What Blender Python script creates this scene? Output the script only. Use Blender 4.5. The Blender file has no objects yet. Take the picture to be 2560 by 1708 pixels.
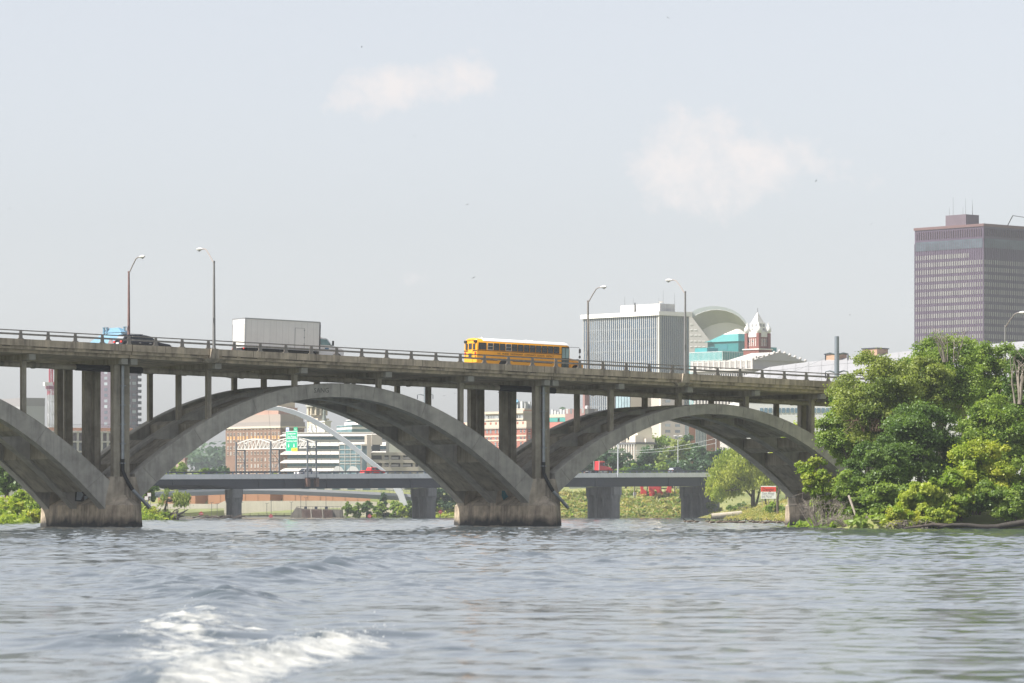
import bpy, math, random
import numpy as np
from mathutils import Vector, Matrix
R = math.radians
random.seed(7)
RNG = np.random.default_rng(7)
SC = bpy.context.scene
COL = SC.collection
# ------------------------------------------------------------------ camera
F = 9955.6            # focal length in photograph pixels (140 mm on 36 mm film)
CAMZ, HOR = 1.3, 1281.5
cam_d = bpy.data.cameras.new('camera'); cam = bpy.data.objects.new('camera', cam_d); COL.objects.link(cam)
cam.location = (0, 0, CAMZ); cam.rotation_euler = (R(90), 0, 0)
cam_d.lens = 140; cam_d.sensor_width = 36; cam_d.sensor_fit = 'HORIZONTAL'
cam_d.shift_y = (HOR - 854) / 2560
cam_d.clip_start = .5; cam_d.clip_end = 9000
cam_d.dof.use_dof = True; cam_d.dof.focus_distance = 365; cam_d.dof.aperture_fstop = 5.0
SC.camera = cam
# ------------------------------------------------------------------ light
SUN = Vector((-.62, -.20, .766)).normalized()
sun_el = math.asin(SUN.z); sun_az = math.atan2(SUN.x, SUN.y)
sun_d = bpy.data.lights.new('sun', 'SUN'); sun = bpy.data.objects.new('sun', sun_d); COL.objects.link(sun)
sun.location = (-60, -40, 200)
sun.rotation_euler = (-SUN).to_track_quat('-Z', 'Y').to_euler()
sun_d.energy = 4.8; sun_d.angle = R(.5); sun_d.color = (1, .95, .87)
SC.view_settings.view_transform = 'Standard'; SC.view_settings.look = 'None'
SC.view_settings.gamma = 1; SC.view_settings.exposure = .92
w = bpy.data.worlds.new('World'); SC.world = w; w.use_nodes = True
nt = w.node_tree; nt.nodes.clear()
def wn(t, **k):
    n = nt.nodes.new(t)
    for a, b in k.items(): setattr(n, a, b)
    return n
wl = nt.links.new
wo = wn('ShaderNodeOutputWorld'); wb = wn('ShaderNodeBackground'); wl(wb.outputs[0], wo.inputs[0])
sky = wn('ShaderNodeTexSky', sky_type='NISHITA', sun_disc=False, sun_elevation=sun_el, sun_rotation=sun_az % (2*math.pi),
         air_density=1.0, dust_density=1.7, ozone_density=1.0, altitude=200)
hs = wn('ShaderNodeHueSaturation'); hs.inputs['Saturation'].default_value = .29
tn = wn('ShaderNodeMix', data_type='RGBA', blend_type='MULTIPLY'); tn.inputs[0].default_value = 1; tn.inputs[7].default_value = (.992, .992, 1.03, 1)
wl(sky.outputs[0], hs.inputs['Color']); wl(hs.outputs[0], tn.inputs[6])
# thin clouds: direction (x/y, z/y) masks with fractal noise
tc = wn('ShaderNodeTexCoord'); sx = wn('ShaderNodeSeparateXYZ'); wl(tc.outputs['Generated'], sx.inputs[0])
def wm(op, a, b=None):
    n = wn('ShaderNodeMath', operation=op)
    for i, v in enumerate((a, b)):
        if v is None: continue
        if isinstance(v, (int, float)): n.inputs[i].default_value = v
        else: wl(v, n.inputs[i])
    return n.outputs[0]
yy = wm('MAXIMUM', sx.outputs[1], .05)
cx, cz = wm('DIVIDE', sx.outputs[0], yy), wm('DIVIDE', sx.outputs[2], yy)
cv = wn('ShaderNodeCombineXYZ'); wl(cx, cv.inputs[0]); wl(cz, cv.inputs[1])
ns = wn('ShaderNodeTexNoise'); ns.inputs['Scale'].default_value = 62; ns.inputs['Detail'].default_value = 10; ns.inputs['Roughness'].default_value = .66
wl(cv.outputs[0], ns.inputs['Vector'])
tot = None
for px, py, rx, ry, k in [(1090, 190, 190, 80, .85), (920, 245, 190, 70, .6), (1740, 350, 190, 110, .75), (1900, 440, 260, 110, .7),
                          (1650, 480, 160, 90, .35), (1080, 700, 120, 60, .35), (2300, 640, 240, 110, .25), (300, 780, 320, 70, .25)]:
    a = wm('DIVIDE', wm('SUBTRACT', cx, (px-1280)/F), rx/F); b = wm('DIVIDE', wm('SUBTRACT', cz, (HOR-py)/F), ry/F)
    d = wm('ADD', wm('MULTIPLY', a, a), wm('MULTIPLY', b, b))
    g = wm('MULTIPLY', wm('POWER', 2.718, wm('MULTIPLY', d, -1.0)), k)
    tot = g if tot is None else wm('ADD', tot, g)
dens = wm('MULTIPLY', wm('SUBTRACT', wm('ADD', wm('MULTIPLY', tot, .62), wm('MULTIPLY', ns.outputs[0], 1.6)), 1.12), 2.4)
ck = wn('ShaderNodeMath', operation='MULTIPLY', use_clamp=True); wl(dens, ck.inputs[0]); ck.inputs[1].default_value = 1.0
mx = wn('ShaderNodeMix', data_type='RGBA'); mx.inputs[7].default_value = (5.7, 5.35, 5.25, 1)
wl(wm('MULTIPLY', ck.outputs[0], .82), mx.inputs[0]); wl(tn.outputs[2], mx.inputs[6]); wl(mx.outputs[2], wb.inputs[0])
wb.inputs[1].default_value = .0855
# ------------------------------------------------------------------ helpers
def P(px, py, Y):
    return Vector(((px-1280)/F*Y, Y, CAMZ+(HOR-py)/F*Y))
def XZ(px, py, Y): v = P(px, py, Y); return v.x, v.z
MATS = {}
def mat(name, col, rough=.6, metal=0, var=.0, scale=1.0, bump=0, bscale=8, streak=0, spec=.5, alt=None, emit=0):
    """principled surface whose colour wanders between col and alt by fractal noise, with optional vertical run-off streaks"""
    if name in MATS: return MATS[name]
    m = bpy.data.materials.new(name); m.use_nodes = True; t = m.node_tree; p = t.nodes['Principled BSDF']
    p.inputs['Roughness'].default_value = rough; p.inputs['Metallic'].default_value = metal
    p.inputs['Specular IOR Level'].default_value = spec
    p.inputs['Base Color'].default_value = (*col, 1)
    L = t.links.new
    if var or streak or bump:
        co = t.nodes.new('ShaderNodeTexCoord')
    out = None
    if var:
        n = t.nodes.new('ShaderNodeTexNoise'); n.inputs['Scale'].default_value = scale; n.inputs['Detail'].default_value = 6; n.inputs['Roughness'].default_value = .62
        L(co.outputs['Object'], n.inputs['Vector'])
        r = t.nodes.new('ShaderNodeValToRGB'); e = r.color_ramp.elements; e[0].position = .33; e[1].position = .68
        a = alt or tuple(c*(1+var) for c in col)
        e[0].color = (*[c*(1-var) for c in col], 1); e[1].color = (*a, 1)
        L(n.outputs[0], r.inputs[0]); out = r.outputs[0]
    if streak:
        mp = t.nodes.new('ShaderNodeMapping'); mp.inputs['Scale'].default_value = (1.5, 1.5, .12)
        L(co.outputs['Object'], mp.inputs[0])
        n = t.nodes.new('ShaderNodeTexNoise'); n.inputs['Scale'].default_value = 1.3; n.inputs['Detail'].default_value = 5; n.inputs['Roughness'].default_value = .65
        L(mp.outputs[0], n.inputs['Vector'])
        r = t.nodes.new('ShaderNodeValToRGB'); e = r.color_ramp.elements; e[0].position = .46; e[1].position = .7
        e[0].color = (1, 1, 1, 1); e[1].color = (1-streak, 1-streak, 1-streak*.95, 1)
        L(n.outputs[0], r.inputs[0])
        mm = t.nodes.new('ShaderNodeMix'); mm.data_type = 'RGBA'; mm.blend_type = 'MULTIPLY'; mm.inputs[0].default_value = 1
        if out is None: mm.inputs[6].default_value = (*col, 1)
        else: L(out, mm.inputs[6])
        L(r.outputs[0], mm.inputs[7]); out = mm.outputs[2]
    if out is not None: L(out, p.inputs['Base Color'])
    if bump:
        n = t.nodes.new('ShaderNodeTexNoise'); n.inputs['Scale'].default_value = bscale; n.inputs['Detail'].default_value = 4
        L(co.outputs['Object'], n.inputs['Vector'])
        b = t.nodes.new('ShaderNodeBump'); b.inputs['Strength'].default_value = bump; b.inputs['Distance'].default_value = .05
        L(n.outputs[0], b.inputs['Height']); L(b.outputs[0], p.inputs['Normal'])
    MATS[name] = m
    return m
def glass(name, col, rough=.08, var=.3, scale=.4):
    return mat(name, col, rough, 0, var, scale, spec=.8)

class MB:
    """collects boxes, prisms, tubes and sheets into ONE mesh"""
    def __init__(s): s.v = []; s.f = []; s.m = []; s.k = 0
    def add(s, vs, fs):
        b = len(s.v); s.v += [tuple(v) for v in vs]; s.f += [tuple(i+b for i in f) for f in fs]; s.m += [s.k]*len(fs); return s
    def box(s, x0, x1, y0, y1, z0, z1, tx=0, ty=0):   # tx, ty: taper of the top
        vs = [(x0, y0, z0), (x1, y0, z0), (x1, y1, z0), (x0, y1, z0), (x0+tx, y0+ty, z1), (x1-tx, y0+ty, z1), (x1-tx, y1-ty, z1), (x0+tx, y1-ty, z1)]
        return s.add(vs, [(3, 2, 1, 0), (4, 5, 6, 7), (0, 1, 5, 4), (1, 2, 6, 5), (2, 3, 7, 6), (3, 0, 4, 7)])
    def hexa(s, a, b):                                # two matching rings a (bottom) and b (top)
        n = len(a); vs = list(a)+list(b)
        fs = [tuple(range(n))[::-1], tuple(range(n, 2*n))]+[(i, (i+1) % n, n+(i+1) % n, n+i) for i in range(n)]
        return s.add(vs, fs)
    def prism(s, poly, h0, h1, axis='z', sc=1, cen=(0, 0)):
        def mp(p, h):
            if axis == 'z': return (p[0], p[1], h)
            if axis == 'y': return (p[0], h, p[1])
            return (h, p[0], p[1])
        q = [((p[0]-cen[0])*sc+cen[0], (p[1]-cen[1])*sc+cen[1]) for p in poly]
        return s.hexa([mp(p, h0) for p in poly], [mp(p, h1) for p in q])
    def tube(s, pts, r, n=8, caps=True):
        pts = [Vector(p) for p in pts]; rs = r if isinstance(r, (list, tuple)) else [r]*len(pts)
        vs = []
        up = Vector((0, 0, 1))
        for i, p in enumerate(pts):
            d = (pts[min(i+1, len(pts)-1)]-pts[max(i-1, 0)]).normalized()
            a = d.cross(up if abs(d.z) < .95 else Vector((1, 0, 0))).normalized(); b = a.cross(d)
            for k in range(n):
                t = 2*math.pi*k/n; vs.append(p+(a*math.cos(t)+b*math.sin(t))*rs[i])
        fs = []
        for i in range(len(pts)-1):
            for k in range(n):
                fs.append((i*n+k, i*n+(k+1) % n, (i+1)*n+(k+1) % n, (i+1)*n+k))
        if caps: fs += [tuple(range(n))[::-1], tuple(range((len(pts)-1)*n, len(pts)*n))]
        return s.add(vs, fs)
    def bar(s, a, b, w, h=None):                      # square bar between two points
        a, b = Vector(a), Vector(b); h = h or w
        d = (b-a).normalized(); x = d.cross(Vector((0, 0, 1)) if abs(d.z) < .95 else Vector((1, 0, 0))).normalized(); y = x.cross(d)
        r = [x*w/2+y*h/2, -x*w/2+y*h/2, -x*w/2-y*h/2, x*w/2-y*h/2]
        return s.hexa([a+q for q in r], [b+q for q in r])
    def lathe(s, prof, c=(0, 0, 0), n=16, axis='z'):  # prof: (radius, height)
        vs = []
        for r, h in prof:
            for k in range(n):
                t = 2*math.pi*k/n; x, y = r*math.cos(t), r*math.sin(t)
                v = (x, y, h) if axis == 'z' else ((x, h, y) if axis == 'y' else (h, x, y))
                vs.append((v[0]+c[0], v[1]+c[1], v[2]+c[2]))
        fs = [(i*n+k, i*n+(k+1) % n, (i+1)*n+(k+1) % n, (i+1)*n+k) for i in range(len(prof)-1) for k in range(n)]
        fs += [tuple(range(n))[::-1], tuple(range((len(prof)-1)*n, len(prof)*n))]
        return s.add(vs, fs)
    def quad(s, a, b, c, d): return s.add([a, b, c, d], [(0, 1, 2, 3)])
    def loft(s, rings, close=True):
        n = len(rings[0]); vs = [v for r in rings for v in r]
        fs = [(i*n+k, i*n+(k+1) % n, (i+1)*n+(k+1) % n, (i+1)*n+k) for i in range(len(rings)-1) for k in range(n)]
        if close: fs += [tuple(range(n))[::-1], tuple(range((len(rings)-1)*n, len(rings)*n))]
        return s.add(vs, fs)
    def build(s, name, mats, parent=None, smooth=False, bevel=0, loc=None):
        me = bpy.data.meshes.new(name); me.from_pydata(s.v, [], s.f)
        ms = mats if isinstance(mats, (list, tuple)) else [mats]
        for m in ms: me.materials.append(m)
        if len(ms) > 1: me.polygons.foreach_set('material_index', s.m)
        import bmesh
        bm = bmesh.new(); bm.from_mesh(me); bmesh.ops.recalc_face_normals(bm, faces=bm.faces); bm.to_mesh(me); bm.free()
        if smooth:
            me.polygons.foreach_set('use_smooth', [True]*len(me.polygons))
            try: me.set_sharp_from_angle(angle=R(38))
            except Exception: pass
        o = bpy.data.objects.new(name, me); COL.objects.link(o)
        if loc is not None: o.location = loc
        if parent is not None: o.parent = parent
        if bevel:
            b = o.modifiers.new('bevel', 'BEVEL'); b.width = bevel; b.segments = 2; b.limit_method = 'ANGLE'; b.angle_limit = R(40)
        return o
def tag(o, label=None, cat=None, group=None, kind=None):
    if label: o['label'] = label
    if cat: o['category'] = cat
    if group: o['group'] = group
    if kind: o['kind'] = kind
    return o
def empty(name, loc, rz=0, label=None, cat=None, group=None, rot=None):
    o = bpy.data.objects.new(name, None); COL.objects.link(o); o.location = loc; o.empty_display_size = .5
    o.rotation_euler = rot or (0, 0, rz)
    return tag(o, label, cat, group)
def dup(o, parent=None):
    c = o.copy(); COL.objects.link(c)
    if parent is not None: c.parent = parent
    for ch in list(o.children): dup(ch, c)
    return c
def text(txt, size, material, parent, name, M, align='CENTER', thick=.004, xs=1):
    """lettering as a thin mesh; M places the text plane (x right, y up, z out)"""
    cu = bpy.data.curves.new('lettering', 'FONT'); cu.body = txt; cu.size = size; cu.align_x = align; cu.align_y = 'CENTER'
    cu.extrude = thick; cu.resolution_u = 2; cu.space_line = 1.0
    t = bpy.data.objects.new('lettering', cu); COL.objects.link(t)
    dg = bpy.context.evaluated_depsgraph_get(); me = bpy.data.meshes.new_from_object(t.evaluated_get(dg))
    bpy.data.objects.remove(t); bpy.data.curves.remove(cu)
    me.name = name; me.materials.clear(); me.materials.append(material)
    me.transform(Matrix.Diagonal((xs, 1, 1, 1))); me.transform(M)
    o = bpy.data.objects.new(name, me); COL.objects.link(o)
    if parent is not None: o.parent = parent
    return o
def plane_M(o, x, y):                                  # matrix from origin, right and up vectors
    x = Vector(x).normalized(); y = Vector(y).normalized(); z = x.cross(y)
    return Matrix(((x.x, y.x, z.x, o[0]), (x.y, y.y, z.y, o[1]), (x.z, y.z, z.z, o[2]), (0, 0, 0, 1)))
def fast_mesh(name, verts, quads, mats, smooth=False):
    me = bpy.data.meshes.new(name); nq = len(quads)
    me.vertices.add(len(verts)); me.vertices.foreach_set('co', np.asarray(verts, np.float32).ravel())
    me.loops.add(nq*4); me.loops.foreach_set('vertex_index', np.asarray(quads, np.int32).ravel())
    me.polygons.add(nq); me.polygons.foreach_set('loop_start', np.arange(0, nq*4, 4, dtype=np.int32))
    try: me.polygons.foreach_set('loop_total', np.full(nq, 4, np.int32))
    except Exception: pass
    for m in (mats if isinstance(mats, (list, tuple)) else [mats]): me.materials.append(m)
    if smooth: me.polygons.foreach_set('use_smooth', np.ones(nq, bool))
    me.update(calc_edges=True); me.validate()
    return me
# ------------------------------------------------------------------ river
def tile(n, size, lo, hi, ang, spread, seed, expo):
    g = np.random.default_rng(seed); k = np.fft.fftfreq(n, size/n)
    KX, KY = np.meshgrid(k, k, indexing='ij'); K = np.hypot(KX, KY)+1e-9; lam = 1/K
    dirw = np.exp(-((np.abs(np.cos(np.arctan2(KY, KX)-ang))-1)/spread)**2)
    A = np.where((lam > lo) & (lam < hi), lam**expo, 0)*dirw
    h = np.fft.ifft2(A*np.exp(2j*np.pi*g.random((n, n)))).real
    return h/h.std()
def samp(T, size, x, y):
    n = T.shape[0]; u = (x/size*n) % n; v = (y/size*n) % n
    i = np.floor(u).astype(int); j = np.floor(v).astype(int); fu = u-i; fv = v-j; i %= n; j %= n; i2 = (i+1) % n; j2 = (j+1) % n
    return T[i, j]*(1-fu)*(1-fv)+T[i2, j]*fu*(1-fv)+T[i, j2]*(1-fu)*fv+T[i2, j2]*fu*fv
def foam_noise(x, y): return samp(T3, 9.0, x, y)
T1 = tile(768, 46., .38, 5., R(78), .8, 1, 1.35)
T2 = tile(512, 13., .16, 2.0, R(100), 1.1, 2, 1.5)
T3 = tile(512, 9., .1, 3., 0, 9, 3, 1.2)
T4 = tile(256, 160., 9., 60., R(60), .5, 5, 1.3)
def seg_dist(x, y, a, b):
    ax, ay = a; bx, by = b; dx, dy = bx-ax, by-ay; L = math.hypot(dx, dy)
    t = ((x-ax)*dx+(y-ay)*dy)/L/L; n = ((x-ax)*-dy+(y-ay)*dx)/L
    return t, n
def W(px, py):
    Y = CAMZ*F/(py-HOR); return ((px-1280)/F*Y, Y)
def river_height(x, y):
    fade = 1+3.6*np.clip((y-45)/150, 0, 1)
    gust = np.clip(1.0+.32*samp(T4, 160., x*1.9+31, y*1.1), .8, 1.7)
    h = .0066*samp(T1, 46., x, y)*fade*gust+.0032*gust*samp(T2, 13., x, y)*np.clip((160-y)/120, 0, 1)+.018*samp(T4, 160., x, y)
    foam = np.zeros_like(x)
    wob = .10*samp(T1, 46., x*1.3+7, y*1.3)+.18*samp(T4, 160., x*2, y*2)
    # breaking crest nearest the boat, then the trailing trough and the diverging crests of the wake
    for a, b, amp, wid, fo, ext in [(W(430, 1722), W(880, 1582), .10, .40, .86, (-.25, 1.0)), (W(350, 1600), W(650, 1480), .075, .6, .42, (-.3, 1.1)),
                                    (W(640, 1450), W(1010, 1398), .15, 1.0, .0, (-.2, 1.25)), (W(1010, 1420), W(1330, 1388), .1, .9, .0, (-.1, 1.2)),
                                    (W(560, 1500), W(330, 1425), .08, .9, .0, (-.2, 1.3)),
                                    (W(700, 1500), W(1300, 1440), .06, 1.2, .0, (-.1, 1.5)), (W(1400, 1418), W(2400, 1405), .07, 1.4, .0, (-.3, 1.5))]:
        t, n = seg_dist(x, y, a, b); n = n+wob*wid
        e = np.clip((t-ext[0])/.22, 0, 1)*np.clip((ext[1]-t)/.22, 0, 1)
        prof = np.exp(-(n/wid)**2)-.45*np.exp(-((n+1.7*wid)/(1.1*wid))**2)
        h = h+amp*prof*e*(1+.25*samp(T2, 13., x*.7, y*.7))
        if fo:
            band = np.exp(-((n+wid*.75)/(wid*1.15))**2)
            foam = np.maximum(foam, fo*band*e*(.9+.15*foam_noise(x, y)))
    # churned water between the crests
    cxp, cyp = W(540, 1590)
    t, n = seg_dist(x, y, W(425, 1700), W(500, 1535))
    e = np.exp(-((t-.5)/.62)**4)*np.exp(-(n/.75)**2)
    foam = np.maximum(foam, e*(.60+.2*foam_noise(x*1.1+3, y*.6)))
    h = h+e*.008*foam_noise(x, y)
    t, n = seg_dist(x, y, W(560, 1560), W(720, 1640))
    e = np.exp(-((t-.5)/.6)**4)*np.exp(-(n/1.5)**2)
    foam = np.maximum(foam, e*(.40+.2*foam_noise(x*.9-4, y*.7)))
    h = h+np.clip(foam, 0, 1)*.012*(foam_noise(x*2.2, y*2.2))
    return h, np.clip(foam, 0, 1.3)
def build_river():
    ys = [13.5]
    while ys[-1] < 1035:
        y = ys[-1]; ys.append(y+max(.11, min(.11+(y-60)*.0042, 3.2)) if y > 60 else y+.11)
    ys = np.array(ys); nu = 440; u = np.linspace(-1, 1, nu); u = .55*u+.45*u**3
    X = u[None, :]*(.36*ys[:, None]+14); Y = np.repeat(ys[:, None], nu, 1)
    h, foam = river_height(X, Y)
    edge = np.clip((1-np.abs(np.linspace(-1, 1, nu)))*12, 0, 1)[None, :]
    Z = h*edge
    ny = len(ys); idx = np.arange(ny*nu).reshape(ny, nu)
    q = np.stack([idx[:-1, :-1], idx[:-1, 1:], idx[1:, 1:], idx[1:, :-1]], -1).reshape(-1, 4)
    me = fast_mesh('river', np.stack([X, Y, Z], -1).reshape(-1, 3), q, water_mat(), True)
    at = me.attributes.new('foam', 'FLOAT', 'POINT'); at.data.foreach_set('value', foam.ravel().astype(np.float32))
    o = bpy.data.objects.new('river', me); COL.objects.link(o)
    return tag(o, kind='structure')
def water_mat():
    m = bpy.data.materials.new('river water'); m.use_nodes = True; t = m.node_tree; p = t.nodes['Principled BSDF']; L = t.links.new
    p.inputs['Base Color'].default_value = (.062, .080, .092, 1); p.inputs['Roughness'].default_value = .08; p.inputs['IOR'].default_value = 1.42
    co = t.nodes.new('ShaderNodeNewGeometry'); mp = t.nodes.new('ShaderNodeMapping'); mp.inputs['Scale'].default_value = (1, .55, 1)
    L(co.outputs['Position'], mp.inputs[0])
    hsum = None
    for sc_, st in ((1.0, 1.0), (3.2, .5), (9.0, .22)):
        n = t.nodes.new('ShaderNodeTexNoise'); n.inputs['Scale'].default_value = sc_; n.inputs['Detail'].default_value = 3; L(mp.outputs[0], n.inputs['Vector'])
        k = t.nodes.new('ShaderNodeMath'); k.operation = 'MULTIPLY'; k.inputs[1].default_value = st; L(n.outputs[0], k.inputs[0])
        if hsum is None: hsum = k.outputs[0]
        else:
            a = t.nodes.new('ShaderNodeMath'); L(hsum, a.inputs[0]); L(k.outputs[0], a.inputs[1]); hsum = a.outputs[0]
    b = t.nodes.new('ShaderNodeBump'); b.inputs['Strength'].default_value = .13; b.inputs['Distance'].default_value = .06
    L(hsum, b.inputs['Height']); L(b.outputs[0], p.inputs['Normal'])
    f = t.nodes.new('ShaderNodeAttribute'); f.attribute_name = 'foam'
    fn = t.nodes.new('ShaderNodeTexNoise'); fn.inputs['Scale'].default_value = 3.6; fn.inputs['Detail'].default_value = 11; fn.inputs['Roughness'].default_value = .78
    fm = t.nodes.new('ShaderNodeMapping'); fm.inputs['Scale'].default_value = (1.5, .38, 1); fm.inputs['Rotation'].default_value = (0, 0, R(-9)); L(co.outputs['Position'], fm.inputs[0]); L(fm.outputs[0], fn.inputs['Vector'])
    a = t.nodes.new('ShaderNodeMath'); a.operation = 'ADD'; L(f.outputs['Fac'], a.inputs[0]); L(fn.outputs[0], a.inputs[1])
    r = t.nodes.new('ShaderNodeMapRange'); r.inputs[1].default_value = .90; r.inputs[2].default_value = 1.50; L(a.outputs[0], r.inputs[0])
    d = t.nodes.new('ShaderNodeBsdfPrincipled'); d.inputs['Base Color'].default_value = (.62, .62, .58, 1); d.inputs['Roughness'].default_value = .5
    d.inputs['Subsurface Weight'].default_value = 0
    ms = t.nodes.new('ShaderNodeMixShader'); L(r.outputs[0], ms.inputs[0]); L(p.outputs[0], ms.inputs[1]); L(d.outputs[0], ms.inputs[2])
    L(ms.outputs[0], t.nodes['Material Output'].inputs[0])
    return m
build_river()
# ------------------------------------------------------------------ ground: one sheet out to the hills, with the river bed cut in
XL = ([-100, 420, 470, 690, 735, 800, 1012, 1060], [-58, -57, -58.5, -60, -64, -86, -104, -140])
XR = ([-100, 305, 319, 323, 345, 400, 550, 890, 1000, 1060], [62, 60, 48, 27, 25, 31.5, 38, 43, 46, 60])
def ground_z(x, y):
    xl = np.interp(y, *XL); xr = np.interp(y, *XR)
    dl = xl-x; dr = x-xr; df = y-(1016-.05*(x+60))
    d = np.maximum(np.maximum(dl, dr), df)
    right = (dr >= dl) & (dr >= df)
    slope = np.where(right, np.where(y > 430, .24, .3), np.where(df > np.maximum(dl, dr), .16, .42))
    z = np.where(d < 0, np.maximum(d*.35, -3.2), d*slope)
    cap = np.where(right, np.where(y > 430, 4.2, 1.6), np.where(df > np.maximum(dl, dr), np.where(x < -24, np.where(y < 1054, .25, 6.0), 7.0), 3.2))
    cap = np.where((x < -24) & (y > 1012) & (y < 1054), np.minimum(cap, .25), cap)
    z = np.minimum(z, cap)+np.where(d > 0, .12*samp(T1, 46., x, y)*np.clip(d/6, 0, 1), 0)
    # beyond the embankment the city sits level, hills far behind
    z = z+np.clip((y-1040)/60, 0, 1)*2.0*(d > 0)
    z = z+np.clip((y-1950)/450, 0, 1)*(22+9*np.sin(x*.011+1)+6*np.sin(x*.027))
    return z
def build_ground():
    xs = np.unique(np.concatenate([np.linspace(-1500, -160, 34), np.arange(-160, 160.1, 2.5), np.linspace(160, 1500, 34)]))
    ys = np.unique(np.concatenate([np.arange(-100, 280, 20), np.arange(280, 1100, 4.), np.linspace(1100, 2200, 34), np.linspace(2230, 2900, 16)]))
    X, Y = np.meshgrid(xs, ys, indexing='xy'); Z = ground_z(X, Y)
    nx, ny = len(xs), len(ys); idx = np.arange(nx*ny).reshape(ny, nx)
    q = np.stack([idx[:-1, :-1], idx[:-1, 1:], idx[1:, 1:], idx[1:, :-1]], -1).reshape(-1, 4)
    m = mat('bank grass', (.14, .18, .05), .9, 0, .3, .12, .6, 1.2, alt=(.25, .25, .09))
    me = fast_mesh('ground', np.stack([X, Y, Z], -1).reshape(-1, 3), q, m, True)
    o = bpy.data.objects.new('ground', me); COL.objects.link(o); tag(o, kind='structure')
build_ground()
def gz(x, y): return float(ground_z(np.array([float(x)]), np.array([float(y)]))[0])
# ------------------------------------------------------------------ arch bridge
TH = R(30.4); D0 = 350.0; X0 = -980/F*D0
U = Vector((math.cos(TH), math.sin(TH), 0)); V = Vector((math.sin(TH), -math.cos(TH), 0))
BO = Vector((X0, D0, 0))
GR = -.0265                                            # road gradient
def ZT(u): return 15.955+GR*u                          # top of the parapet
def BW(u, v, z=0): p = BO+U*u+V*v; return Vector((p.x, p.y, z))
conc = mat('weathered concrete', (.31, .275, .21), .85, 0, .30, .55, .25, 14, .45)
conc_arch = mat('arch concrete', (.37, .348, .30), .85, 0, .2, .9, .3, 12, .28)
conc_dark = mat('stained deck concrete', (.45, .372, .272), .88, 0, .3, .7, .2, 14, .55)
conc_light = mat('pier concrete', (.40, .34, .26), .85, 0, .3, .8, .3, 9, .6)
conc_block = mat('clean block concrete', (.27, .26, .22), .85, 0, .15, 1.5, .1, 14)
iron = mat('railing metal', (.25, .225, .20), .55, .3, .25, 3)
galv = mat('galvanised steel', (.30, .32, .34), .45, .6, .15, 2)
black = mat('black rubber', (.012, .012, .013), .7)
asphalt = mat('asphalt', (.055, .054, .052), .9, 0, .2, .6)
bridge = empty('arch_bridge', BO, TH, 'weathered concrete arch bridge with rows of columns, crossing the river in the foreground', 'bridge')
# local x = along the road, local y = away from the camera (= -v)
JOINTS = [-46.0, 0.0, 43.05, 81.4, 128.0]
ARCHES = [dict(c=-22.0, z=13.45, k=.0218, zi=12.2, ki=.0258, a=-46.0, b=0.0), dict(c=21.3, z=13.0, k=.0204, zi=11.75, ki=.0238, a=0.0, b=43.05),
          dict(c=61.95, z=11.7, k=.0212, zi=10.72, ki=.0250, a=43.05, b=81.4)]
VS = [0.0, 6.1, 12.15]                                  # local y of the three ribs
def deck():
    prof = [(-2.6, 0), (-2.6, -.58), (-2.38, -.60), (-2.38, -.86), (-1.95, -.90), (-1.95, -1.16), (-1.2, -1.2), (13.35, -1.2), (14.1, -1.16), (14.1, -.9),
            (14.53, -.86), (14.53, -.6), (14.75, -.58), (14.75, 0), (14.35, 0), (14.35, -.32), (12.95, -.32), (12.95, -.5), (-.8, -.5), (-.8, -.32), (-2.2, -.32), (-2.2, 0)]
    for a, b in zip(JOINTS[:-1], JOINTS[1:]):
        m = MB(); n = 10; rings = []
        for i in range(n+1):
            u = a+.04+(b-a-.08)*i/n; rings.append([(u, y, ZT(u)+z) for y, z in prof])
        m.loft(rings).build('deck', conc_dark, bridge)
    m = MB(); m.k = 0
    rings = [[(u, y, ZT(u)+z) for y, z in ((-.79, -.496), (12.94, -.496), (12.94, -.48), (-.79, -.48))] for u in np.linspace(-46, 128, 30)]
    m.loft(rings).build('road_surface', asphalt, bridge)
    # dark strips painted as shade of the cornice recesses and slab-edge joints
    cm = mat('painted cornice shade', (.05, .045, .04), .95, 0, .4, 2)
    for a, b in zip(JOINTS[:-1], JOINTS[1:]):
        u = a+.6
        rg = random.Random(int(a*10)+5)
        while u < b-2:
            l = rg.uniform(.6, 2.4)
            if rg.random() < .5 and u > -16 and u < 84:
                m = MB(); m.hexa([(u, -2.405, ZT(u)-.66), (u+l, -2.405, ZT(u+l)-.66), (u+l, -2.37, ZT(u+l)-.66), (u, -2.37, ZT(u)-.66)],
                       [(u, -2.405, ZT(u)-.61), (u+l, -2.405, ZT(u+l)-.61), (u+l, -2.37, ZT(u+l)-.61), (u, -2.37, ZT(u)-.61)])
                m.build('shade_strip', cm, bridge)
            u += l+rg.uniform(.1, .6)
deck()
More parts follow.
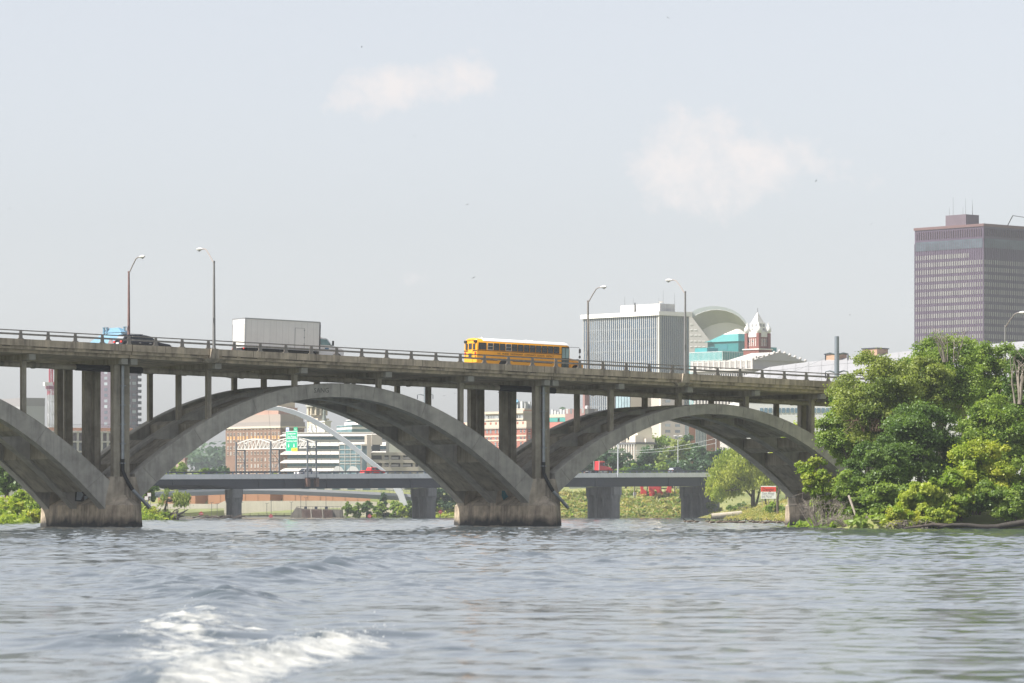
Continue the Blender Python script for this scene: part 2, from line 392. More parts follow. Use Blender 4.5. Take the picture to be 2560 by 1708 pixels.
def railing(y, name):
    r = empty('railing', (0, 0, 0)); r.parent = bridge
    us = np.arange(-15.6, 118, 2.56)
    tr = MB(); lr = MB()
    for a, b in zip(JOINTS[:-1], JOINTS[1:]):
        a = max(a, -40)
        tr.bar((a+.05, y, ZT(a)+.74), (b-.05, y, ZT(b)+.74), .10, .09); lr.bar((a+.05, y, ZT(a)+.42), (b-.05, y, ZT(b)+.42), .12, .16)
    tr.build('top_rail', iron, r); lr.build('lower_rail', iron, r)
    pm = None
    for u in us:
        if pm is None:
            m = MB(); m.hexa([(-.17, -.09, 0), (.17, -.09, 0), (.17, .09, 0), (-.17, .09, 0)], [(-.11, -.06, .66), (.12, -.06, .66), (.12, .06, .66), (-.11, .06, .66)])
            m.hexa([(-.11, -.06, .66), (.12, -.06, .66), (.12, .06, .66), (-.11, .06, .66)], [(-.04, -.05, .78), (.12, -.05, .78), (.12, .05, .78), (-.04, .05, .78)])
            m.k = 1
            for sx in (-.2, .2): m.box(sx-.05, sx+.05, -.11, .11, .0, .07)
            pm = m.build('post', [iron, conc_block], r)
            o = pm
        else:
            o = pm.copy(); COL.objects.link(o); o.parent = r
        o.location = (u, y, ZT(u))
    return r
railing(-2.4, 'near'); railing(14.55, 'far')
def ext(A, u): return A['z']-A['k']*(u-A['c'])**2
def inn(A, u): return A['zi']-A['ki']*(u-A['c'])**2
def ribs():
    for A in ARCHES:
        for y in VS:
            m = MB(); n = 44; rings = []
            u0, u1 = A['a']+1.15, A['b']-1.15
            for i in range(n+1):
                u = u0+(u1-u0)*i/n; sl = 2*A['ki']*(u-A['c'])
                e = ext(A, u); t = inn(A, u)
                rings.append([(u, y-.7, t), (u, y+.7, t), (u, y+.7, e-.06), (u, y+.64, e), (u, y-.64, e), (u, y-.7, e-.06)])
            m.loft(rings).build('arch_rib', conc_arch, bridge, True)
        # cross walls between the ribs
        n = 5; du = (A['b']-A['a'])/n
        for u, hw_ in [(A['a']+du*k, .35) for k in range(1, n)]+[(A['a']+du*k, 1.6) for k in (.5, 1.5, n-1.5, n-.5)]:
            m = MB()
            for y0, y1 in ((.7, 5.4), (6.8, 11.45)):
                q = []
                for uu in np.linspace(u-hw_, u+hw_, 4): q.append([(uu, y0, inn(A, uu)+.22), (uu, y1, inn(A, uu)+.22), (uu, y1, ext(A, uu)-.3), (uu, y0, ext(A, uu)-.3)])
                m.loft(q)
            m.build('cross_strut', conc, bridge)
ribs()
def columns():
    first = True
    for A in ARCHES+[dict(a=81.4, b=119.8, land=1)]:
        n = 5; du = (A['b']-A['a'])/n
        for k in range(1 if True else 0, n):
            u = A['a']+du*k; zc = ZT(u)-1.73
            beam(u, u)
            for y in VS:
                zb = (ext(A, u)-.3) if 'land' not in A else 1.0
                if zc-zb < .1: continue
                m = MB(); m.box(u-.21, u+.21, y-.25, y+.25, zb, zc); m.build('column', conc, bridge, bevel=.03)
    for p in (0.0, 43.05, 81.4):
        for d in (-.46, .46):
            beam(p+d, p+d)
            for y in VS:
                m = MB(); m.box(p+d-.31, p+d+.31, y-.36, y+.36, 4.3, ZT(p+d)-1.73); m.build('column', conc, bridge, bevel=.03)
def beam(u, _):
    m = MB(); z = ZT(u); w = .26
    def pt(y, dz): return (y, z+dz)
    poly = [(-1.65, -1.19), (-1.65, -1.6), (-.3, -1.75), (.35, -1.75), (1.5, -1.62), (4.6, -1.62), (5.7, -1.75), (6.5, -1.75), (7.6, -1.62), (10.7, -1.62), (11.8, -1.75), (12.5, -1.75), (13.8, -1.6), (13.8, -1.19)]
    m.prism([(a, z+b) for a, b in poly], u-w, u+w, 'x'); m.build('cross_beam', conc, bridge)
    m = MB(); m.box(u-w-.06, u+w+.06, -2.0, -1.45, z-1.72, z-1.21); m.build('beam_end', conc_block, bridge, bevel=.03)
columns()
def pier(p, dz=0):
    pr = empty('pier', (p, 0, 0)); pr.parent = bridge
    m = MB(); b = .22
    def plan(h, e): return [(-h, 16.2+e), (0, 17.9+e), (h, 16.2+e), (h, -.7-e), (0, -2.7-e), (-h, -.7-e)]
    def plan2(h, e): return [(-h, 13.25), (h, 13.25), (h, -.7-e), (0, -2.7-e), (-h, -.7-e)]
    lo, hi = plan2(1.98, .2), plan2(1.72, 0)
    m.hexa([(x, y, -3) for x, y in lo], [(x, y, 1.95) for x, y in hi])
    m.build('footing', pier_mat, pr, bevel=.05)
    m = MB()                                            # sloped cap: a ridge along the pier with a pyramidal nose
    hi = plan2(1.72, 0)
    top = [(-.25, 13.05), (.25, 13.05), (.25, -.6), (0, -.95), (-.25, -.6)]
    m.hexa([(x, y, 1.95) for x, y in hi], [(x, y, 2.85 if True else 0) for x, y in top]); m.build('pier_cap', conc_light, pr)
    for y in VS:                                        # the crotch where two ribs meet
        m = MB(); m.prism([(-1.74, 1.9), (1.74, 1.9), (1.7, 2.6), (1.22, 4.45), (-1.22, 4.45), (-1.7, 2.6)], y-.72, y+.72, 'y'); m.build('springing_block', conc_light, pr, bevel=.04)
    return pr
def pier_material():
    m = mat('pier footing concrete', (.43, .35, .255), .85, 0, .36, .9, .35, 8, .7)
    t = m.node_tree; p = t.nodes['Principled BSDF']; src = p.inputs['Base Color'].links[0].from_socket
    co = t.nodes.new('ShaderNodeNewGeometry'); s = t.nodes.new('ShaderNodeSeparateXYZ'); t.links.new(co.outputs['Position'], s.inputs[0])
    n = t.nodes.new('ShaderNodeTexNoise'); n.inputs['Scale'].default_value = .9; n.inputs['Detail'].default_value = 5; t.links.new(co.outputs['Position'], n.inputs['Vector'])
    a = t.nodes.new('ShaderNodeMath'); a.operation = 'MULTIPLY_ADD'; a.inputs[1].default_value = -1.5; t.links.new(n.outputs[0], a.inputs[0]); t.links.new(s.outputs[2], a.inputs[2])
    r = t.nodes.new('ShaderNodeMapRange'); r.inputs[1].default_value = -.45; r.inputs[2].default_value = .35; t.links.new(a.outputs[0], r.inputs[0])
    mx_ = t.nodes.new('ShaderNodeMix'); mx_.data_type = 'RGBA'; mx_.inputs[6].default_value = (.028, .027, .026, 1); t.links.new(src, mx_.inputs[7]); t.links.new(r.outputs[0], mx_.inputs[0])
    t.links.new(mx_.outputs[2], p.inputs['Base Color'])
    return m
pier_mat = pier_material()
for p_ in (0.0, 43.05, 81.4): pier(p_)
def pipes():
    cuts = [(-46, -3.6, 0), (-3.6, 2.8, 1), (2.8, 39.4, 0), (39.4, 45.5, 1), (45.5, 78, 0), (78, 84, 1), (84, 120, 0)]
    for a, b, k in cuts:
        m = MB(); n = 8
        if k: m.tube([(u, 1.5, ZT(u)-2.0) for u in (a, b)], .29, 12)
        else:
            m.tube([(u, 1.5, ZT(u)-2.0) for u in (a, b)], .25, 12)
            u = a+4
            while u < b: m.tube([(u, 1.5, ZT(u)-2.0), (u+.35, 1.5, ZT(u)-2.0)], .31, 12); u += 5.7
        m.build('utility_pipe', black if k else conc, bridge, True)
    for p in (0.0, 43.05):
        pe = empty('drain_pipe', (p, 0, 0)); pe.parent = bridge
        m = MB(); m.tube([(.02, -.5, ZT(p)-1.75), (.02, -.5, 6.0)], .145, 12)
        m.build('downpipe', galv, pe, True)
        m = MB(); m.tube([(.02, -.5, 6.0), (.02, -.5, 5.0), (.12, -.75, 4.5), (.35, -.95, 3.9), (.75, -1.0, 3.3)], .17, 12); m.build('elbow', black, pe, True)
        m = MB(); m.tube([(.75, -1.0, 3.3), (2.35, -1.05, 1.75)], .16, 12); m.build('outlet', galv, pe, True)
        for z in (5.6, 7.3, 9.0, 10.7, 12.4):
            m = MB(); m.box(-.22, .27, -.66, -.36, z, z+.07); m.build('clamp', galv, pe)
pipes()
# lamp brackets grown out of the slab edge below each lamp
for u in (7.9, 57.4):
    m = MB(); m.hexa([(u-.45, -2.75, ZT(u)-.85), (u+.45, -2.75, ZT(u)-.85), (u+.45, -1.9, ZT(u)-.85), (u-.45, -1.9, ZT(u)-.85)],
                     [(u-.33, -2.85, ZT(u)+.01), (u+.33, -2.85, ZT(u)+.01), (u+.33, -2.2, ZT(u)+.01), (u-.33, -2.2, ZT(u)+.01)])
    m.hexa([(u-.5, -2.3, ZT(u)-1.2), (u+.5, -2.3, ZT(u)-1.2), (u+.5, -1.5, ZT(u)-1.2), (u-.5, -1.5, ZT(u)-1.2)],
           [(u-.95, -2.65, ZT(u)-.85), (u+.95, -2.65, ZT(u)-.85), (u+.95, -1.5, ZT(u)-.85), (u-.95, -1.5, ZT(u)-.85)])
    m.build('lamp_bracket', conc_light, bridge)
# pour joints on the arch faces and gaps in the parapet
jm = mat('dark concrete joint', (.09, .082, .07), .95)
for A in ARCHES:
    for k in (.06, .17, .3, .42, .5, .58, .7, .83, .94):
        u = A['a']+(A['b']-A['a'])*k; e, i_ = ext(A, u), inn(A, u); sl = -2*A['k']*(u-A['c']); q = (e-i_)*sl*.5/(1+sl*sl)**.5
        if u < -16: continue
        m = MB(); m.bar((u-q*.9, -.702, e-.1+(-q*.9)*sl), (u+q*.9, -.702, i_+.06+q*.9*sl), .035, .008); m.build('pour_joint', jm, bridge)
for u in np.arange(-14, 76, 4.3):
    m = MB(); m.box(u-.02, u+.02, -2.606, -2.59, ZT(u)-.57, ZT(u)-.01); m.build('parapet_gap', jm, bridge)
# painted tags on the concrete
paint_dark = mat('black spray paint', (.05, .048, .045), .8, 0, .3, 4); paint_white = mat('grey white spray paint', (.36, .40, .42), .75, 0, .15, 3); paint_teal = mat('teal spray paint', (.04, .16, .2), .75, 0, .3, 3)
g = text('SANG', .62, mat('faded spray paint', (.10, .097, .09), .85, 0, .3, 5), bridge, 'graffiti', plane_M((19.6, -.706, 12.3), (1, 0, .02), (0, 0, 1)), xs=.95, thick=.002); g['label'] = 'faded dark spray-painted tag on the arch crown'
def poly_sheet(pts, y, name, m_, parent, lab=None, dy=.004):
    m = MB(); m.hexa([(x, y, z) for x, z in pts], [(x, y-dy, z) for x, z in pts]); o = m.build(name, m_, parent)
    if lab: o['label'] = lab
    return o
ym = 6.8-.004
poly_sheet([(-1.92, 2.3), (-1.8, 3.9), (-1.6, 3.95), (-.95, 3.0), (-.15, 2.2)], 5.372, 'graffiti', paint_dark, bridge, 'black outlined grey triangle painted on the middle rib')
poly_sheet([(-1.78, 2.4), (-1.68, 3.65), (-1.1, 2.9), (-1.35, 2.4)], 5.366, 'graffiti', paint_white, bridge)
poly_sheet([(-1.0, 2.75), (-.8, 2.78), (-.38, 2.3), (-1.0, 2.34)], 5.366, 'graffiti', paint_white, bridge)
poly_sheet([(41.95, 2.9), (42.0, 3.6), (42.25, 3.4), (42.7, 2.75), (42.55, 2.35), (42.2, 2.4)], 5.37, 'graffiti', paint_teal, bridge, 'small teal painted patch on the middle rib')
# ------------------------------------------------------------------ street lamps on the bridge
lamp_pole = mat('lamp pole metal', (.24, .235, .23), .5, .5, .15, 2); lamp_rust = mat('rusty lamp pole', (.20, .12, .11), .7, .2, .25, 2)
lamp_head = mat('lamp head', (.62, .62, .60), .4, .2)
lens_m = mat('lamp lens', (.55, .57, .58), .2)
def lamp(u, v, base, h, side, mpole, label):
    """side +1: the arm reaches right along +v for the camera, -1: left"""
    o = BW(u, v, base); t = empty('street_lamp', o, TH, label, 'street lamp', 'lamps along the arch bridge')
    s = -1 if side > 0 else 1                          # towards +v is local -y
    m = MB(); m.tube([(0, 0, 0), (0, 0, h*.28), (0, 0, h)], [.15, .13, .085], 10); m.tube([(0, 0, 0), (0, 0, .12)], .2, 10); m.tube([(0, 0, h-.05), (0, 0, h+.1)], .1, 10)
    m.build('pole', mpole, t, True)
    m = MB(); pts = [(0, 0, h-.15), (0, s*.9, h+.65), (0, s*1.55, h+1.15), (0, s*2.0, h+1.27), (0, s*2.5, h+1.27)]
    m.tube(pts, .05, 8); m.build('arm', mat('lamp arm', (.33, .29, .27), .5, .4), t, True)
    m = MB(); c = (0, s*2.85, h+1.25)
    rings = []
    for f, rr in ((-.5, .05), (-.42, .11), (-.2, .17), (.1, .2), (.35, .17), (.5, .05)):
        rings.append([(c[0]+rr*math.cos(a), c[1]+s*f, c[2]+.04+.72*rr*math.sin(a)) for a in np.linspace(0, 2*math.pi, 12, endpoint=False)])
    m.loft(rings).build('lamp_head', lamp_head, t, True)
    m = MB(); m.lathe([(.05, -.17), (.13, -.12), (.16, -.04)], (c[0], c[1]+s*.12, c[2]), 12); m.build('lens', lens_m, t, True)
    m = MB(); m.box(-.17, .03, -.17, -.1, 2.3, 2.75); m.build('control_box', mpole, t)
    return t
def u_at(px, v): k = (px-1280)/F; return (k*(D0-math.cos(TH)*v)-X0-math.sin(TH)*v)/(math.cos(TH)-k*math.sin(TH))
for px, ptop, v, sd, mp_, lab in ((535, 655, 2.55, -1, lamp_pole, 'grey lamp on the bridge edge just left of the white truck, arm to the left'),
        (1713, 731, 2.55, -1, lamp_pole, 'grey lamp on the bridge edge before the white striped tower, arm to the left'),
        (322, 681, -14.65, 1, lamp_rust, 'rusty lamp rising behind the black car, arm to the right'),
        (1470, 754, -14.65, 1, mat('brown lamp pole', (.2, .18, .16), .6, .3), 'brownish lamp just beyond the bonnet of the yellow bus, arm to the right'),
        (2513, 815, -14.65, 1, lamp_pole, 'grey lamp sticking out of the treetops at the right edge, arm to the right')):
    u = u_at(px, v); Y_ = BW(u, v).y; lamp(u, v, ZT(u), CAMZ+(HOR-ptop)/F*Y_-ZT(u), sd, mp_, lab)
# ------------------------------------------------------------------ vehicles: local x forward, y left, z up
def wheel(parent, x, y, r, w_, rimc=(.35, .35, .35), dual=False):
    t = empty('wheel', (x, y, r)); t.parent = parent
    m = MB(); m.lathe([(r*.62, -w_/2), (r*.93, -w_/2), (r, -w_*.32), (r, w_*.32), (r*.93, w_/2), (r*.62, w_/2)], n=20, axis='y'); m.build('tyre', black, t, True)
    m = MB(); m.lathe([(r*.1, -w_*.36), (r*.6, -w_*.30), (r*.63, -w_*.40), (r*.63, w_*.40), (r*.6, w_*.30), (r*.1, w_*.36)], n=16, axis='y'); m.build('rim', mat('rim %.2f' % rimc[0], rimc, .35, .7), t, True)
    return t
def on_bridge(u, v): return BW(u, v, ZT(u)-.48)
gl_dark = glass('dark window glass', (.012, .017, .022), .06, .5, .7)
gl_teal = glass('pale teal window glass', (.20, .33, .33), .08, .3, .8)
chrome = mat('bright trim', (.6, .6, .6), .3, .8)
redlamp = mat('red lamp', (.55, .03, .02), .25); amber = mat('amber lamp', (.6, .2, .02), .3); lampglass = mat('clear lamp', (.7, .7, .68), .15)
def school_bus():
    yel = mat('school bus yellow', (.80, .36, .018), .38, 0, .05, .6); wht = mat('white roof paint', (.8, .8, .79), .4); blk = mat('bus black trim', (.015, .015, .016), .5)
    t = empty('school_bus', on_bridge(36.75, -2.35), 0, 'yellow school bus with white roof driving right across the arch bridge', 'school bus', rot=(0, math.atan(-GR), TH))
    W2 = 1.22; L = 10.15                               # rear bumper at x=0, windshield at L
    def sec(x, zt, w=W2, zb=.52):                      # body section without the roof cap
        return [(x, -w, zb), (x, w, zb), (x, w, 1.3), (x, w, 2.30), (x, w-.06, zt-.32), (x, w-.25, zt-.12), (x, w-.6, zt-.02), (x, 0, zt), (x, -w+.6, zt-.02), (x, -w+.25, zt-.12), (x, -w+.06, zt-.32), (x, -w, 2.30), (x, -w, 1.3)]
    m = MB(); m.loft([sec(.05, 2.95, W2-.06), sec(.14, 3.04), sec(L-.35, 3.04), sec(L-.12, 2.98, W2-.03), sec(L, 2.86, W2-.1)]); m.build('body', yel, t, True)
    def rsec(x, dz, w):
        return [(x, w-.045, 2.77+dz), (x, w-.21, 2.975+dz), (x, w-.58, 3.055+dz), (x, 0, 3.075+dz), (x, -w+.58, 3.055+dz), (x, -w+.21, 2.975+dz), (x, -w+.045, 2.77+dz), (x, 0, 2.7+dz)]
    m = MB(); m.loft([rsec(.75, 0, W2), rsec(L-.32, 0, W2), rsec(L-.05, -.10, W2-.06)]); m.build('roof', wht, t, True)
    # hood and fenders
    m = MB()
    def hs_(x, w, zt, zb=.62): return [(x, -w, zb), (x, w, zb), (x, w, zt-.22), (x, w-.25, zt-.04), (x, 0, zt), (x, -w+.25, zt-.04), (x, -w, zt-.22)]
    m.loft([hs_(L-.05, 1.12, 1.66), hs_(L+.7, 1.08, 1.56), hs_(L+1.35, 1.02, 1.42), hs_(L+1.62, .95, 1.25)]); m.build('hood', yel, t, True)
    for s in (1, -1):
        m = MB(); y0 = s*1.06
        for a0 in range(7):
            a, b = math.pi*a0/7, math.pi*(a0+1)/7; cxx = L+.72
            ring = lambda q: [(cxx+.74*math.cos(q), s*.8, .5+.74*math.sin(q)), (cxx+.74*math.cos(q), s*1.21, .5+.72*math.sin(q)), (cxx+.6*math.cos(q), s*1.21, .5+.6*math.sin(q)), (cxx+.6*math.cos(q), s*.8, .5+.6*math.sin(q))]
            m.hexa(ring(a), ring(b))
        m.build('fender', yel, t, True)
        m = MB(); m.lathe([(.04, 0), (.13, .0), (.13, .1), (.05, .12)], (L+1.52, s*.72, .98), 12, 'x'); m.build('headlight', lampglass, t, True)
        m = MB(); m.box(L+.02, L+.06, s*1.0-.02, s*1.0+.02, 2.2, 2.3)
        m.tube([(L-.1, s*1.1, 2.62), (L+.85, s*1.38, 2.62), (L+.95, s*1.4, 2.5), (L+.95, s*1.4, 1.6), (L+.85, s*1.38, 1.5), (L+.1, s*1.1, 1.45)], .022, 6); m.build('mirror_arm', blk, t)
        for z0, z1 in ((2.1, 2.48), (1.62, 1.85)):
            m = MB(); m.box(L+.9, L+1.0, s*1.4-.12, s*1.4+.12, z0, z1); m.build('mirror', blk, t, bevel=.02)
    m = MB(); m.box(L+1.58, L+1.78, -1.1, 1.1, .45, .72); m.build('front_bumper', blk, t, bevel=.03)
    m = MB(); m.box(L+1.6, L+1.66, -.5, .5, .74, 1.15); m.build('grille', blk, t)
    m = MB(); m.hexa([(L-.02, -1.05, 1.68), (L+.03, -1.05, 1.68), (L+.03, 1.05, 1.68), (L-.02, 1.05, 1.68)], [(L-.16, -1.0, 2.55), (L-.0, -1.0, 2.55), (L-.0, 1.0, 2.55), (L-.16, 1.0, 2.55)]); m.build('windshield', glass('bus windshield', (.10, .16, .16), .06), t)
    # side windows, split sashes
    for s in (1, -1):
        x = 1.18; ww = []
        ww.append((.22, 1.0)); 
        for k in range(12): ww.append((1.20+.652*k, 1.20+.652*k+.54))
        if s < 0: pass
        for i, (a, b) in enumerate(ww):
            if s > 0 or b < L-1.0:
                f = empty('window', (0, 0, 0)); f.parent = t
                y = s*(W2+.003)
                m = MB(); m.box(a, b, min(y, y-s*.02), max(y, y-s*.02)+0, 1.98, 2.58); m.build('pane', gl_dark, f)
                m = MB(); yy0, yy1 = sorted((y+s*.004, y+s*.022))
                fr = chrome if (i in (1, 4) and s < 0) else blk
                for q in ((a-.03, a, 1.95, 2.61), (b, b+.03, 1.95, 2.61)): m.box(q[0], q[1], yy0, yy1, q[2], q[3])
                m.box(a, b, yy0, yy1, 2.58, 2.61); m.box(a, b, yy0, yy1, 1.95, 1.98); m.box(a, b, yy0, yy1, 2.27, 2.295)
                m.build('frame', fr, f)
        for z, th_ in ((1.86, .055), (1.45, .055), (.98, .075)):
            y = s*(W2+.012); ya, yb = sorted((y, y-s*.03))
            m = MB(); 
            segs = [(.1, L-.95 if s < 0 else L-.1)] if z > 1.5 else ([(.1, L-.95)] if z > 1.2 else [(.5, 2.25), (3.9, 8.2)])
            if z == 1.45: segs = [(.1, L-.95)]
            for a, b in segs: m.box(a, b, ya, yb, z, z+th_)
            m.build('rub_rail', blk, t)
    # entrance door on the right side
    d = empty('door', (0, 0, 0)); d.parent = t; y = -(W2+.004)
    m = MB(); m.box(L-.93, L-.12, y-.02, y+.02, .55, 2.62); m.build('door_frame', blk, d)
    for a, b in ((L-.89, L-.55), (L-.50, L-.16)):
        m = MB(); m.box(a, b, y-.03, y-.0, 1.55, 2.5); m.build('pane', gl_teal, d)
        m = MB(); m.box(a, b, y-.03, y-.0, .7, 1.42); m.build('pane', glass('door lower glass', (.03, .06, .06)), d)
    # rear: emergency door, windows, lamps, lettering
    m = MB(); m.box(.02, .08, -.42, .42, .75, 2.6); m.build('emergency_door', yel, t, bevel=.02)
    for a, b, z0, z1 in ((-.30, .30, 1.98, 2.55), (-.30, .30, 1.25, 1.62), (.52, .90, 1.98, 2.52), (-.90, -.52, 1.98, 2.52)):
        m = MB(); m.box(-.01, .06, a, b, z0, z1); m.build('window', gl_dark, t, bevel=.02)
    for s in (1, -1):
        for yc, rr, mm_, z in ((.95, .12, redlamp, 1.62), (.95, .09, amber, 1.32), (.8, .085, redlamp, 2.72), (1.0, .085, amber, 2.70)):
            m = MB(); m.lathe([(.02, -.05), (rr, -.03), (rr, .08)], (.02, s*yc, z), 12, 'x'); m.build('rear_lamp', mm_, t, True)
        m = MB(); m.box(-.06, .1, s*.9-.22, s*.9+.22, 2.60, 2.83); m.build('lamp_hood', blk, t, bevel=.03)
    for s in (1, -1):
        m = MB(); m.box(-.005, .05, s*.82-.36, s*.82+.36, 1.84, 1.9); m.build('rear_rail', blk, t)
    m = MB(); m.box(-.12, .12, -1.2, 1.2, .42, .74); m.build('rear_bumper', blk, t, bevel=.02)
    text('SCHOOL BUS', .2, blk, t, 'lettering', plane_M((-.012+.06, 0, 2.79), (0, -1, 0), (-.25, 0, 1)), thick=.004)
    text('DES   MOINES   INDEPENDENT   COMMUNITY   SCHOOL   DISTRICT', .235, blk, t, 'lettering', plane_M((L-.98-3.85, -(W2+.006), 1.66), (1, 0, 0), (0, 0, 1)), thick=.003, xs=.86)
    for x, z in ((L+.75, 0), (3.05, 0)):
        for s in (1, -1): wheel(t, x, s*1.0, .5, .3, (.3, .3, .3))
    for s in (1, -1):
        m = MB(); m.prism([(3.05+.66*math.cos(a), .5+.66*math.sin(a)) for a in np.linspace(0, math.pi, 14)], s*(W2+.002)-.01, s*(W2+.002)+.01, 'y'); m.build('wheel_arch', blk, t)
    m = MB(); m.box(.3, L, -.6, .6, .35, .6); m.build('chassis', blk, t)
    m = MB(); m.box(1.2, 1.35, -.05, .05, 3.06, 3.2); m.build('strobe', lampglass, t)
    m = MB(); m.box(5.9, 6.6, -.35, .35, 3.06, 3.13); m.build('roof_hatch', wht, t, bevel=.02)
school_bus()
def box_truck():
    wht = mat('truck white', (.74, .74, .73), .45, 0, .04, .8, 0, 8, .06); cabw = mat('cab white', (.78, .78, .78), .3); alu = mat('aluminium trim', (.36, .37, .39), .4, .6); blk = MATS['bus black trim']; roll = mat('roll door', (.62, .61, .57), .5, 0, .06, 2)
    t = empty('box_truck', on_bridge(12.75, -2.4), 0, 'white box truck with a side door driving right across the arch bridge', 'truck', rot=(0, math.atan(-GR), TH))
    L, W2, z0, z1 = 7.55, 1.27, 1.0, 3.62
    m = MB(); m.box(.04, L, -W2, W2, z0, z1); m.build('cargo_box', wht, t, bevel=.03)
    m = MB()
    for y in (-W2-.012, W2+.012):
        m.bar((0, y, z1), (L, y, z1), .06, .09); m.bar((0, y, z0+.02), (L, y, z0+.02), .06, .09)
        m.bar((.03, y, z0), (.03, y, z1), .07, .07)
    m.bar((.0, -W2, z1), (.0, W2, z1), .06, .1); m.build('edge_trim', alu, t)
    m = MB()
    for y in (-W2, W2): m.box(L-.02, L+.1, y-.06, y+.06, z0, z1-.2)
    m.box(L-.02, L+.1, -W2-.02, W2+.02, z1-.28, z1+.02); m.build('front_cap', mat('dark corner cap', (.07, .075, .085), .5), t, bevel=.05)
    m = MB(); m.box(0, .05, -1.13, 1.13, z0+.1, z1-.55); m.build('roll_door', roll, t)
    m = MB(); m.box(-.005, .05, -1.2, 1.2, z1-.52, z1-.06); m.build('header', wht, t)
    m = MB()
    for k in range(1, 12): m.box(.63*k-.006, .63*k+.006, -W2-.004, -W2+.01, z0+.15, z1-.12)
    m.build('panel_seam', mat('panel seam grey', (.48, .48, .48), .6), t)
    d = empty('side_door', (0, 0, 0)); d.parent = t
    m = MB(); m.box(5.05, 6.0, -W2-.02, -W2+.01, 1.15, 2.98); m.build('door_panel', wht, d)
    m = MB(); y = -W2-.026
    for a, b in (((5.05, y, 1.15), (5.05, y, 2.98)), ((6.0, y, 1.15), (6.0, y, 2.98)), ((5.05, y, 2.98), (6.0, y, 2.98))): m.bar(a, b, .025, .025)
    for z in (1.5, 2.1, 2.75): m.box(5.94, 6.04, y-.02, y+.01, z, z+.12)
    m.build('door_hardware', alu, d)
    m = MB()
    for k in range(14):
        if k % 2 == 0: m.box(.2+k*.5, .2+k*.5+.4, -W2-.016, -W2, z0+.09, z0+.14)
    m.build('reflective_tape', redlamp, t)
    m = MB(); m.box(.1, L+.6, -.5, .5, .62, .98); m.box(.4, L-.3, -1.2, -1.1, .72, .9); m.box(.4, L-.3, 1.1, 1.2, .72, .9); m.build('chassis', blk, t)
    m = MB(); m.box(-.25, .1, -1.15, 1.15, .55, .72); m.build('rear_step', alu, t)
    for s in (1, -1):
        m = MB(); m.box(-.03, .02, s*1.12-.1, s*1.12+.1, .85, .98); m.build('rear_lamp', redlamp, t)
    # cab
    x = L+.12
    prof = [(x, .62), (x+2.55, .62), (x+2.6, 1.05), (x+2.5, 1.32), (x+1.75, 1.5), (x+1.35, 1.56), (x+.92, 2.16), (x+.75, 2.24), (x, 2.24)]
    m = MB(); 
    def ring(y, k): return [(px_, y*(1-(.10*max(0, (pz-1.5))/.74)), pz) for px_, pz in prof]
    m.loft([ring(-1.0, 0), ring(1.0, 0)]); m.build('cab', cabw, t, True, bevel=.05)
    for s in (1, -1):
        y = s*1.0
        m = MB(); pts = [(x+.18, 1.6), (x+1.2, 1.6), (x+.84, 2.12), (x+.18, 2.14)]
        m.hexa([(a, y*(1-.1*max(0, b-1.5)/.74)-s*.02, b) for a, b in pts], [(a, y*(1-.1*max(0, b-1.5)/.74)+s*.012, b) for a, b in pts]); m.build('window', gl_teal, t)
        m = MB(); m.box(x+1.22, x+1.34, s*1.28-.1, s*1.28+.1, 1.55, 2.0); m.bar((x+1.2, s*1.0, 1.6), (x+1.26, s*1.2, 1.6), .04); m.build('mirror', blk, t, bevel=.02)
        m = MB(); m.prism([(x+1.85+.52*math.cos(a), .42+.52*math.sin(a)) for a in np.linspace(0, math.pi, 12)], s*1.0-.01, s*1.0+.02, 'y'); m.build('wheel_arch', blk, t)
        wheel(t, x+1.85, s*.88, .42, .26); wheel(t, 2.0, s*.95, .42, .42)
        m = MB(); m.box(x+2.52, x+2.61, s*.75-.18, s*.75+.18, .95, 1.15); m.build('headlight', lampglass, t)
    m = MB(); pts = [(x+1.36, 1.58), (x+.95, 2.14)]
    m.hexa([(x+1.33, -.9, 1.6), (x+1.38, -.9, 1.6), (x+1.38, .9, 1.6), (x+1.33, .9, 1.6)], [(x+.92, -.84, 2.13), (x+.97, -.84, 2.13), (x+.97, .84, 2.13), (x+.92, .84, 2.13)]); m.build('windshield', gl_teal, t)
    for y in (-.3, 0, .3):
        m = MB(); m.box(x+.55, x+.65, y-.06, y+.06, 2.24, 2.3); m.build('roof_lamp', amber, t)
    m = MB(); m.box(x+2.58, x+2.72, -1, 1, .5, .72); m.build('front_bumper', blk, t)
    m = MB(); m.box(x+.62, x+1.0, -1.015, -1.0, 1.22, 1.36); m.build('door_decal', mat('blue decal', (.1, .2, .3), .5), t)
box_truck()
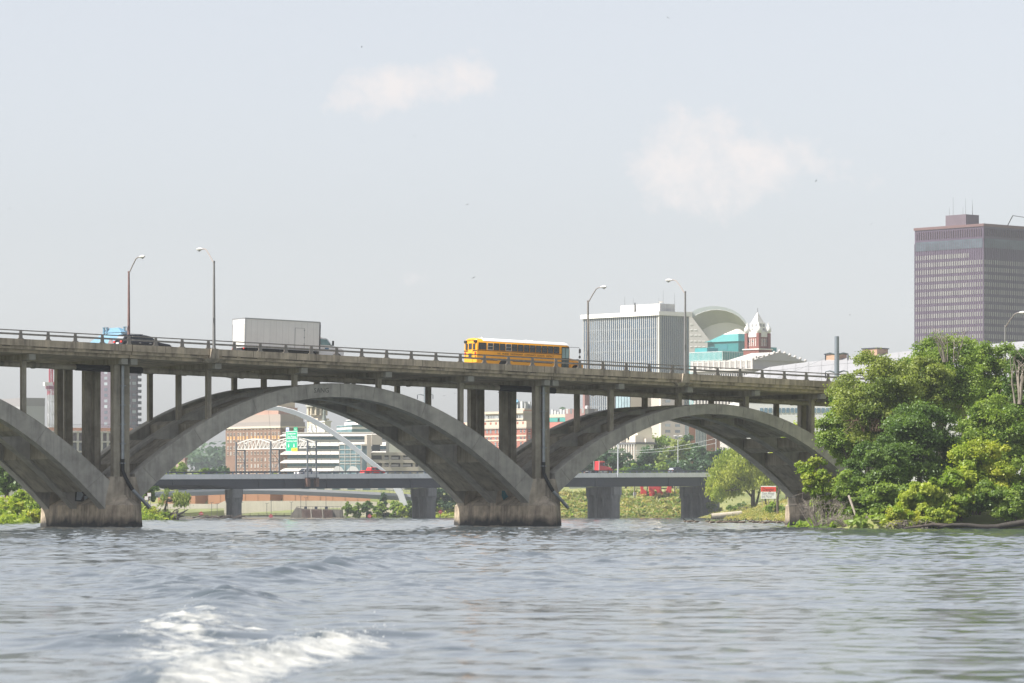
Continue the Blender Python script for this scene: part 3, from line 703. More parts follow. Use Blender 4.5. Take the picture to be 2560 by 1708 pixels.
def car(name, loc, rot, label, cat, col, L, W_, H, kind='suv', group=None, metal=0):
    t = empty(name, loc, 0, label, cat, group, rot); hw = W_/2
    cm = mat('paint %s' % (col,), col, .22, metal, 0, spec=.6)
    if kind == 'suv':
        low = [(0, .42), (L, .40), (L+.02, .72), (L-.12, .92), (L-1.15, 1.05), (.12, 1.08), (-.02, .8)]
        cabp = [(.06, 1.06), (L-1.1, 1.04), (L-1.55, 1.28), (L-2.0, 1.55), (L-2.4, H-.03), (L-3.0, H), (.75, H-.02), (.45, H-.1)]
    else:
        low = [(0, .55), (L, .50), (L+.02, .85), (L-.1, 1.05), (L-1.35, 1.17), (.05, 1.17), (-.02, .9)]
        cabp = [(1.75, 1.15), (L-1.3, 1.15), (L-1.75, 1.45), (L-2.1, H-.1), (L-2.5, H), (2.2, H), (1.95, H-.1)]
    m = MB(); m.loft([[(a, -hw*.94, b) for a, b in low], [(a, -hw, .75*b+.25*.7) for a, b in low], [(a, hw, .75*b+.25*.7) for a, b in low], [(a, hw*.94, b) for a, b in low]])
    m.v = []; m.f = []; m.m = []
    m.prism(low, -hw, hw, 'y'); m.build('body', cm, t, True, bevel=.09)
    m = MB(); zt = max(b for a, b in cabp); zb = min(b for a, b in cabp)
    def rg(s): return [(a, s*(hw-.05-.17*(b-zb)/(zt-zb)), b) for a, b in cabp]
    m.loft([rg(-1), rg(1)]); m.build('cabin', cm, t, True, bevel=.05)
    x0 = cabp[0][0]; 
    for s in (1, -1):
        def yq(b): return s*(hw-.05-.17*(b-zb)/(zt-zb))
        zl, zh = zb+.08, zt-.14
        xf = lambda b: L-(1.12 if kind == 'suv' else 1.32)-((b-zb)/(zt-zb))*(1.25 if kind == 'suv' else .95)
        cuts = [(.35, 1.15), (1.22, 2.15), (2.22, None)] if kind == 'suv' else [(2.05, 2.9), (2.97, None)]
        for a, b in cuts:
            pts = [(a+.12, zl), ((b if b else xf(zl)-.05), zl), ((b if b else xf(zh)-.05), zh), (a+(.3 if a < .5 else .12), zh)]
            m = MB(); m.hexa([(p, yq(q)-s*.03, q) for p, q in pts], [(p, yq(q)+s*.012, q) for p, q in pts]); m.build('window', gl_dark, t)
        m = MB(); m.box(-.03, .06, s*(hw-.22)-.16, s*(hw-.22)+.2*(1), .88, 1.08); m.build('taillight', redlamp, t, bevel=.02)
        m = MB(); m.box(L-.12, L+.03, s*(hw-.25)-.2, s*(hw-.25)+.2, .72, .86); m.build('headlight', lampglass, t, bevel=.02)
        m = MB(); m.box(L-1.75, L-1.55, s*(hw+.1)-.1, s*(hw+.1)+.1, zb+.02, zb+.17); m.build('mirror', cm, t, bevel=.04)
        for xx in (.95, L-.95):
            m = MB(); m.prism([(xx+.44*math.cos(a), .36+.44*math.sin(a)) for a in np.linspace(0, math.pi, 12)], s*hw-.012, s*hw+.012, 'y'); m.build('wheel_arch', black, t)
            wheel(t, xx, s*(hw-.12), .36, .24, (.3, .3, .32))
        for xx in ((1.75, 2.75) if kind == 'suv' else (2.75, 3.4)):
            m = MB(); m.box(xx-.12, xx+.08, s*(hw+.02)-.02, s*(hw+.02)+.02, .90 if kind == 'suv' else 1.0, .94 if kind == 'suv' else 1.04); m.build('door_handle', chrome, t)
    # glass front and rear
    a0, b0 = (L-1.12, zb+.06) if kind == 'suv' else (L-1.32, zb+.05)
    a1, b1 = (L-2.36, zt-.07) if kind == 'suv' else (L-2.15, zt-.12)
    m = MB(); m.hexa([(a0-.03, -hw+.15, b0), (a0+.03, -hw+.15, b0), (a0+.03, hw-.15, b0), (a0-.03, hw-.15, b0)], [(a1-.0, -hw+.27, b1), (a1+.07, -hw+.27, b1), (a1+.07, hw-.27, b1), (a1-.0, hw-.27, b1)]); m.build('windshield', gl_dark, t)
    if kind == 'suv':
        m = MB(); m.hexa([(.07, -hw+.2, 1.14), (.13, -hw+.2, 1.14), (.13, hw-.2, 1.14), (.07, hw-.2, 1.14)], [(.36, -hw+.3, H-.16), (.45, -hw+.3, H-.16), (.45, hw-.3, H-.16), (.36, hw-.3, H-.16)]); m.build('rear_window', glass('bright rear glass', (.3, .32, .34), .05), t)
        m = MB(); m.box(.3, .62, -.55, .55, H-.08, H-.02); m.build('spoiler', cm, t, bevel=.02)
        for s in (1, -1):
            m = MB(); m.bar((.9, s*(hw-.3), H+.03), (L-2.7, s*(hw-.3), H+.03), .04); m.build('roof_rail', black, t)
        m = MB(); m.box(-.04, .02, -.27, .27, .78, .92); m.build('number_plate', lampglass, t)
    else:
        m = MB(); m.box(.12, 1.72, -hw+.16, hw-.16, 1.168, 1.175); m.build('truck_bed', black, t)
        m = MB(); m.box(-.1, .05, -hw+.05, hw-.05, .48, .62); m.build('rear_bumper', chrome, t, bevel=.02)
    return t
car('car', on_bridge(.95, -2.6), (0, math.atan(-GR), TH), 'black estate car with red tail lights on the arch bridge under the rusty lamp', 'car', (.012, .014, .022), 4.85, 1.9, 1.66)
# ------------------------------------------------------------------ highway bridge beyond
T2H = R(40); U2 = Vector((math.cos(T2H), math.sin(T2H), 0)); V2 = Vector((-math.sin(T2H), math.cos(T2H), 0)); Q0 = Vector((41.2, 976, 0))
def s2(px, y=0):
    k = (px-1280)/F; o = Q0+V2*y
    return (k*o.y-o.x)/(U2.x-k*U2.y)
def Z2(s): return 11.05+.0088*s
def W2_(s, y, z=0): p = Q0+U2*s+V2*y; return Vector((p.x, p.y, z))
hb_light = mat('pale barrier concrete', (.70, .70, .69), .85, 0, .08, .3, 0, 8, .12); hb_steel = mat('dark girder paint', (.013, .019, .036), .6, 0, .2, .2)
hb_pier = mat('highway pier concrete', (.19, .188, .185), .85, 0, .2, .25, 0, 8, .35); rail_blue = mat('blue grey rail', (.08, .11, .17), .5, .3)
hw = empty('highway_bridge', Q0, T2H, 'long highway bridge with dark steel girders and pale barrier seen through the arches', 'bridge')
WD = 27.0
def highway():
    s0, s1 = s2(60), s2(2250)
    def sweep(prof, name, m_, a=s0, b=s1, n=24, zf=Z2, smooth=False):
        m = MB(); m.loft([[(s, y, zf(s)+z) for y, z in prof] for s in np.linspace(a, b, n)]); return m.build(name, m_, hw)
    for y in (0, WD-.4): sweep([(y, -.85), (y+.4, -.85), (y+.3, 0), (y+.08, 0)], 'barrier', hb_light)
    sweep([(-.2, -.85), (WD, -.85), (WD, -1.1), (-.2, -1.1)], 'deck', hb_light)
    sweep([(.45, -.845), (WD-.45, -.845), (WD-.45, -.40), (.45, -.40)], 'road_surface', asphalt)
    # girders: shallow over the left bank, haunched down to the deep river spans
    sa, sb = s2(520), s2(590)
    def depth(s): return 1.15 if s < sa else (2.15 if s > sb else 1.15+1.0*((s-sa)/(sb-sa))**1.3)
    for y in (.6, 7, 13.5, 20, WD-.9):
        m = MB(); ss = list(np.linspace(s0, sa, 6))+list(np.linspace(sa, sb, 8))[1:]+list(np.linspace(sb, s1, 20))[1:]
        m.loft([[(s, y, Z2(s)-1.1), (s, y+.12, Z2(s)-1.1), (s, y+.12, Z2(s)-1.1-depth(s)), (s, y, Z2(s)-1.1-depth(s))] for s in ss])
        m.loft([[(s, y-.2, Z2(s)-1.1-depth(s)), (s, y+.32, Z2(s)-1.1-depth(s)), (s, y+.32, Z2(s)-1.17-depth(s)), (s, y-.2, Z2(s)-1.17-depth(s))] for s in ss])
        m.build('girder', hb_steel, hw)
    for px in (435, 651, 715, 820, 926, 1030, 1130, 1400, 1492, 1675, 1756):
        s = s2(px); m = MB(); m.box(s-.08, s+.08, .42, .6, Z2(s)-1.1-depth(s), Z2(s)-1.1); m.build('stiffener', hb_steel, hw)
    rl = empty('railing', (0, 0, 0)); rl.parent = hw
    for y in (.15, WD-.2):
        m = MB(); m.loft([[(s, y-.06, Z2(s)+.42), (s, y+.06, Z2(s)+.42), (s, y+.06, Z2(s)+.62), (s, y-.06, Z2(s)+.62)] for s in np.linspace(s0, s1, 24)]); m.build('top_rail', mat('dark rail', (.05, .055, .065), .5), rl)
    m = MB(); m.box(-.16, .16, -.05, .05, 0, .5); pm = m.build('post', rail_blue, rl); pm.location = (s2(360), .15, Z2(s2(360)))
    s = s2(360)+2.15
    k = 0
    while s < s2(1830) and k < 96:
        o = pm.copy(); COL.objects.link(o); o.parent = rl; o.location = (s, .15, Z2(s)); s += 2.2; k += 1
    # piers
    for px, n, dx in ((592, 2, -14), (1077, 3, -34), (1538, 4, -56), (1788, 4, -72)):
        s = s2(px, 1.5); p0 = W2_(s, 1.5); pr = empty('pier', (0, 0, 0)); pr.parent = hw
        top = Z2(s)-1.18-2.15
        k1 = (px+dx-1280)/F; Yf = p0.y+15; p1 = Vector((k1*Yf, Yf, 0))
        inv = Matrix.Rotation(-T2H, 4, 'Z')
        a = inv @ (p0-Q0); b = inv @ (p1-Q0); d = (b-a).normalized(); nrm = Vector((-d.y, d.x, 0))
        for i in range(n):
            c = a.lerp(b, i/(n-1)); m = MB(); pr_ = []
            hwid, hl = 1.05, .95
            pl = [(hl+.5*0, -hwid), (hl, hwid), (-.4*hl, hwid), (-hl, hwid*.55), (-hl*1.15, 0), (-hl, -hwid*.55), (-.4*hl, -hwid)]
            ring = lambda z, f: [tuple(c+d*x*f+nrm*y*f)[:2]+(z,) for x, y in pl]
            m.loft([ring(-3, 1.0), ring(top-3.2, 1.0), ring(top-2.2, 1.25), ring(top, 1.3)]); m.build('shaft', hb_pier, pr, True)
        m = MB(); e = 1.0
        q = [a-d*1.9+nrm*e, b+d*1.2+nrm*e, b+d*1.2-nrm*e, a-d*1.9-nrm*e]
        m.hexa([(v.x, v.y, top-2.0) for v in q], [(v.x, v.y, top-.02) for v in q]); m.build('pier_cap', hb_pier, pr)
highway()
def gantry():
    wht = mat('pale truss paint', (.62, .60, .56), .5); leg = mat('grey gantry leg', (.16, .18, .2), .5, .4)
    s = s2(779, -.5); z0 = Z2(s)
    t = empty('sign_gantry', W2_(s, 0, 0), T2H, 'pale lattice sign gantry arching over the highway bridge carrying the green sign', 'sign gantry')
    zb = z0+5.9
    bays = [(-.6, 13.2), (13.6, 26.6)]
    for y, zl in ((-.6, -1.1), (13.4, -.3), (26.8, -.3)):
        for x in (-1.25, 1.25):
            m = MB(); m.tube([(x, y, z0+zl), (x, y, zb+1.7)], .2, 8); m.build('leg', leg, t, True)
        m = MB(); m.bar((-1.25, y, zb-.2), (1.25, y, zb-.2), .25)
        m.bar((-1.25, y, zb-.4), (1.25, y, zb-3), .08); m.bar((1.25, y, zb-3), (-1.25, y, zb-5.6), .08); m.bar((-1.25, y, zb-3), (1.25, y, zb-3), .09); m.build('leg_brace', leg, t)
    for a, b in bays:
        m = MB(); n = 9
        for x in (-1.0, 1.0):
            yt = [a+(b-a)*i/n for i in range(n+1)]; tz = [zb+1.25+1.05*math.sin(math.pi*i/n) for i in range(n+1)]
            for i in range(n):
                m.bar((x, yt[i], zb), (x, yt[i+1], zb), .2); m.bar((x, yt[i], tz[i]), (x, yt[i+1], tz[i+1]), .2)
                m.bar((x, yt[i], tz[i]), (x, yt[i+1], zb), .14)
            for i in range(n+1): m.bar((x, yt[i], zb), (x, yt[i], tz[i]), .1)
        for i in range(n+1):
            m.bar((-1, yt[i], zb), (1, yt[i], zb), .1); m.bar((-1, yt[i], tz[i]), (1, yt[i], tz[i]), .1)
            if i < n: m.bar((-1, yt[i], zb), (1, yt[i+1], zb), .08)
        m.build('truss', wht, t)
    for x in (-1.25, 1.25):
        m = MB(); m.box(x-.45, x+.45, -1.1, -.22, z0-2.9, z0-1.0); m.build('mounting_bracket', mat('rusty bracket', (.13, .07, .05), .8, 0, .4, 2), t)
    m = MB(); m.box(-1.7, 1.7, -1.0, -.24, z0-1.05, z0-.8); m.build('mounting_bracket', hb_steel, t)
    # the green sign hung on the near bay
    y0, y1 = 3.0, 7.35; X = -1.35; zc = zb+1.55; h = 2.3
    grn = mat('highway sign green', (.0, .36, .19), .5); wl_ = mat('sign white', (.8, .8, .8), .5); yl = mat('sign yellow', (.75, .6, .04), .5); bl = mat('sign blue', (.12, .22, .55), .5)
    sg = empty('highway_sign', W2_(s, 0, 0), T2H, 'green highway sign with white lettering and a yellow corner panel on the gantry', 'road sign')
    m = MB(); m.box(X-.04, X+.04, y0, y1, zc-h, zc+h); m.build('panel', grn, sg)
    m = MB()
    for q in ((y0-.02, y0+.08, zc-h, zc+h), (y1-.08, y1+.02, zc-h, zc+h), (y0, y1, zc-h-.02, zc-h+.08), (y0, y1, zc+h-.08, zc+h+.02)): m.box(X-.055, X-.03, *q)
    m.box(X-.055, X-.03, y0+.25, y1-.25, zc+.62, zc+.72); m.build('border', wl_, sg)
    yc = (y0+y1)/2
    def tx(txt, size, y, z, mm, xs=1): return text(txt, size, mm, sg, 'lettering', plane_M((X-.06, y, z), (0, -1, 0), (0, 0, 1)), xs=xs, thick=.005)
    tx('Downtown', .74, yc, zc+1.75, wl_, .95); tx('Des Moines', .74, yc, zc+1.05, wl_, .95); tx('Iowa Events Center', .68, yc, zc+.05, wl_, .72)
    for dy in (-.9, 1.1):
        m = MB(); m.prism([(yc+dy-.1, zc-.55), (yc+dy-.1, zc-1.05), (yc+dy-.28, zc-1.0), (yc+dy, zc-1.45), (yc+dy+.28, zc-1.0), (yc+dy+.1, zc-1.05), (yc+dy+.1, zc-.55)], X-.065, X-.04, 'x'); m.build('arrow', wl_, sg)
    m = MB(); m.box(X-.07, X-.04, y0-.02, y0+2.2, zc-h, zc-h+.78); m.build('exit_panel', yl, sg); text('EXIT ONLY', .42, mat('sign black', (.02, .02, .02), .5), sg, 'lettering', plane_M((X-.075, y0+1.1, zc-h+.39), (0, -1, 0), (0, 0, 1)), xs=.75)
    m = MB(); m.box(X-.04, X+.04, y0, y0+1.4, zc+h+.03, zc+h+.85); m.build('exit_tab', grn, sg); tx('EXIT 8', .4, y0+.7, zc+h+.44, wl_, .8)
    m = MB(); m.box(X-.04, X+.04, y1-1.15, y1, zc+h+.03, zc+h+.85); m.build('route_tab', mat('pale blue tab', (.45, .52, .75), .5), sg)
    m = MB(); m.box(X-.05, X-.03, y1-.95, y1-.2, zc+h+.12, zc+h+.4); m.build('route_mark', bl, sg)
gantry()
def on_hw(px, y, heading=1): s = s2(px, y); return W2_(s, y, Z2(s)-.40), (0, -.0088*heading, T2H if heading > 0 else T2H+math.pi)
loc, rt = on_hw(906, 3.2); car('pickup_truck', loc, rt, 'red crew-cab pickup truck on the highway bridge under the white arch', 'pickup truck', (.55, .02, .02), 5.9, 2.0, 1.9, 'pickup')
loc, rt = on_hw(740, 19.5, -1); loc = W2_(s2(741, 19.5)+0, 19.5, Z2(s2(741, 19.5))-.4); car('pickup_truck', loc+U2*5.9, rt, 'silver white pickup truck driving left on the far lanes of the highway bridge', 'pickup truck', (.6, .6, .62), 5.9, 2.0, 1.9, 'pickup', metal=.2)
loc, rt = on_hw(1676, 3.2); car('car', loc, rt, 'grey estate car with red tail lights on the highway bridge behind the willow tree', 'car', (.11, .12, .15), 4.8, 1.9, 1.75, metal=.4)
def tractor():
    loc, rt = on_hw(1468, 3.2); red = mat('truck red', (.5, .025, .03), .3)
    t = empty('semi_tractor', loc, 0, 'red semi tractor with a bare chassis and no trailer on the highway bridge', 'truck', None, rt)
    m = MB(); m.box(0, 7.6, -.5, .5, .75, 1.05); m.build('chassis', mat('pale chassis', (.3, .3, .32), .5), t)
    m = MB(); m.box(3.1, 5.0, -1.05, 1.05, .95, 3.25, .12, .08); m.build('cab', red, t, bevel=.12)
    m = MB(); m.hexa([(4.9, -.85, 1.0), (7.3, -.75, .95), (7.3, .75, .95), (4.9, .85, 1.0)], [(4.9, -.75, 2.1), (7.2, -.55, 1.75), (7.2, .55, 1.75), (4.9, .75, 2.1)]); m.build('hood', red, t, bevel=.1)
    for s in (1, -1):
        m = MB(); m.box(4.0, 4.75, s*1.0-.06, s*1.0+.06, 2.1, 2.9); m.build('window', gl_dark, t)
        m = MB(); m.box(3.35, 3.75, s*1.0-.06, s*1.0+.06, 2.2, 2.9); m.build('window', gl_dark, t)
        m = MB(); m.tube([(3.0, s*.95, 1.0), (3.0, s*.95, 3.5)], .09, 8); m.build('exhaust_stack', chrome, t, True)
        m = MB(); m.box(5.9, 7.3, s*.95-.2, s*.95+.2, 1.05, 1.25); m.build('fender', red, t, bevel=.06)
        m = MB(); m.box(3.2, 5.4, s*1.0-.2, s*1.0+.15, .5, .9); m.build('fuel_tank', chrome, t, bevel=.08)
        for x in (.7, 2.0, 6.6): wheel(t, x, s*.95, .5, .35 if x > 5 else .5, (.25, .25, .25))
        m = MB(); m.box(.3, 2.4, s*.95-.26, s*.95+.26, 1.02, 1.1); m.build('mudguard', black, t)
    m = MB(); m.box(4.93, 5.02, -.85, .85, 2.15, 2.95); m.build('windshield', gl_dark, t)
    m = MB(); m.box(7.3, 7.45, -1, 1, .5, .9); m.build('front_bumper', mat('yellow bumper', (.6, .4, .03), .4), t)
    for y in (-.5, 0, .5):
        m = MB(); m.box(4.6, 4.7, y-.05, y+.05, 3.25, 3.33); m.build('roof_lamp', amber, t)
    m = MB(); m.lathe([(.7, 1.05), (.7, 1.15)], (1.4, 0, 0), 12); m.build('fifth_wheel', black, t)
tractor()
def pole_lamp(px, py0, py1, Y, label, heads=1, r=.13, z0=None):
    b = P(px, py0, Y); tz = P(px, py1, Y).z; m_ = mat('pale pole', (.5, .52, .54), .5, .3)
    t = empty('light_pole', (b.x, b.y, z0 if z0 is not None else gz(b.x, b.y)), 0, label, 'light pole'); h = tz-t.location.z
    m = MB(); m.tube([(0, 0, 0), (0, 0, h)], [r*1.25, r*.7], 8); m.build('pole', m_, t, True)
    m = MB(); m.bar((-1.1, 0, h), (1.1, 0, h), .14); m.build('crossarm', m_, t)
    for x in ((-.75, .75) if heads > 1 else (0.9,)):
        m = MB(); m.box(x-.45, x+.45, -.3, .3, h+.02, h+.28, .1, .08); m.build('lamp_head', lamp_head, t, bevel=.04)
    return t
s = s2(1545, -.35); pole_lamp(1545, 1185, 1084, W2_(s, -.35).y, 'tall pale pole standing on the highway bridge barrier right of the red semi', 1, .17, Z2(s)-1.1)
pole_lamp(1695, 1150, 1091, 1062, 'white floodlight mast in front of the dark trees under the right arch', 2, .14)
pole_lamp(1790, 1130, 1085, 1085, 'floodlight mast half hidden under the right arch beside the brick building', 2, .12)
# ------------------------------------------------------------------ white footbridge with a leaning arch
white_steel = mat('white bridge steel', (.85, .86, .86), .5, 0, .04, .1); fb_grey = mat('footbridge deck edge', (.40, .41, .42), .6, 0, .05, .2)
def footbridge():
    Y = 1010; t = empty('foot_bridge', (0, 0, 0), 0, 'white footbridge with one slender leaning arch behind the highway bridge', 'bridge')
    up = [(640, 1013.5), (671, 1015.5), (700, 1017), (732, 1024), (770, 1039), (797, 1053), (823, 1069.5), (845, 1084), (871, 1102), (894, 1121), (917, 1141), (939, 1158.5), (959, 1174), (985, 1199), (1006, 1228), (1018, 1262)]
    lo = [(640, 1026), (671, 1026.5), (700, 1027), (740, 1039), (771, 1053), (800, 1069), (823, 1082.5), (845, 1098.5), (871, 1116.5), (894, 1134), (915, 1153.5), (933, 1168), (952, 1184), (976, 1212), (994, 1240), (1004, 1272)]
    rings = []
    cen = []
    for (ux, uy), (lx, ly) in zip(up, lo):
        a, b = P(ux, uy, Y-.2), P(lx, ly, Y+.3); d = (a-b)
        lean = (a.z+b.z)/2*.14
        off = Vector((0, -lean+3, 0)); n = Vector((0, 1.5, .1))
        rings.append([a+off, a+off+n, b+off+n, b+off]); cen.append((a+b)/2+off+n/2)
    mir = []
    xm = P(640, 1000, Y).x
    full = [[Vector((2*xm-v.x, v.y, v.z)) for v in r] for r in rings[:0:-1]]+rings
    m = MB(); m.loft(full); m.build('arch', white_steel, t, True)
    top = [(330, 1236), (395, 1229), (470, 1225), (560, 1221.5), (640, 1220.5), (720, 1221.5), (800, 1224), (880, 1227.5), (960, 1231.5), (1030, 1236), (1060, 1240)]
    m = MB(); rr = []
    for px, py in top:
        e = P(px, py, Y); th_ = 1.0+.35*max(0, (px-640)/420)
        rr.append([(e.x, Y+8-4, e.z), (e.x, Y+8, e.z), (e.x, Y+6.5, e.z-th_-.4), (e.x, Y+5.2, e.z-th_-.5), (e.x, Y+4, e.z-th_*.55)])
    m.loft(rr); m.build('deck', fb_grey, t)
    m = MB()
    for yo in (4.1,):
        for i in range(len(top)-1):
            a, b = P(top[i][0], top[i][1], Y), P(top[i+1][0], top[i+1][1], Y)
            for dz in (1.25, .7): m.bar((a.x, Y+yo, a.z+dz), (b.x, Y+yo, b.z+dz), .09)
    m.build('handrail', mat('footbridge rail', (.22, .24, .27), .5, .4), t)
    xs_ = np.linspace(P(335, 0, Y).x, P(1055, 0, Y).x, 70); tp = [(P(a, b, Y).x, P(a, b, Y).z) for a, b in top]
    m = MB()
    for x in xs_:
        z = float(np.interp(x, [a for a, b in tp], [b for a, b in tp])); m.bar((x, Y+4.1, z), (x+.18, Y+3.85, z+1.3), .06)
    m.build('baluster', MATS['footbridge rail'], t)['kind'] = 'stuff'
    cab = mat('stay cable', (.16, .17, .18), .5)
    for i in range(1, 13):
        c = cen[i]
        if c.z < 9: continue
        z = float(np.interp(c.x*.9-3, [a for a, b in tp], [b for a, b in tp])); m = MB(); m.tube([c, (c.x*.94-2.2, Y+4.2, z)], .03, 5); m.build('cable', cab, t)
footbridge()
# ------------------------------------------------------------------ far bank: flood wall, terracotta wall, intake, fences, signs
def wallpx(name, pts_top, pts_bot, Y, thick, m_, label, cat, **k):
    """a real wall of the given thickness whose outline runs through the points"""
    m = MB(); a = [P(x, y, Y) for x, y in pts_top]+[P(x, y, Y) for x, y in reversed(pts_bot)]
    o = P(*pts_bot[0], Y)
    m.prism([(v.x-o.x, v.z-o.z) for v in a], 0, thick, 'y'); b = m.build(name, m_, None, loc=(o.x, o.y, o.z)); return tag(b, label, cat, **k)
terr = mat('terracotta panels', (.52, .27, .16), .8, 0, .1, .08); floodc = mat('flood wall concrete', (.62, .575, .48), .9, 0, .12, .08, 0, 8, .12)
wt = empty('terracotta_wall', P(395, 1262, 1052), 0, 'long orange terracotta panel wall on top of the far river bank', 'wall')
base = P(395, 1262, 1052)
for i in range(17):
    x0 = 395+i*31.2; a, b = P(x0, 1262, 1052).x-base.x, P(x0+30.6, 1262, 1052).x-base.x
    top = P(0, 1235.5, 1052).z-base.z
    if i in (3, 9): 
        m = MB(); m.hexa([(a, 0, -2), (b, 3.2, -2), (b, 3.8, -2), (a, .6, -2)], [(a, 0, top+.25), (b, 3.2, top+.25), (b, 3.8, top+.25), (a, .6, top+.25)]); m.build('wall_panel', mat('recessed terracotta', (.40, .19, .11), .8, 0, .1, .1), wt)
    else:
        m = MB(); m.box(a, b, 0, .5, -2, top-.004*i); m.build('wall_panel', terr, wt)
    m = MB(); m.box(b-.0, b+.06, -.05, .45, -2, top); m.build('joint', mat('wall joint', (.28, .16, .1), .9), wt)
wallpx('flood_wall', [(300, 1259), (545, 1260), (560, 1253), (800, 1252), (930, 1254), (1010, 1262)], [(300, 1296), (1010, 1296)], 1040, 1.2, floodc, 'long pale concrete flood wall below the terracotta panels', 'wall')
# grass wedges in front of it
def bank_grass(pts, Y0, Y1, name='grass_bank'):
    m = MB(); lo = [P(a, b, Y0) for a, b, c in pts]; hi = [P(a, c, Y1) for a, b, c in pts]
    n = len(pts); m.add(lo+hi+[Vector((v.x, v.y+1, -2)) for v in hi]+[Vector((v.x, v.y, -2)) for v in lo], [(i, i+1, n+i+1, n+i) for i in range(n-1)]+[(3*n+i, 3*n+i+1, i+1, i) for i in range(n-1)]+[(n+i, n+i+1, 2*n+i+1, 2*n+i) for i in range(n-1)])
    return tag(m.build(name, mat('mown grass', (.15, .17, .06), .9, 0, .25, .15), smooth=True), kind='structure')
bank_grass([(390, 1283, 1273), (470, 1282, 1272.5), (560, 1276, 1271)], 1024, 1036)
bank_grass([(560, 1289, 1288), (640, 1289, 1281), (760, 1289, 1273), (850, 1290, 1270)], 1018, 1036)
m = MB(); e0, e1 = P(455, 1288, 1016), P(860, 1288, 1016)
rv = empty('river_edge_rail', (e0.x, 1016, 0), 0, 'low rusty fence along the foot of the far flood wall', 'fence')
m.box(0, e1.x-e0.x, 0, 1.0, -2, .35); m.build('kerb', floodc, rv)
m = MB(); L_ = e1.x-e0.x; m.box(0, L_, -.1, 0, .9, 1.0); m.box(0, L_, -.1, 0, .5, .56); m.build('rail', mat('rusty rail', (.14, .10, .08), .8), rv)
for i in range(20):
    m = MB(); x = L_*i/19; m.box(x-.06, x+.06, -.12, .02, .2, 1.05); m.build('post', MATS['rusty rail'], rv)
# water intake
t = empty('water_intake', P(722, 1292, 1004), 0, 'low stone water intake with a slanting rusty trash rack at the far bank', 'intake')
def rel(px, py, Y, o): v = P(px, py, Y); return (v.x-o.x, v.z-o.z)
o = t.location.copy(); stone = mat('stained stone', (.20, .18, .15), .9, 0, .3, .3, 0, 8, .4)
m = MB(); m.prism([rel(722, 1300, 1004, o), rel(854, 1300, 1004, o), rel(854, 1274, 1004, o), rel(755, 1272, 1004, o), rel(740, 1268, 1004, o), rel(728, 1284, 1004, o)], 1.5, 8, 'y'); m.build('base', stone, t)
m = MB(); 
for i in range(40):
    x0 = 757+i*1.92; a = rel(x0, 1293, 1004, o); b = rel(x0, 1274.5, 1004, o); m.bar((a[0], .1, a[1]-.6), (b[0]-.3, 1.45, b[1]), .1)
m.build('trash_rack', mat('rusty iron', (.085, .05, .04), .85, 0, .4, 1), t)
for px in (779, 808):
    a = rel(px, 1293, 1004, o); b = rel(px-3, 1274, 1004, o); m = MB(); m.bar((a[0], 0, a[1]-.5), (b[0], 1.4, b[1]), .25); m.build('rib', stone, t)
m = MB()
for px in (763, 789, 815):
    a = rel(px, 1274, 1004, o); m.box(a[0]-.35, a[0]+.35, 2, 2.7, a[1]-.1, a[1]+.75)
m.build('hoist', hb_steel, t)
m = MB(); a, b = rel(740, 1266.5, 1004, o), rel(852, 1266.5, 1004, o); m.bar((a[0], 2.2, a[1]), (b[0], 2.2, b[1]), .07)
for i in range(12): x = a[0]+(b[0]-a[0])*i/11; m.bar((x, 2.2, a[1]), (x, 2.2, a[1]-.9), .06)
m.build('handrail', hb_steel, t)
for i, (px, y0, y1) in enumerate([(461, 1265, 1290), (529, 1257, 1288), (543, 1260, 1288), (603, 1257, 1288), (667, 1259, 1288), (678, 1252, 1289), (728, 1256, 1276), (752, 1240, 1272), (815, 1240, 1272), (765, 1245, 1272)]):
    b = P(px, y1, 1022); h = P(px, y0, 1022).z-b.z; t = empty('lamp_post', b, 0, 'thin dark lamp post in front of the far flood wall', 'lamp post', 'thin lamp posts along the far flood wall')
    m = MB(); m.tube([(0, 0, -1), (0, 0, h)], .07, 6); m.build('pole', mat('dark post', (.07, .07, .07), .6), t)
    m = MB(); m.bar((0, 0, h), (.5, 0, h+.15), .1); m.bar((0, 0, h), (-.45, 0, h+.1), .08); m.build('lamp_head', MATS['dark post'], t)
bred = mat('buoy sign red', (.42, .03, .05), .5); bwh = mat('buoy white', (.7, .68, .68), .5)
for px, py, Y, lab in ((503, 1284.5, 930, 'red diamond danger sign on a post at the far left bank'), (677, 1290.5, 985, 'red floating warning sign half sunk near the flood wall'), (924, 1290.5, 985, 'red diamond buoy sign low on the water before the bushes'), (1101, 1280, 960, 'red diamond sign on a post just left of the middle pier')):
    c = P(px, py, Y); t = empty('danger_sign', (c.x, c.y, 0), 0, lab, 'warning sign')
    r_ = .58; z = c.z; m = MB(); m.prism([(0, z-r_), (r_, z), (0, z+r_), (-r_, z)], -.05, .05, 'y'); m.build('panel', bred, t)
    text('DAM', .3, bwh, t, 'lettering', plane_M((0, -.056, z), (1, 0, 0), (0, 0, 1)), thick=.003)
    m = MB(); m.tube([(0, .1, -1.5), (0, .1, z)], .06, 6); m.build('post', MATS['dark post'], t)
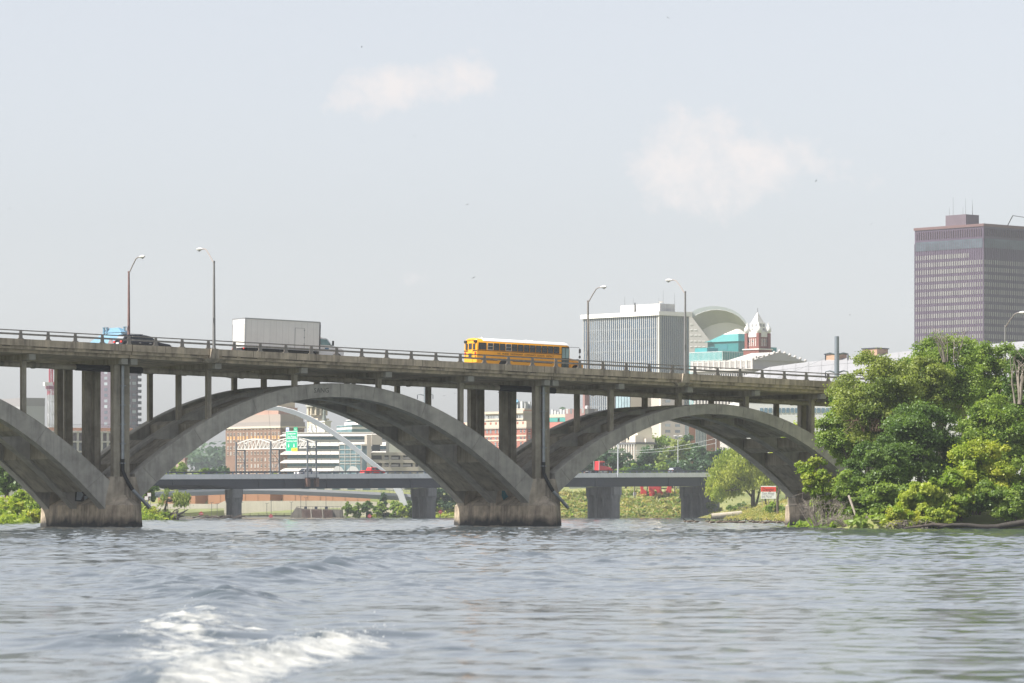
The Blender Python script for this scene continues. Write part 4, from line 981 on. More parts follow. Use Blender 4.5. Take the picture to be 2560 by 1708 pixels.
# driftwood at the foot of the left highway pier
wood = mat('driftwood', (.075, .06, .05), .9, 0, .4, 1.5)
def drift(cx, cy, L, n, label, seed, h=.7):
    g = random.Random(seed); m = MB()
    for _ in range(n):
        a = g.uniform(-.5, .5)*L; d = g.uniform(.12, .4)*L; an = g.gauss(0, .5); z = g.uniform(-.1, h*.5)
        p0 = Vector((a-d/2*math.cos(an), -d/2*math.sin(an)+g.uniform(-1, 1), z)); p2 = Vector((a+d/2*math.cos(an), d/2*math.sin(an), z+g.uniform(-.2, h)))
        pm_ = (p0+p2)/2+Vector((0, 0, g.uniform(-.1, .4))); r_ = g.uniform(.05, .2)
        m.tube([p0, pm_, p2], [r_, r_*.8, r_*.3], 6)
    o = m.build('driftwood', wood, None, True, loc=(cx, cy, 0)); return tag(o, label, 'driftwood')
v = P(555, 1297, 872); drift(v.x, v.y, 10, 34, 'tangle of driftwood logs at the foot of the left highway pier', 3)
v = P(400, 1301, 690); drift(v.x, v.y, 6, 40, 'dark brush and driftwood on the small island left of the first arch', 4, 1.6)
def monopole(px, ytop, w0, Y, arms, label):
    b = P(px, HOR, Y); g0 = gz(b.x, Y); top = P(px, ytop, Y).z; m_ = mat('steel monopole', (.20, .23, .26), .5, .4, .1, .3)
    t = empty('power_pole', (b.x, Y, g0), 0, label, 'power pole'); h = top-g0; r1 = w0/F*Y/2
    m = MB(); m.tube([(0, 0, 0), (0, 0, h)], [r1*1.45, r1], 14); m.build('pole', m_, t, True)
    for py, half in arms:
        z = P(px, py, Y).z-g0; a = half/F*Y
        for s in (-1, 1):
            m = MB(); m.tube([(s*r1, 0, z-.15), (s*a*.6, 0, z+.12), (s*a, 0, z-.05)], [.16, .12, .07], 8); m.build('arm', m_, t, True)
            m = MB(); m.lathe([(.05, 0), (.11, -.3), (.11, -.9), (.05, -1.2)], (s*a*.97, 0, z-.05), 8); m.build('insulator', hb_steel, t, True)
    return t
monopole(2092, 841, 11.5, 700, [(884, 29), (929, 29)], 'steel power pole rising behind the right end of the arch bridge')
monopole(1063, 925, 7, 1058, [(987, 20)], 'steel power pole seen between the bridge columns left of the middle pier')
wire = mat('power wire', (.25, .27, .29), .5)
for (ax, ay, bx, by) in ((2068, 884, 1700, 1000), (2116, 884, 2600, 960), (2068, 929, 1650, 1040)):
    a, b = P(ax, ay+9, 700), P(bx, by, 980); m = MB(); pts = []
    for i in range(13):
        f = i/12; p = a.lerp(b, f); p.z -= 5*f*(1-f)*1.2; pts.append(p)
    tag(MB().tube(pts, .022, 4).build('power_line', wire), 'thin sagging power line strung from the steel power pole', 'power line', 'power lines')
for ay, by in ((1128, 1096), (1131, 1108)):
    a, b = P(1520, ay, 1055), P(1790, by, 1055); m = MB(); m.tube([a.lerp(b, i/8)-Vector((0, 0, 4*i/8*(1-i/8))) for i in range(9)], .05, 4)
    tag(m.build('power_line', mat('pale wire', (.45, .48, .47), .5)), 'pale overhead wire crossing in front of the dark trees', 'power line', 'wires before the trees')
# red sculpture, white shed and small sign on the far right bank
def sculpture():
    r_ = mat('red sculpture paint', (.55, .05, .05), .4); Y = 1046; o = P(1640, 1241, Y)
    for poly, lab in (([(1600, 1243), (1602, 1226), (1599, 1210), (1612, 1206), (1608, 1222), (1619, 1230), (1618, 1243)], 'leftmost red cut-steel shape, bent like a boot'),
                      ([(1624, 1242), (1621, 1218), (1626, 1204), (1656, 1204), (1652, 1224), (1660, 1236), (1664, 1243), (1646, 1244), (1642, 1228), (1636, 1222), (1637, 1242)], 'big red cut-steel shape with an arched opening, in the middle'),
                      ([(1668, 1243), (1664, 1230), (1670, 1214), (1676, 1204), (1680, 1205), (1678, 1243)], 'rightmost slender red cut-steel shape')):
        m = MB(); b = P(*poly[0], Y); m.prism([(P(x, y, Y).x-b.x, P(x, y, Y).z-b.z) for x, y in poly], -.6, .6, 'y')
        tag(m.build('sculpture', r_, None, loc=b, bevel=.1), lab+' under the highway bridge', 'sculpture', 'red sculptures on the far bank')
sculpture()
b = P(1587, 1262, 1040); t = empty('small_sign', b, 0, 'small white square sign on a post on the weedy slope', 'sign'); m = MB(); m.box(-.4, .4, -.03, .03, 2.4, 3.3); m.build('panel', bwh, t); m = MB(); m.tube([(0, .05, -1), (0, .05, 3.2)], .05, 6); m.build('post', MATS['dark post'], t)
for pxx, lab in ((366, 'taller white notice sign with a red border on the left island'), (373, 'white notice sign beside the taller one on the left island')):
    b = P(pxx, 1270, 690); t = empty('notice_sign', b, 0, lab, 'sign'); hh = 2.6 if pxx > 370 else 2.0
    m = MB(); m.box(-.3, .3, -.03, .03, hh-.6, hh); m.build('panel', bwh, t); m = MB(); m.box(-.32, .32, -.025, .025, hh-.62, hh+.02); m.build('border', bred, t)
    m = MB(); m.tube([(-.2, .06, -1.5), (-.2, .06, hh)], .05, 6); m.tube([(.2, .06, -1.5), (.2, .06, hh)], .05, 6); m.build('post', galv, t)
b = P(1447, 1240, 1060); t = empty('shed', b, 0, 'small white shed with a blue roof left of the third highway pier', 'shed'); m = MB(); m.box(-2.5, 2.0, 0, 4, -1, 2.4); m.build('wall', mat('shed white', (.6, .62, .64), .6), t); m = MB(); m.prism([(-2.8, 2.4), (2.3, 2.4), (1.8, 3.3), (-2.3, 3.0)], -.3, 4.3, 'y'); m.build('roof', mat('shed roof blue', (.3, .42, .52), .5), t); m = MB(); m.box(-.6, .6, -.03, .0, -1, 1.5); m.build('door', mat('shed door', (.2, .22, .25), .6), t)
# danger board, culvert pipe, rail fence on the near right bank
def danger():
    Y = 800; o = P(1921, 1260, Y); z0 = gz(o.x, o.y); o.z = z0; t = empty('danger_board', o, R(3), 'white and red Danger Dam Ahead board on three posts on the grass', 'sign')
    rr = lambda px, py: (P(px, py, Y).x-o.x, P(px, py, Y).z-o.z)
    x0, zb = rr(1902, 1247); x1, zt = rr(1940, 1215); zr = rr(0, 1229.3)[1]; zw = rr(0, 1217.5)[1]
    m = MB(); m.box(x0, x1, -.06, .06, zb, zt); m.build('board', mat('sign board white', (.78, .78, .77), .5), t)
    m = MB(); m.box(x0, x1, -.075, -.06, zr, zw); m.build('red_band', mat('sign red', (.75, .06, .03), .5), t)
    bk = mat('sign lettering dark', (.015, .008, .008), .6); gy = mat('sign lettering grey', (.10, .10, .11), .6)
    xc = (x0+x1)/2
    text('Danger', 1.02, bk, t, 'lettering', plane_M((xc-.02, -.08, (zr+zw)/2-.04), (1, 0, 0), (0, 0, 1)), xs=.78, thick=.004)
    text('Dam Ahead', .62, gy, t, 'lettering', plane_M((xc-.05, -.066, zr-.36), (1, 0, 0), (0, 0, 1)), xs=.82, thick=.003)
    text('Exit Now!', .62, gy, t, 'lettering', plane_M((xc-.32, -.066, zr-1.03), (1, 0, 0), (0, 0, 1)), xs=.82, thick=.003)
    m = MB(); m.box(xc-1.15, xc+1.1, -.07, -.06, zr-.71, zr-.66); m.build('underline', gy, t)
    for x in (x0+.3, xc, x1-.3):
        m = MB(); m.box(x-.07, x+.07, .06, .18, -.6, zb+.4); m.build('post', mat('timber post', (.3, .24, .16), .8), t)
danger()
v = P(1779, 1291, 760); t = empty('culvert_pipe', (v.x, v.y, .55), R(-10), 'pale concrete culvert pipe end sticking out of the grass bank', 'pipe')
m = MB(); m.tube([(0, 0, 0), (5.6, 1.5, .55)], .55, 16); m.build('barrel', mat('pipe concrete', (.36, .32, .25), .85, 0, .15, 1), t, True); m = MB(); m.tube([(-.03, 0, 0), (.02, 0, 0)], .46, 16); m.build('opening', black, t)
v = P(1848, 1266, 850); t = empty('rail_fence', (v.x, v.y, gz(v.x, v.y)), R(8), 'short weathered timber rail fence beside the willow trunk', 'fence'); tim = mat('grey timber', (.30, .26, .19), .85, 0, .2, 2)
for z in (.35, .75, 1.15): m = MB(); m.bar((0, 0, z), (3.2, 0, z), .08, .14); m.build('rail', tim, t)
for x in (0, 1.6, 3.2): m = MB(); m.box(x-.08, x+.08, .05, .2, -.5, 1.35); m.build('post', tim, t)
# ------------------------------------------------------------------ city
PHI = R(43)
def winmat(name, dark, light, share=.5, rough=.12):
    if name in MATS: return MATS[name]
    m = mat(name, dark, rough, spec=.7); t = m.node_tree; L = t.links.new
    oi = t.nodes.new('ShaderNodeObjectInfo'); g = t.nodes.new('ShaderNodeNewGeometry')
    a = t.nodes.new('ShaderNodeMath'); L(oi.outputs['Random'], a.inputs[0]); L(g.outputs['Random Per Island'], a.inputs[1])
    f = t.nodes.new('ShaderNodeMath'); f.operation = 'FRACT'; L(a.outputs[0], f.inputs[0])
    r = t.nodes.new('ShaderNodeValToRGB'); e = r.color_ramp.elements; e[0].position = max(0, share-.25); e[0].color = (*dark, 1); e[1].position = min(1, share+.25); e[1].color = (*light, 1)
    L(f.outputs[0], r.inputs[0]); L(r.outputs[0], t.nodes['Principled BSDF'].inputs['Base Color'])
    return m
class Bld:
    def __init__(s, name, label, pc, pl, pr, yt, Y, cat='building', phi=PHI, group=None):
        s.Y = Y; s.phi = phi; c, sn = math.cos(phi), math.sin(phi)
        Xc = (pc-1280)/F*Y; k = (pr-1280)/F; s.w = (k*Y-Xc)/(c-k*sn)
        k = (pl-1280)/F; s.d = (Xc-k*Y)/(sn+k*c)
        s.g = max(gz(Xc, Y), 5.0); s.o = Vector((Xc, Y, s.g)); s.h = P(pc, yt, Y).z-s.g
        s.r = empty(name, s.o, phi, label, cat, group); s.nw = 0
    def z(s, py): return CAMZ+(HOR-py)/F*s.Y-s.g
    def box(s, name, m, x0, x1, y0, y1, z0, z1, tx=0, ty=0, bevel=0, parent=None):
        return MB().box(x0, x1, y0, y1, z0, z1, tx, ty).build(name, m, parent or s.r, bevel=bevel)
    def body(s, m, name='wall', z0=-8): return s.box(name, m, 0, s.w, 0, s.d, z0, s.h)
    def wins(s, face, n, rows, fw, fh, m, a0=.04, a1=.96, name='window', frame=None, proud=.05, skip=None, off=0):
        """face L (x=0) or R (y=0); n columns between fractions a0..a1, centres of rows at the given heights"""
        S = s.d if face == 'L' else s.w
        me = MB()
        def addw(mb, a, z):
            def bx(u0, u1, v0, v1, p):
                if face == 'L': mb.box(off-p, off+.05, u0, u1, v0, v1)
                else: mb.box(u0, u1, off-p, off+.05, v0, v1)
            mb.k = 0; bx(a-fw/2, a+fw/2, z-fh/2, z+fh/2, proud)
            if frame:
                mb.k = 1; q = .05; bx(a-fw/2-q, a+fw/2+q, z-fh/2-.12, z-fh/2, proud+.08); bx(a-fw/2-q, a+fw/2+q, z+fh/2, z+fh/2+.12, proud+.05); bx(a-fw/2, a+fw/2, z-.04, z+.04, proud+.03)
        rest = None; proto = None
        for z in rows:
            for i in range(n):
                a = S*(a0+(a1-a0)*(i/(n-1) if n > 1 else .5))
                if skip and skip(i, z): continue
                if s.nw < 95:
                    if proto is None:
                        mb = MB(); addw(mb, 0, 0); o = proto = mb.build(name, [m, frame] if frame else m, s.r)
                    else:
                        o = proto.copy(); COL.objects.link(o); o.parent = s.r
                    o.location = (0, a, z) if face == 'L' else (a, 0, z); s.nw += 1
                else:
                    if rest is None: rest = MB()
                    addw(rest, a, z)
        if rest: tag(rest.build(name, [m, frame] if frame else m, s.r), kind='stuff')
    def rim(s, name, m, z0, z1, out, cap=True):
        return MB().box(-out, s.w+out, -out, s.d+out, z0, z1).build(name, m, s.r)
def antenna(b, x, y, z0, h, r=.09):
    m = MB(); m.tube([(x, y, z0), (x, y, z0+h)], [r, r*.5], 5); m.build('antenna', MATS['dark post'], b.r)
# brown office tower on the right
b = Bld('office_tower', 'tall brown office tower with rows of pale windows above the trees at the right edge', 2459, 2287, 2566, 559.5, 1480)
brn = mat('brown curtain wall', (.075, .052, .085), .5, 0, .12, .05); brn2 = mat('brown mullions', (.09, .068, .10), .6)
b.body(brn)
rows = [b.z(559.5+dy) for dy in np.arange(76.5, 330, 18.55)]
wt_ = winmat('tower window blinds', (.17, .168, .16), (.225, .222, .21), .4, .35)
b.wins('L', 30, rows, b.d/30*.52, 1.62, wt_, .025, .975, skip=lambda i, z: z > rows[0]-.1 and i < 6)
b.wins('R', 20, rows[1:], b.w/20*.5, 1.62, wt_, .03, .97)
for k in range(31):
    pass
m = MB(); 
for k in range(31): a = b.d*k/30; m.box(-.16, 0, a-.1, a+.1, 0, b.h-6)
for k in range(21): a = b.w*k/20; m.box(a-.1, a+.1, -.16, 0, 0, b.h-6)
m.build('mullion', brn2, b.r)['kind'] = 'stuff'
tw = glass('tower band glass', (.05, .07, .09), .45, .5, .15)
b.box('window_band', tw, -.12, 0, .5, b.d-.5, b.h-8.6-.2, b.h-5.4); b.box('window_band', tw, .5, b.w-.5, -.12, 0, b.h-8.8, b.h-5.4)
m = MB()
for k in range(1, 30): a = b.d*k/30; m.box(-.32, -.12, a-.1, a+.1, b.h-4.6, b.h-1.6)
for k in range(1, 20): a = b.w*k/20; m.box(a-.1, a+.1, -.32, -.12, b.h-4.6, b.h-1.6)
m.build('louvre', mat('dark louvre', (.09, .06, .065), .5), b.r)['kind'] = 'stuff'
b.rim('parapet', mat('copper coloured parapet', (.14, .08, .08), .6), b.h-.9, b.h+.1, .3)
b.box('penthouse', mat('penthouse cladding', (.12, .09, .11), .6, 0, .1, .2), 4, 11.5, 12, 22, b.h, b.h+4.4)
for (x, y, hh) in ((5, 13, 10), (6, 20, 11), (9, 13, 8), (7, 16, 7), (10, 14, 10), (5, 21, 7)): antenna(b, x, y, b.h+4.4, hh-4, .06)
m = MB(); m.bar((16, 2, b.h), (18, 1, b.h+4), .3); m.bar((18, 1, b.h+4), (26, 1, b.h+3.6), .2); m.bar((26, 1, b.h), (28, 0, b.h+4.6), .3); m.build('roof_crane', MATS['dark post'], b.r)
# white striped tower
b = Bld('office_tower', 'white office tower with vertical white fins and blue glass behind the yellow bus', 1647.4, 1459, 1721.5, 778, 1300)
wh = mat('white concrete fins', (.50, .49, .46), .7, 0, .08, .1); gb = glass('striped tower glass', (.03, .065, .115), .35, .35, .22)
b.body(gb)
fin = None
def fins(face, n):
    global fin
    S = b.d if face == 'L' else b.w
    for k in range(n):
        a = S*k/(n-1)
        m = MB(); q = .115
        if face == 'L': m.box(-.16, .1, a-q, a+q, -6, b.h-1.4)
        else: m.box(a-q, a+q, -.16, .1, -6, b.h-1.4)
        m.build('fin', wh, b.r)
fins('L', 39); fins('R', 16)
sp = mat('spandrel', (.10, .13, .17), .5, 0, .2, .1)
for z in np.arange(2, b.h-3, 3.6):
    m = MB(); m.box(-.05, .05, .2, b.d-.2, z, z+.45); m.box(.2, b.w-.2, -.05, .05, z, z+.45); m.build('spandrel', sp, b.r)
b.box('corner_pier', wh, -.3, .3, -.3, .3, -6, b.h-1.4)
b.rim('roof_band', mat('white roof band', (.78, .765, .74), .7, 0, .04, .2), b.h-1.35, b.h+.0, .75)
ph = mat('penthouse white', (.74, .72, .69), .8, 0, .06, .4, 0, 8, .25)
b.box('penthouse', ph, 6.0, 13, 5.5, 24, b.h, b.h+2.9)
m = MB(); m.tube([(5.8, 17.0, b.h+.3), (5.8, 17.0, b.h+3.6)], .2, 8); m.build('flue', MATS['dark post'], b.r)
for (x, y, hh) in ((8, 24, 7), (8, 20, 6), (9, 7, 10), (10, 10, 5), (12, 4.7, 8)): antenna(b, x, y, b.h+2.9, hh*.45, .05)
m = MB(); m.lathe([(.1, 0), (.6, .2), (.8, .5)], (8, 7, b.h+3.2), 10); m.build('dish', ph, b.r)
# vaulted office building with a great curved roof
def vault():
    Y = 1750; sc = lambda q: P(1700+q[0]/6.53, 740+q[1]/6.53, Y)
    o = sc((640, 900)); o.z = max(gz(o.x, Y), 5)
    t = empty('vaulted_building', o, 0, 'pale grey building with a giant curved vault roof behind the white striped tower', 'building')
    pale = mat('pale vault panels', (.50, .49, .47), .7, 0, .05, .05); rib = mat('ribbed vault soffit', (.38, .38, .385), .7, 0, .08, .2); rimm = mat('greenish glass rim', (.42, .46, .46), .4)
    top = [(140, 300), (190, 262), (270, 218), (380, 185), (500, 167), (620, 168), (740, 188), (860, 228), (970, 295), (1060, 392), (1140, 530), (1180, 640)]
    edge = [(150, 385), (195, 350), (280, 298), (390, 254), (500, 228), (620, 222), (740, 236), (860, 275), (965, 338), (1050, 425), (1120, 545), (1160, 660)]
    fac = [(470, 720), (365, 548), (430, 510), (520, 470), (640, 438), (740, 428), (850, 436), (950, 462), (1040, 500), (1100, 545), (1140, 590), (1165, 690)]
    D = 9
    Pt = [sc(q)-o for q in top]; Pe = [sc(q)-o for q in edge]; Pf = [P(1700+q[0]/6.53, 740+q[1]/6.53, Y+D)-o for q in fac]
    n = len(top); m = MB()
    m.loft([[a, b_, b_+Vector((0, 2.5, 0)), a+Vector((0, 2.5, 0))] for a, b_ in zip(Pt, Pe)]); m.build('roof_rim', rimm, t)
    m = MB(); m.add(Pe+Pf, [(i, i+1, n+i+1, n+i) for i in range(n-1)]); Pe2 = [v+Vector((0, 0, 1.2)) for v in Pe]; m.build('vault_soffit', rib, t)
    m = MB()
    for i in range(n-1):
        for f in np.linspace(0, 1, 7)[:-1]:
            a = Pe[i].lerp(Pe[i+1], f); c = Pf[i].lerp(Pf[i+1], f); m.bar(a, c, .35)
    m.build('soffit_rib', mat('soffit ribs', (.5, .5, .5), .7), t)['kind'] = 'stuff'
    m = MB(); far = [v+Vector((0, D+25, 0)) for v in Pt]; m.add(Pt+far, [(i, i+1, n+i+1, n+i) for i in range(n-1)]); m.build('roof', pale, t)
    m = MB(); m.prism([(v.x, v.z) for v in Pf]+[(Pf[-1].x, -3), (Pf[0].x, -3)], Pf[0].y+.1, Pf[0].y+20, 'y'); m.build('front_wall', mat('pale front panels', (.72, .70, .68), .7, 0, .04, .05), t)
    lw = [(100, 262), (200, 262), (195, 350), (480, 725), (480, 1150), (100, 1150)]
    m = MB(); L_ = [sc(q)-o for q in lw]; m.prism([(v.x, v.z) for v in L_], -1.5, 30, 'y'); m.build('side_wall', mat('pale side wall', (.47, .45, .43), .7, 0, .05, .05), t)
    wm_ = mat('white window strip', (.8, .8, .79), .4)
    for y, xs in ((465, (160,)), (557, (160, 230)), (645, (160, 230, 295)), (742, (160, 230, 295, 365)), (832, (160, 235, 295, 365))):
        for x in xs:
            a, b2 = sc((x, y+5))-o, sc((x+42, y-5))-o; m = MB(); m.box(a.x, b2.x, -1.65, -1.4, a.z, b2.z); m.build('window', wm_, t)
vault()
# teal roofed building and its glass podium
tl = mat('teal metal roof', (.035, .22, .22), .45, 0, .08, .1); tl2 = mat('teal metal wall', (.025, .17, .18), .45, 0, .08, .1); whr = mat('white roof cap', (.66, .62, .57), .7)
b = Bld('teal_building', 'teal metal building with a hipped roof and white cap left of the brick spire', 1846, 1769, 1880, 853, 1560)
b.body(tl2)
zt = b.h; z1 = b.z(834); z2 = b.z(821)
m = MB(); q0 = [(-.6, -.6), (b.w+.6, -.6), (b.w+.6, b.d+.6), (-.6, b.d+.6)]; q1 = [(1.5, 1.5), (b.w-1, 1.5), (b.w-1, b.d*.58), (1.5, b.d*.58)]; q2 = [(4, 4), (5, 4), (5, 5), (4, 5)]
m.hexa([(x, y, zt) for x, y in q0], [(x, y, z1) for x, y in q1]); rf = m.build('roof', tl, b.r)
m = MB(); m.hexa([(x, y, z1) for x, y in q1], [(x, y, z2) for x, y in q2]); m.build('roof_cap', whr, b.r)
m = MB(); m.box(-.1, 0, b.d*.35, b.d*.6, zt-3.2, zt-1.1); m.build('louvre', mat('teal louvre', (.03, .17, .2), .5), b.r)
m = MB(); m.box(-.1, 0, b.d*.78, b.d*.9, zt-2.4, zt-1.3); m.build('louvre', MATS['teal louvre'], b.r)
m = MB(); y0 = b.d*.8; m.hexa([(-1.5, y0, zt), (3, y0, zt), (3, b.d+.5, zt), (-1.5, b.d+.5, zt)], [(0, y0+2, z1-2.2), (2, y0+2, z1-2.2), (2, b.d-1.5, z1-2.2), (0, b.d-1.5, z1-2.2)]); m.build('roof', tl, b.r)
b = Bld('glass_building', 'pale teal glass building stepping down beside the white striped tower', 1806, 1719, 1969, 878, 1470)
gp = glass('podium glass', (.30, .37, .40), .2, .1, .3); b.body(gp)
tg = mat('teal panel band', (.05, .27, .28), .4, 0, .15, .3)
m = MB(); m.box(-.06, 0, 0, b.d, b.h-3.2, b.h-.3); m.box(0, b.w, -.06, 0, b.h-3.2, b.h-.3)
for f in (.0, .08, .42, .8, .93): m.box(-.06, 0, b.d*f, b.d*f+1.2, -4, b.h-3.2)
m.build('teal_band', tg, b.r)
m = MB()
for k in range(0, 29): m.box(-.12, -.06, b.d*k/28-.06, b.d*k/28+.06, -4, b.h)
for k in range(0, 40): m.box(b.w*k/39-.06, b.w*k/39+.06, -.12, -.06, -4, b.h)
for z in (b.h-3.3, b.h-6.8, b.h-10.3, b.h-.2): m.box(-.12, -.06, 0, b.d, z, z+.14); m.box(0, b.w, -.12, -.06, z, z+.14)
m.build('mullion', mat('pale mullion', (.62, .66, .66), .5), b.r)['kind'] = 'stuff'
b.box('upper_block', tg, 2, 8, b.d*.55, b.d*.9, b.h, b.h+1.6)
b.box('upper_block', tg, b.w*.72, b.w*.86, 1, 8, b.h, b.h+2.2)
b.box('stair_tower', mat('cream stair tower', (.6, .56, .46), .7), 6, 9.5, -3, 0, -4, b.h-4.5)
# brick tower with white crown and spire
b = Bld('spire_tower', 'red brick tower with a white stone crown and pointed spire', 1897, 1858.5, 1930, 872, 1380)
bk = mat('dark red brick', (.20, .068, .055), .85, 0, .15, .3); wst = mat('white glazed stone', (.70, .68, .65), .7, 0, .06, .3)
b.body(bk); b.rim('cornice', wst, b.h-.3, b.h+.1, .25)
for x, y in ((.9, b.d-.9), (.9, .9), (b.w-.9, .9), (b.w-.9, b.d-.9)):
    m = MB(); m.box(x-.6, x+.6, y-.6, y+.6, b.h, b.h+5.5); m.build('turret', bk, b.r)
    m = MB(); m.lathe([(.5, 0), (.95, .5), (1.05, 1.2), (.8, 2.0), (.35, 2.6), (.12, 3.4)], (x, y, b.h+5.5), 10); m.build('turret_dome', wst, b.r, True)
i0 = b.w*.14; x0, x1, y0, y1 = i0, b.w-i0, i0, b.d-i0
za, zb_, zc, zd = b.z(842), b.z(828.5), b.z(806), b.z(780)
b.box('shaft', bk, x0, x1, y0, y1, b.h, za)
for k in range(6):
    f = (k+.5)/6
    m = MB(); m.box(x0-.1, x0, y0+(y1-y0)*f-.12, y0+(y1-y0)*f+.12, b.h+1, za-.5); m.box(x0+(x1-x0)*f-.12, x0+(x1-x0)*f+.12, y0-.1, y0, b.h+1, za-.5); m.build('stone_rib', wst, b.r)
for k in (1, 3, 5):
    f = k/6+.0
    m = MB(); m.box(x0-.06, x0, y0+(y1-y0)*f-.5, y0+(y1-y0)*f+.5, b.h+2.4, za-1.2); m.build('window', gl_dark, b.r); m = MB(); m.box(x0+(x1-x0)*f-.5, x0+(x1-x0)*f+.5, y0-.06, y0, b.h+2.4, za-1.2); m.build('window', gl_dark, b.r)
b.box('crown', wst, x0-.15, x1+.15, y0-.15, y1+.15, za, zb_)
for x, y in ((x0, y0), (x1, y0), (x0, y1)):
    m = MB(); m.box(x-.55, x+.55, y-.55, y+.55, za-.3, zb_+1.7, .15, .15); m.build('pinnacle', wst, b.r); m = MB(); m.lathe([(.4, 0), (.05, 1.6)], (x, y, zb_+1.7), 6); m.build('pinnacle', wst, b.r)
j = b.w*.1; b.box('lantern', wst, x0+j, x1-j, y0+j, y1-j, zb_, zc)
for f in (.28, .72):
    for z0_, z1_ in ((zb_+.5, (zb_+zc)/2-.3), ((zb_+zc)/2+.2, zc-.4)):
        m = MB(); q = (y1-y0-2*j); m.box(x0+j-.06, x0+j, y0+j+q*f-.45, y0+j+q*f+.45, z0_, z1_); m.build('opening', mat('shaded opening', (.3, .3, .31), .8), b.r); m = MB(); q = (x1-x0-2*j); m.box(x0+j+q*f-.45, x0+j+q*f+.45, y0+j-.06, y0+j, z0_, z1_); m.build('opening', MATS['shaded opening'], b.r)
m = MB(); cx_, cy_ = (x0+x1)/2, (y0+y1)/2; r_ = (x1-x0)/2-j-.1; m.hexa([(cx_-r_, cy_-r_, zc), (cx_+r_, cy_-r_, zc), (cx_+r_, cy_+r_, zc), (cx_-r_, cy_+r_, zc)], [(cx_-.12, cy_-.12, zd), (cx_+.12, cy_-.12, zd), (cx_+.12, cy_+.12, zd), (cx_-.12, cy_+.12, zd)]); m.build('spire', wst, b.r)
m = MB(); m.tube([(cx_, cy_, zd), (cx_, cy_, zd+1.6)], .08, 5); m.build('finial', MATS['dark post'], b.r)
# white neoclassical building
b = Bld('stone_hall', 'white neoclassical building with a balustrade and a shaded gable behind the bridge railing', 1881, 1733, 2012, 899.5, 1240)
ws = mat('pale limestone', (.46, .44, .42), .8, 0, .08, .15)
b.body(ws); b.rim('cornice', ws, b.h-3.2, b.h-2.6, .7); b.rim('cornice', ws, b.h-5.9, b.h-5.6, .35)
m = MB(); 
for k in range(80): a = b.d*k/79; m.box(-.25, 0, a-.1, a+.1, b.h-2.2, b.h-.4)
m.box(-.3, .1, 0, b.d, b.h-.4, b.h)
for k in range(12): a = b.d*k/11; m.box(-.4, .1, a-.4, a+.4, b.h-2.6, b.h+.1)
m.build('balustrade', ws, b.r)
for k in range(26):
    a = b.d*(k+.5)/26; m = MB(); m.box(-.05, .0, a-.32, a+.32, b.h-5.3, b.h-4.1); m.build('window', gl_dark, b.r)
for k in range(18):
    a = b.d*(k+.5)/18; m = MB(); m.box(-.06, 0, a-.55, a+.55, b.h-13, b.h-9.0); m.build('window', glass('hall window', (.12, .15, .18), .1), b.r)
    if k < 17: a = b.d*(k+1)/18; m = MB(); m.lathe([(.45, b.h-14), (.40, b.h-7.0), (.6, b.h-6.4)], (-.4, a, 0), 10); m.build('column', ws, b.r, True)
for k in range(9):
    a = b.w*(k+.5)/9; m = MB(); m.box(a-.6, a+.6, -.06, 0, b.h-5.3, b.h-4.0); m.build('window', gl_dark, b.r); m = MB(); m.box(a-.6, a+.6, -.06, 0, b.h-13, b.h-9); m.build('window', MATS['hall window'], b.r)
zp = b.z(885)*1.0+ .9
m = MB(); m.hexa([(0, -.4, b.h-.1), (b.w, -.4, b.h-.1), (b.w, b.d*.45, b.h-.1), (0, b.d*.45, b.h-.1)], [(b.w*.5-.2, -.4, zp), (b.w*.5+.2, -.4, zp), (b.w*.5+.2, b.d*.45, zp), (b.w*.5-.2, b.d*.45, zp)]); m.build('gable', ws, b.r)
for k in range(11):
    f = k/10; x = b.w*f; z = b.h+(zp-b.h)*(1-abs(2*f-1)); m = MB(); m.lathe([(.3, 0), (.5, .35), (.15, .8)], (x, -.3, z), 8); m.build('acroterion', ws, b.r)
b.box('penthouse', ws, 2, 8, b.d*.02, b.d*.2, b.h, b.h+1.3)
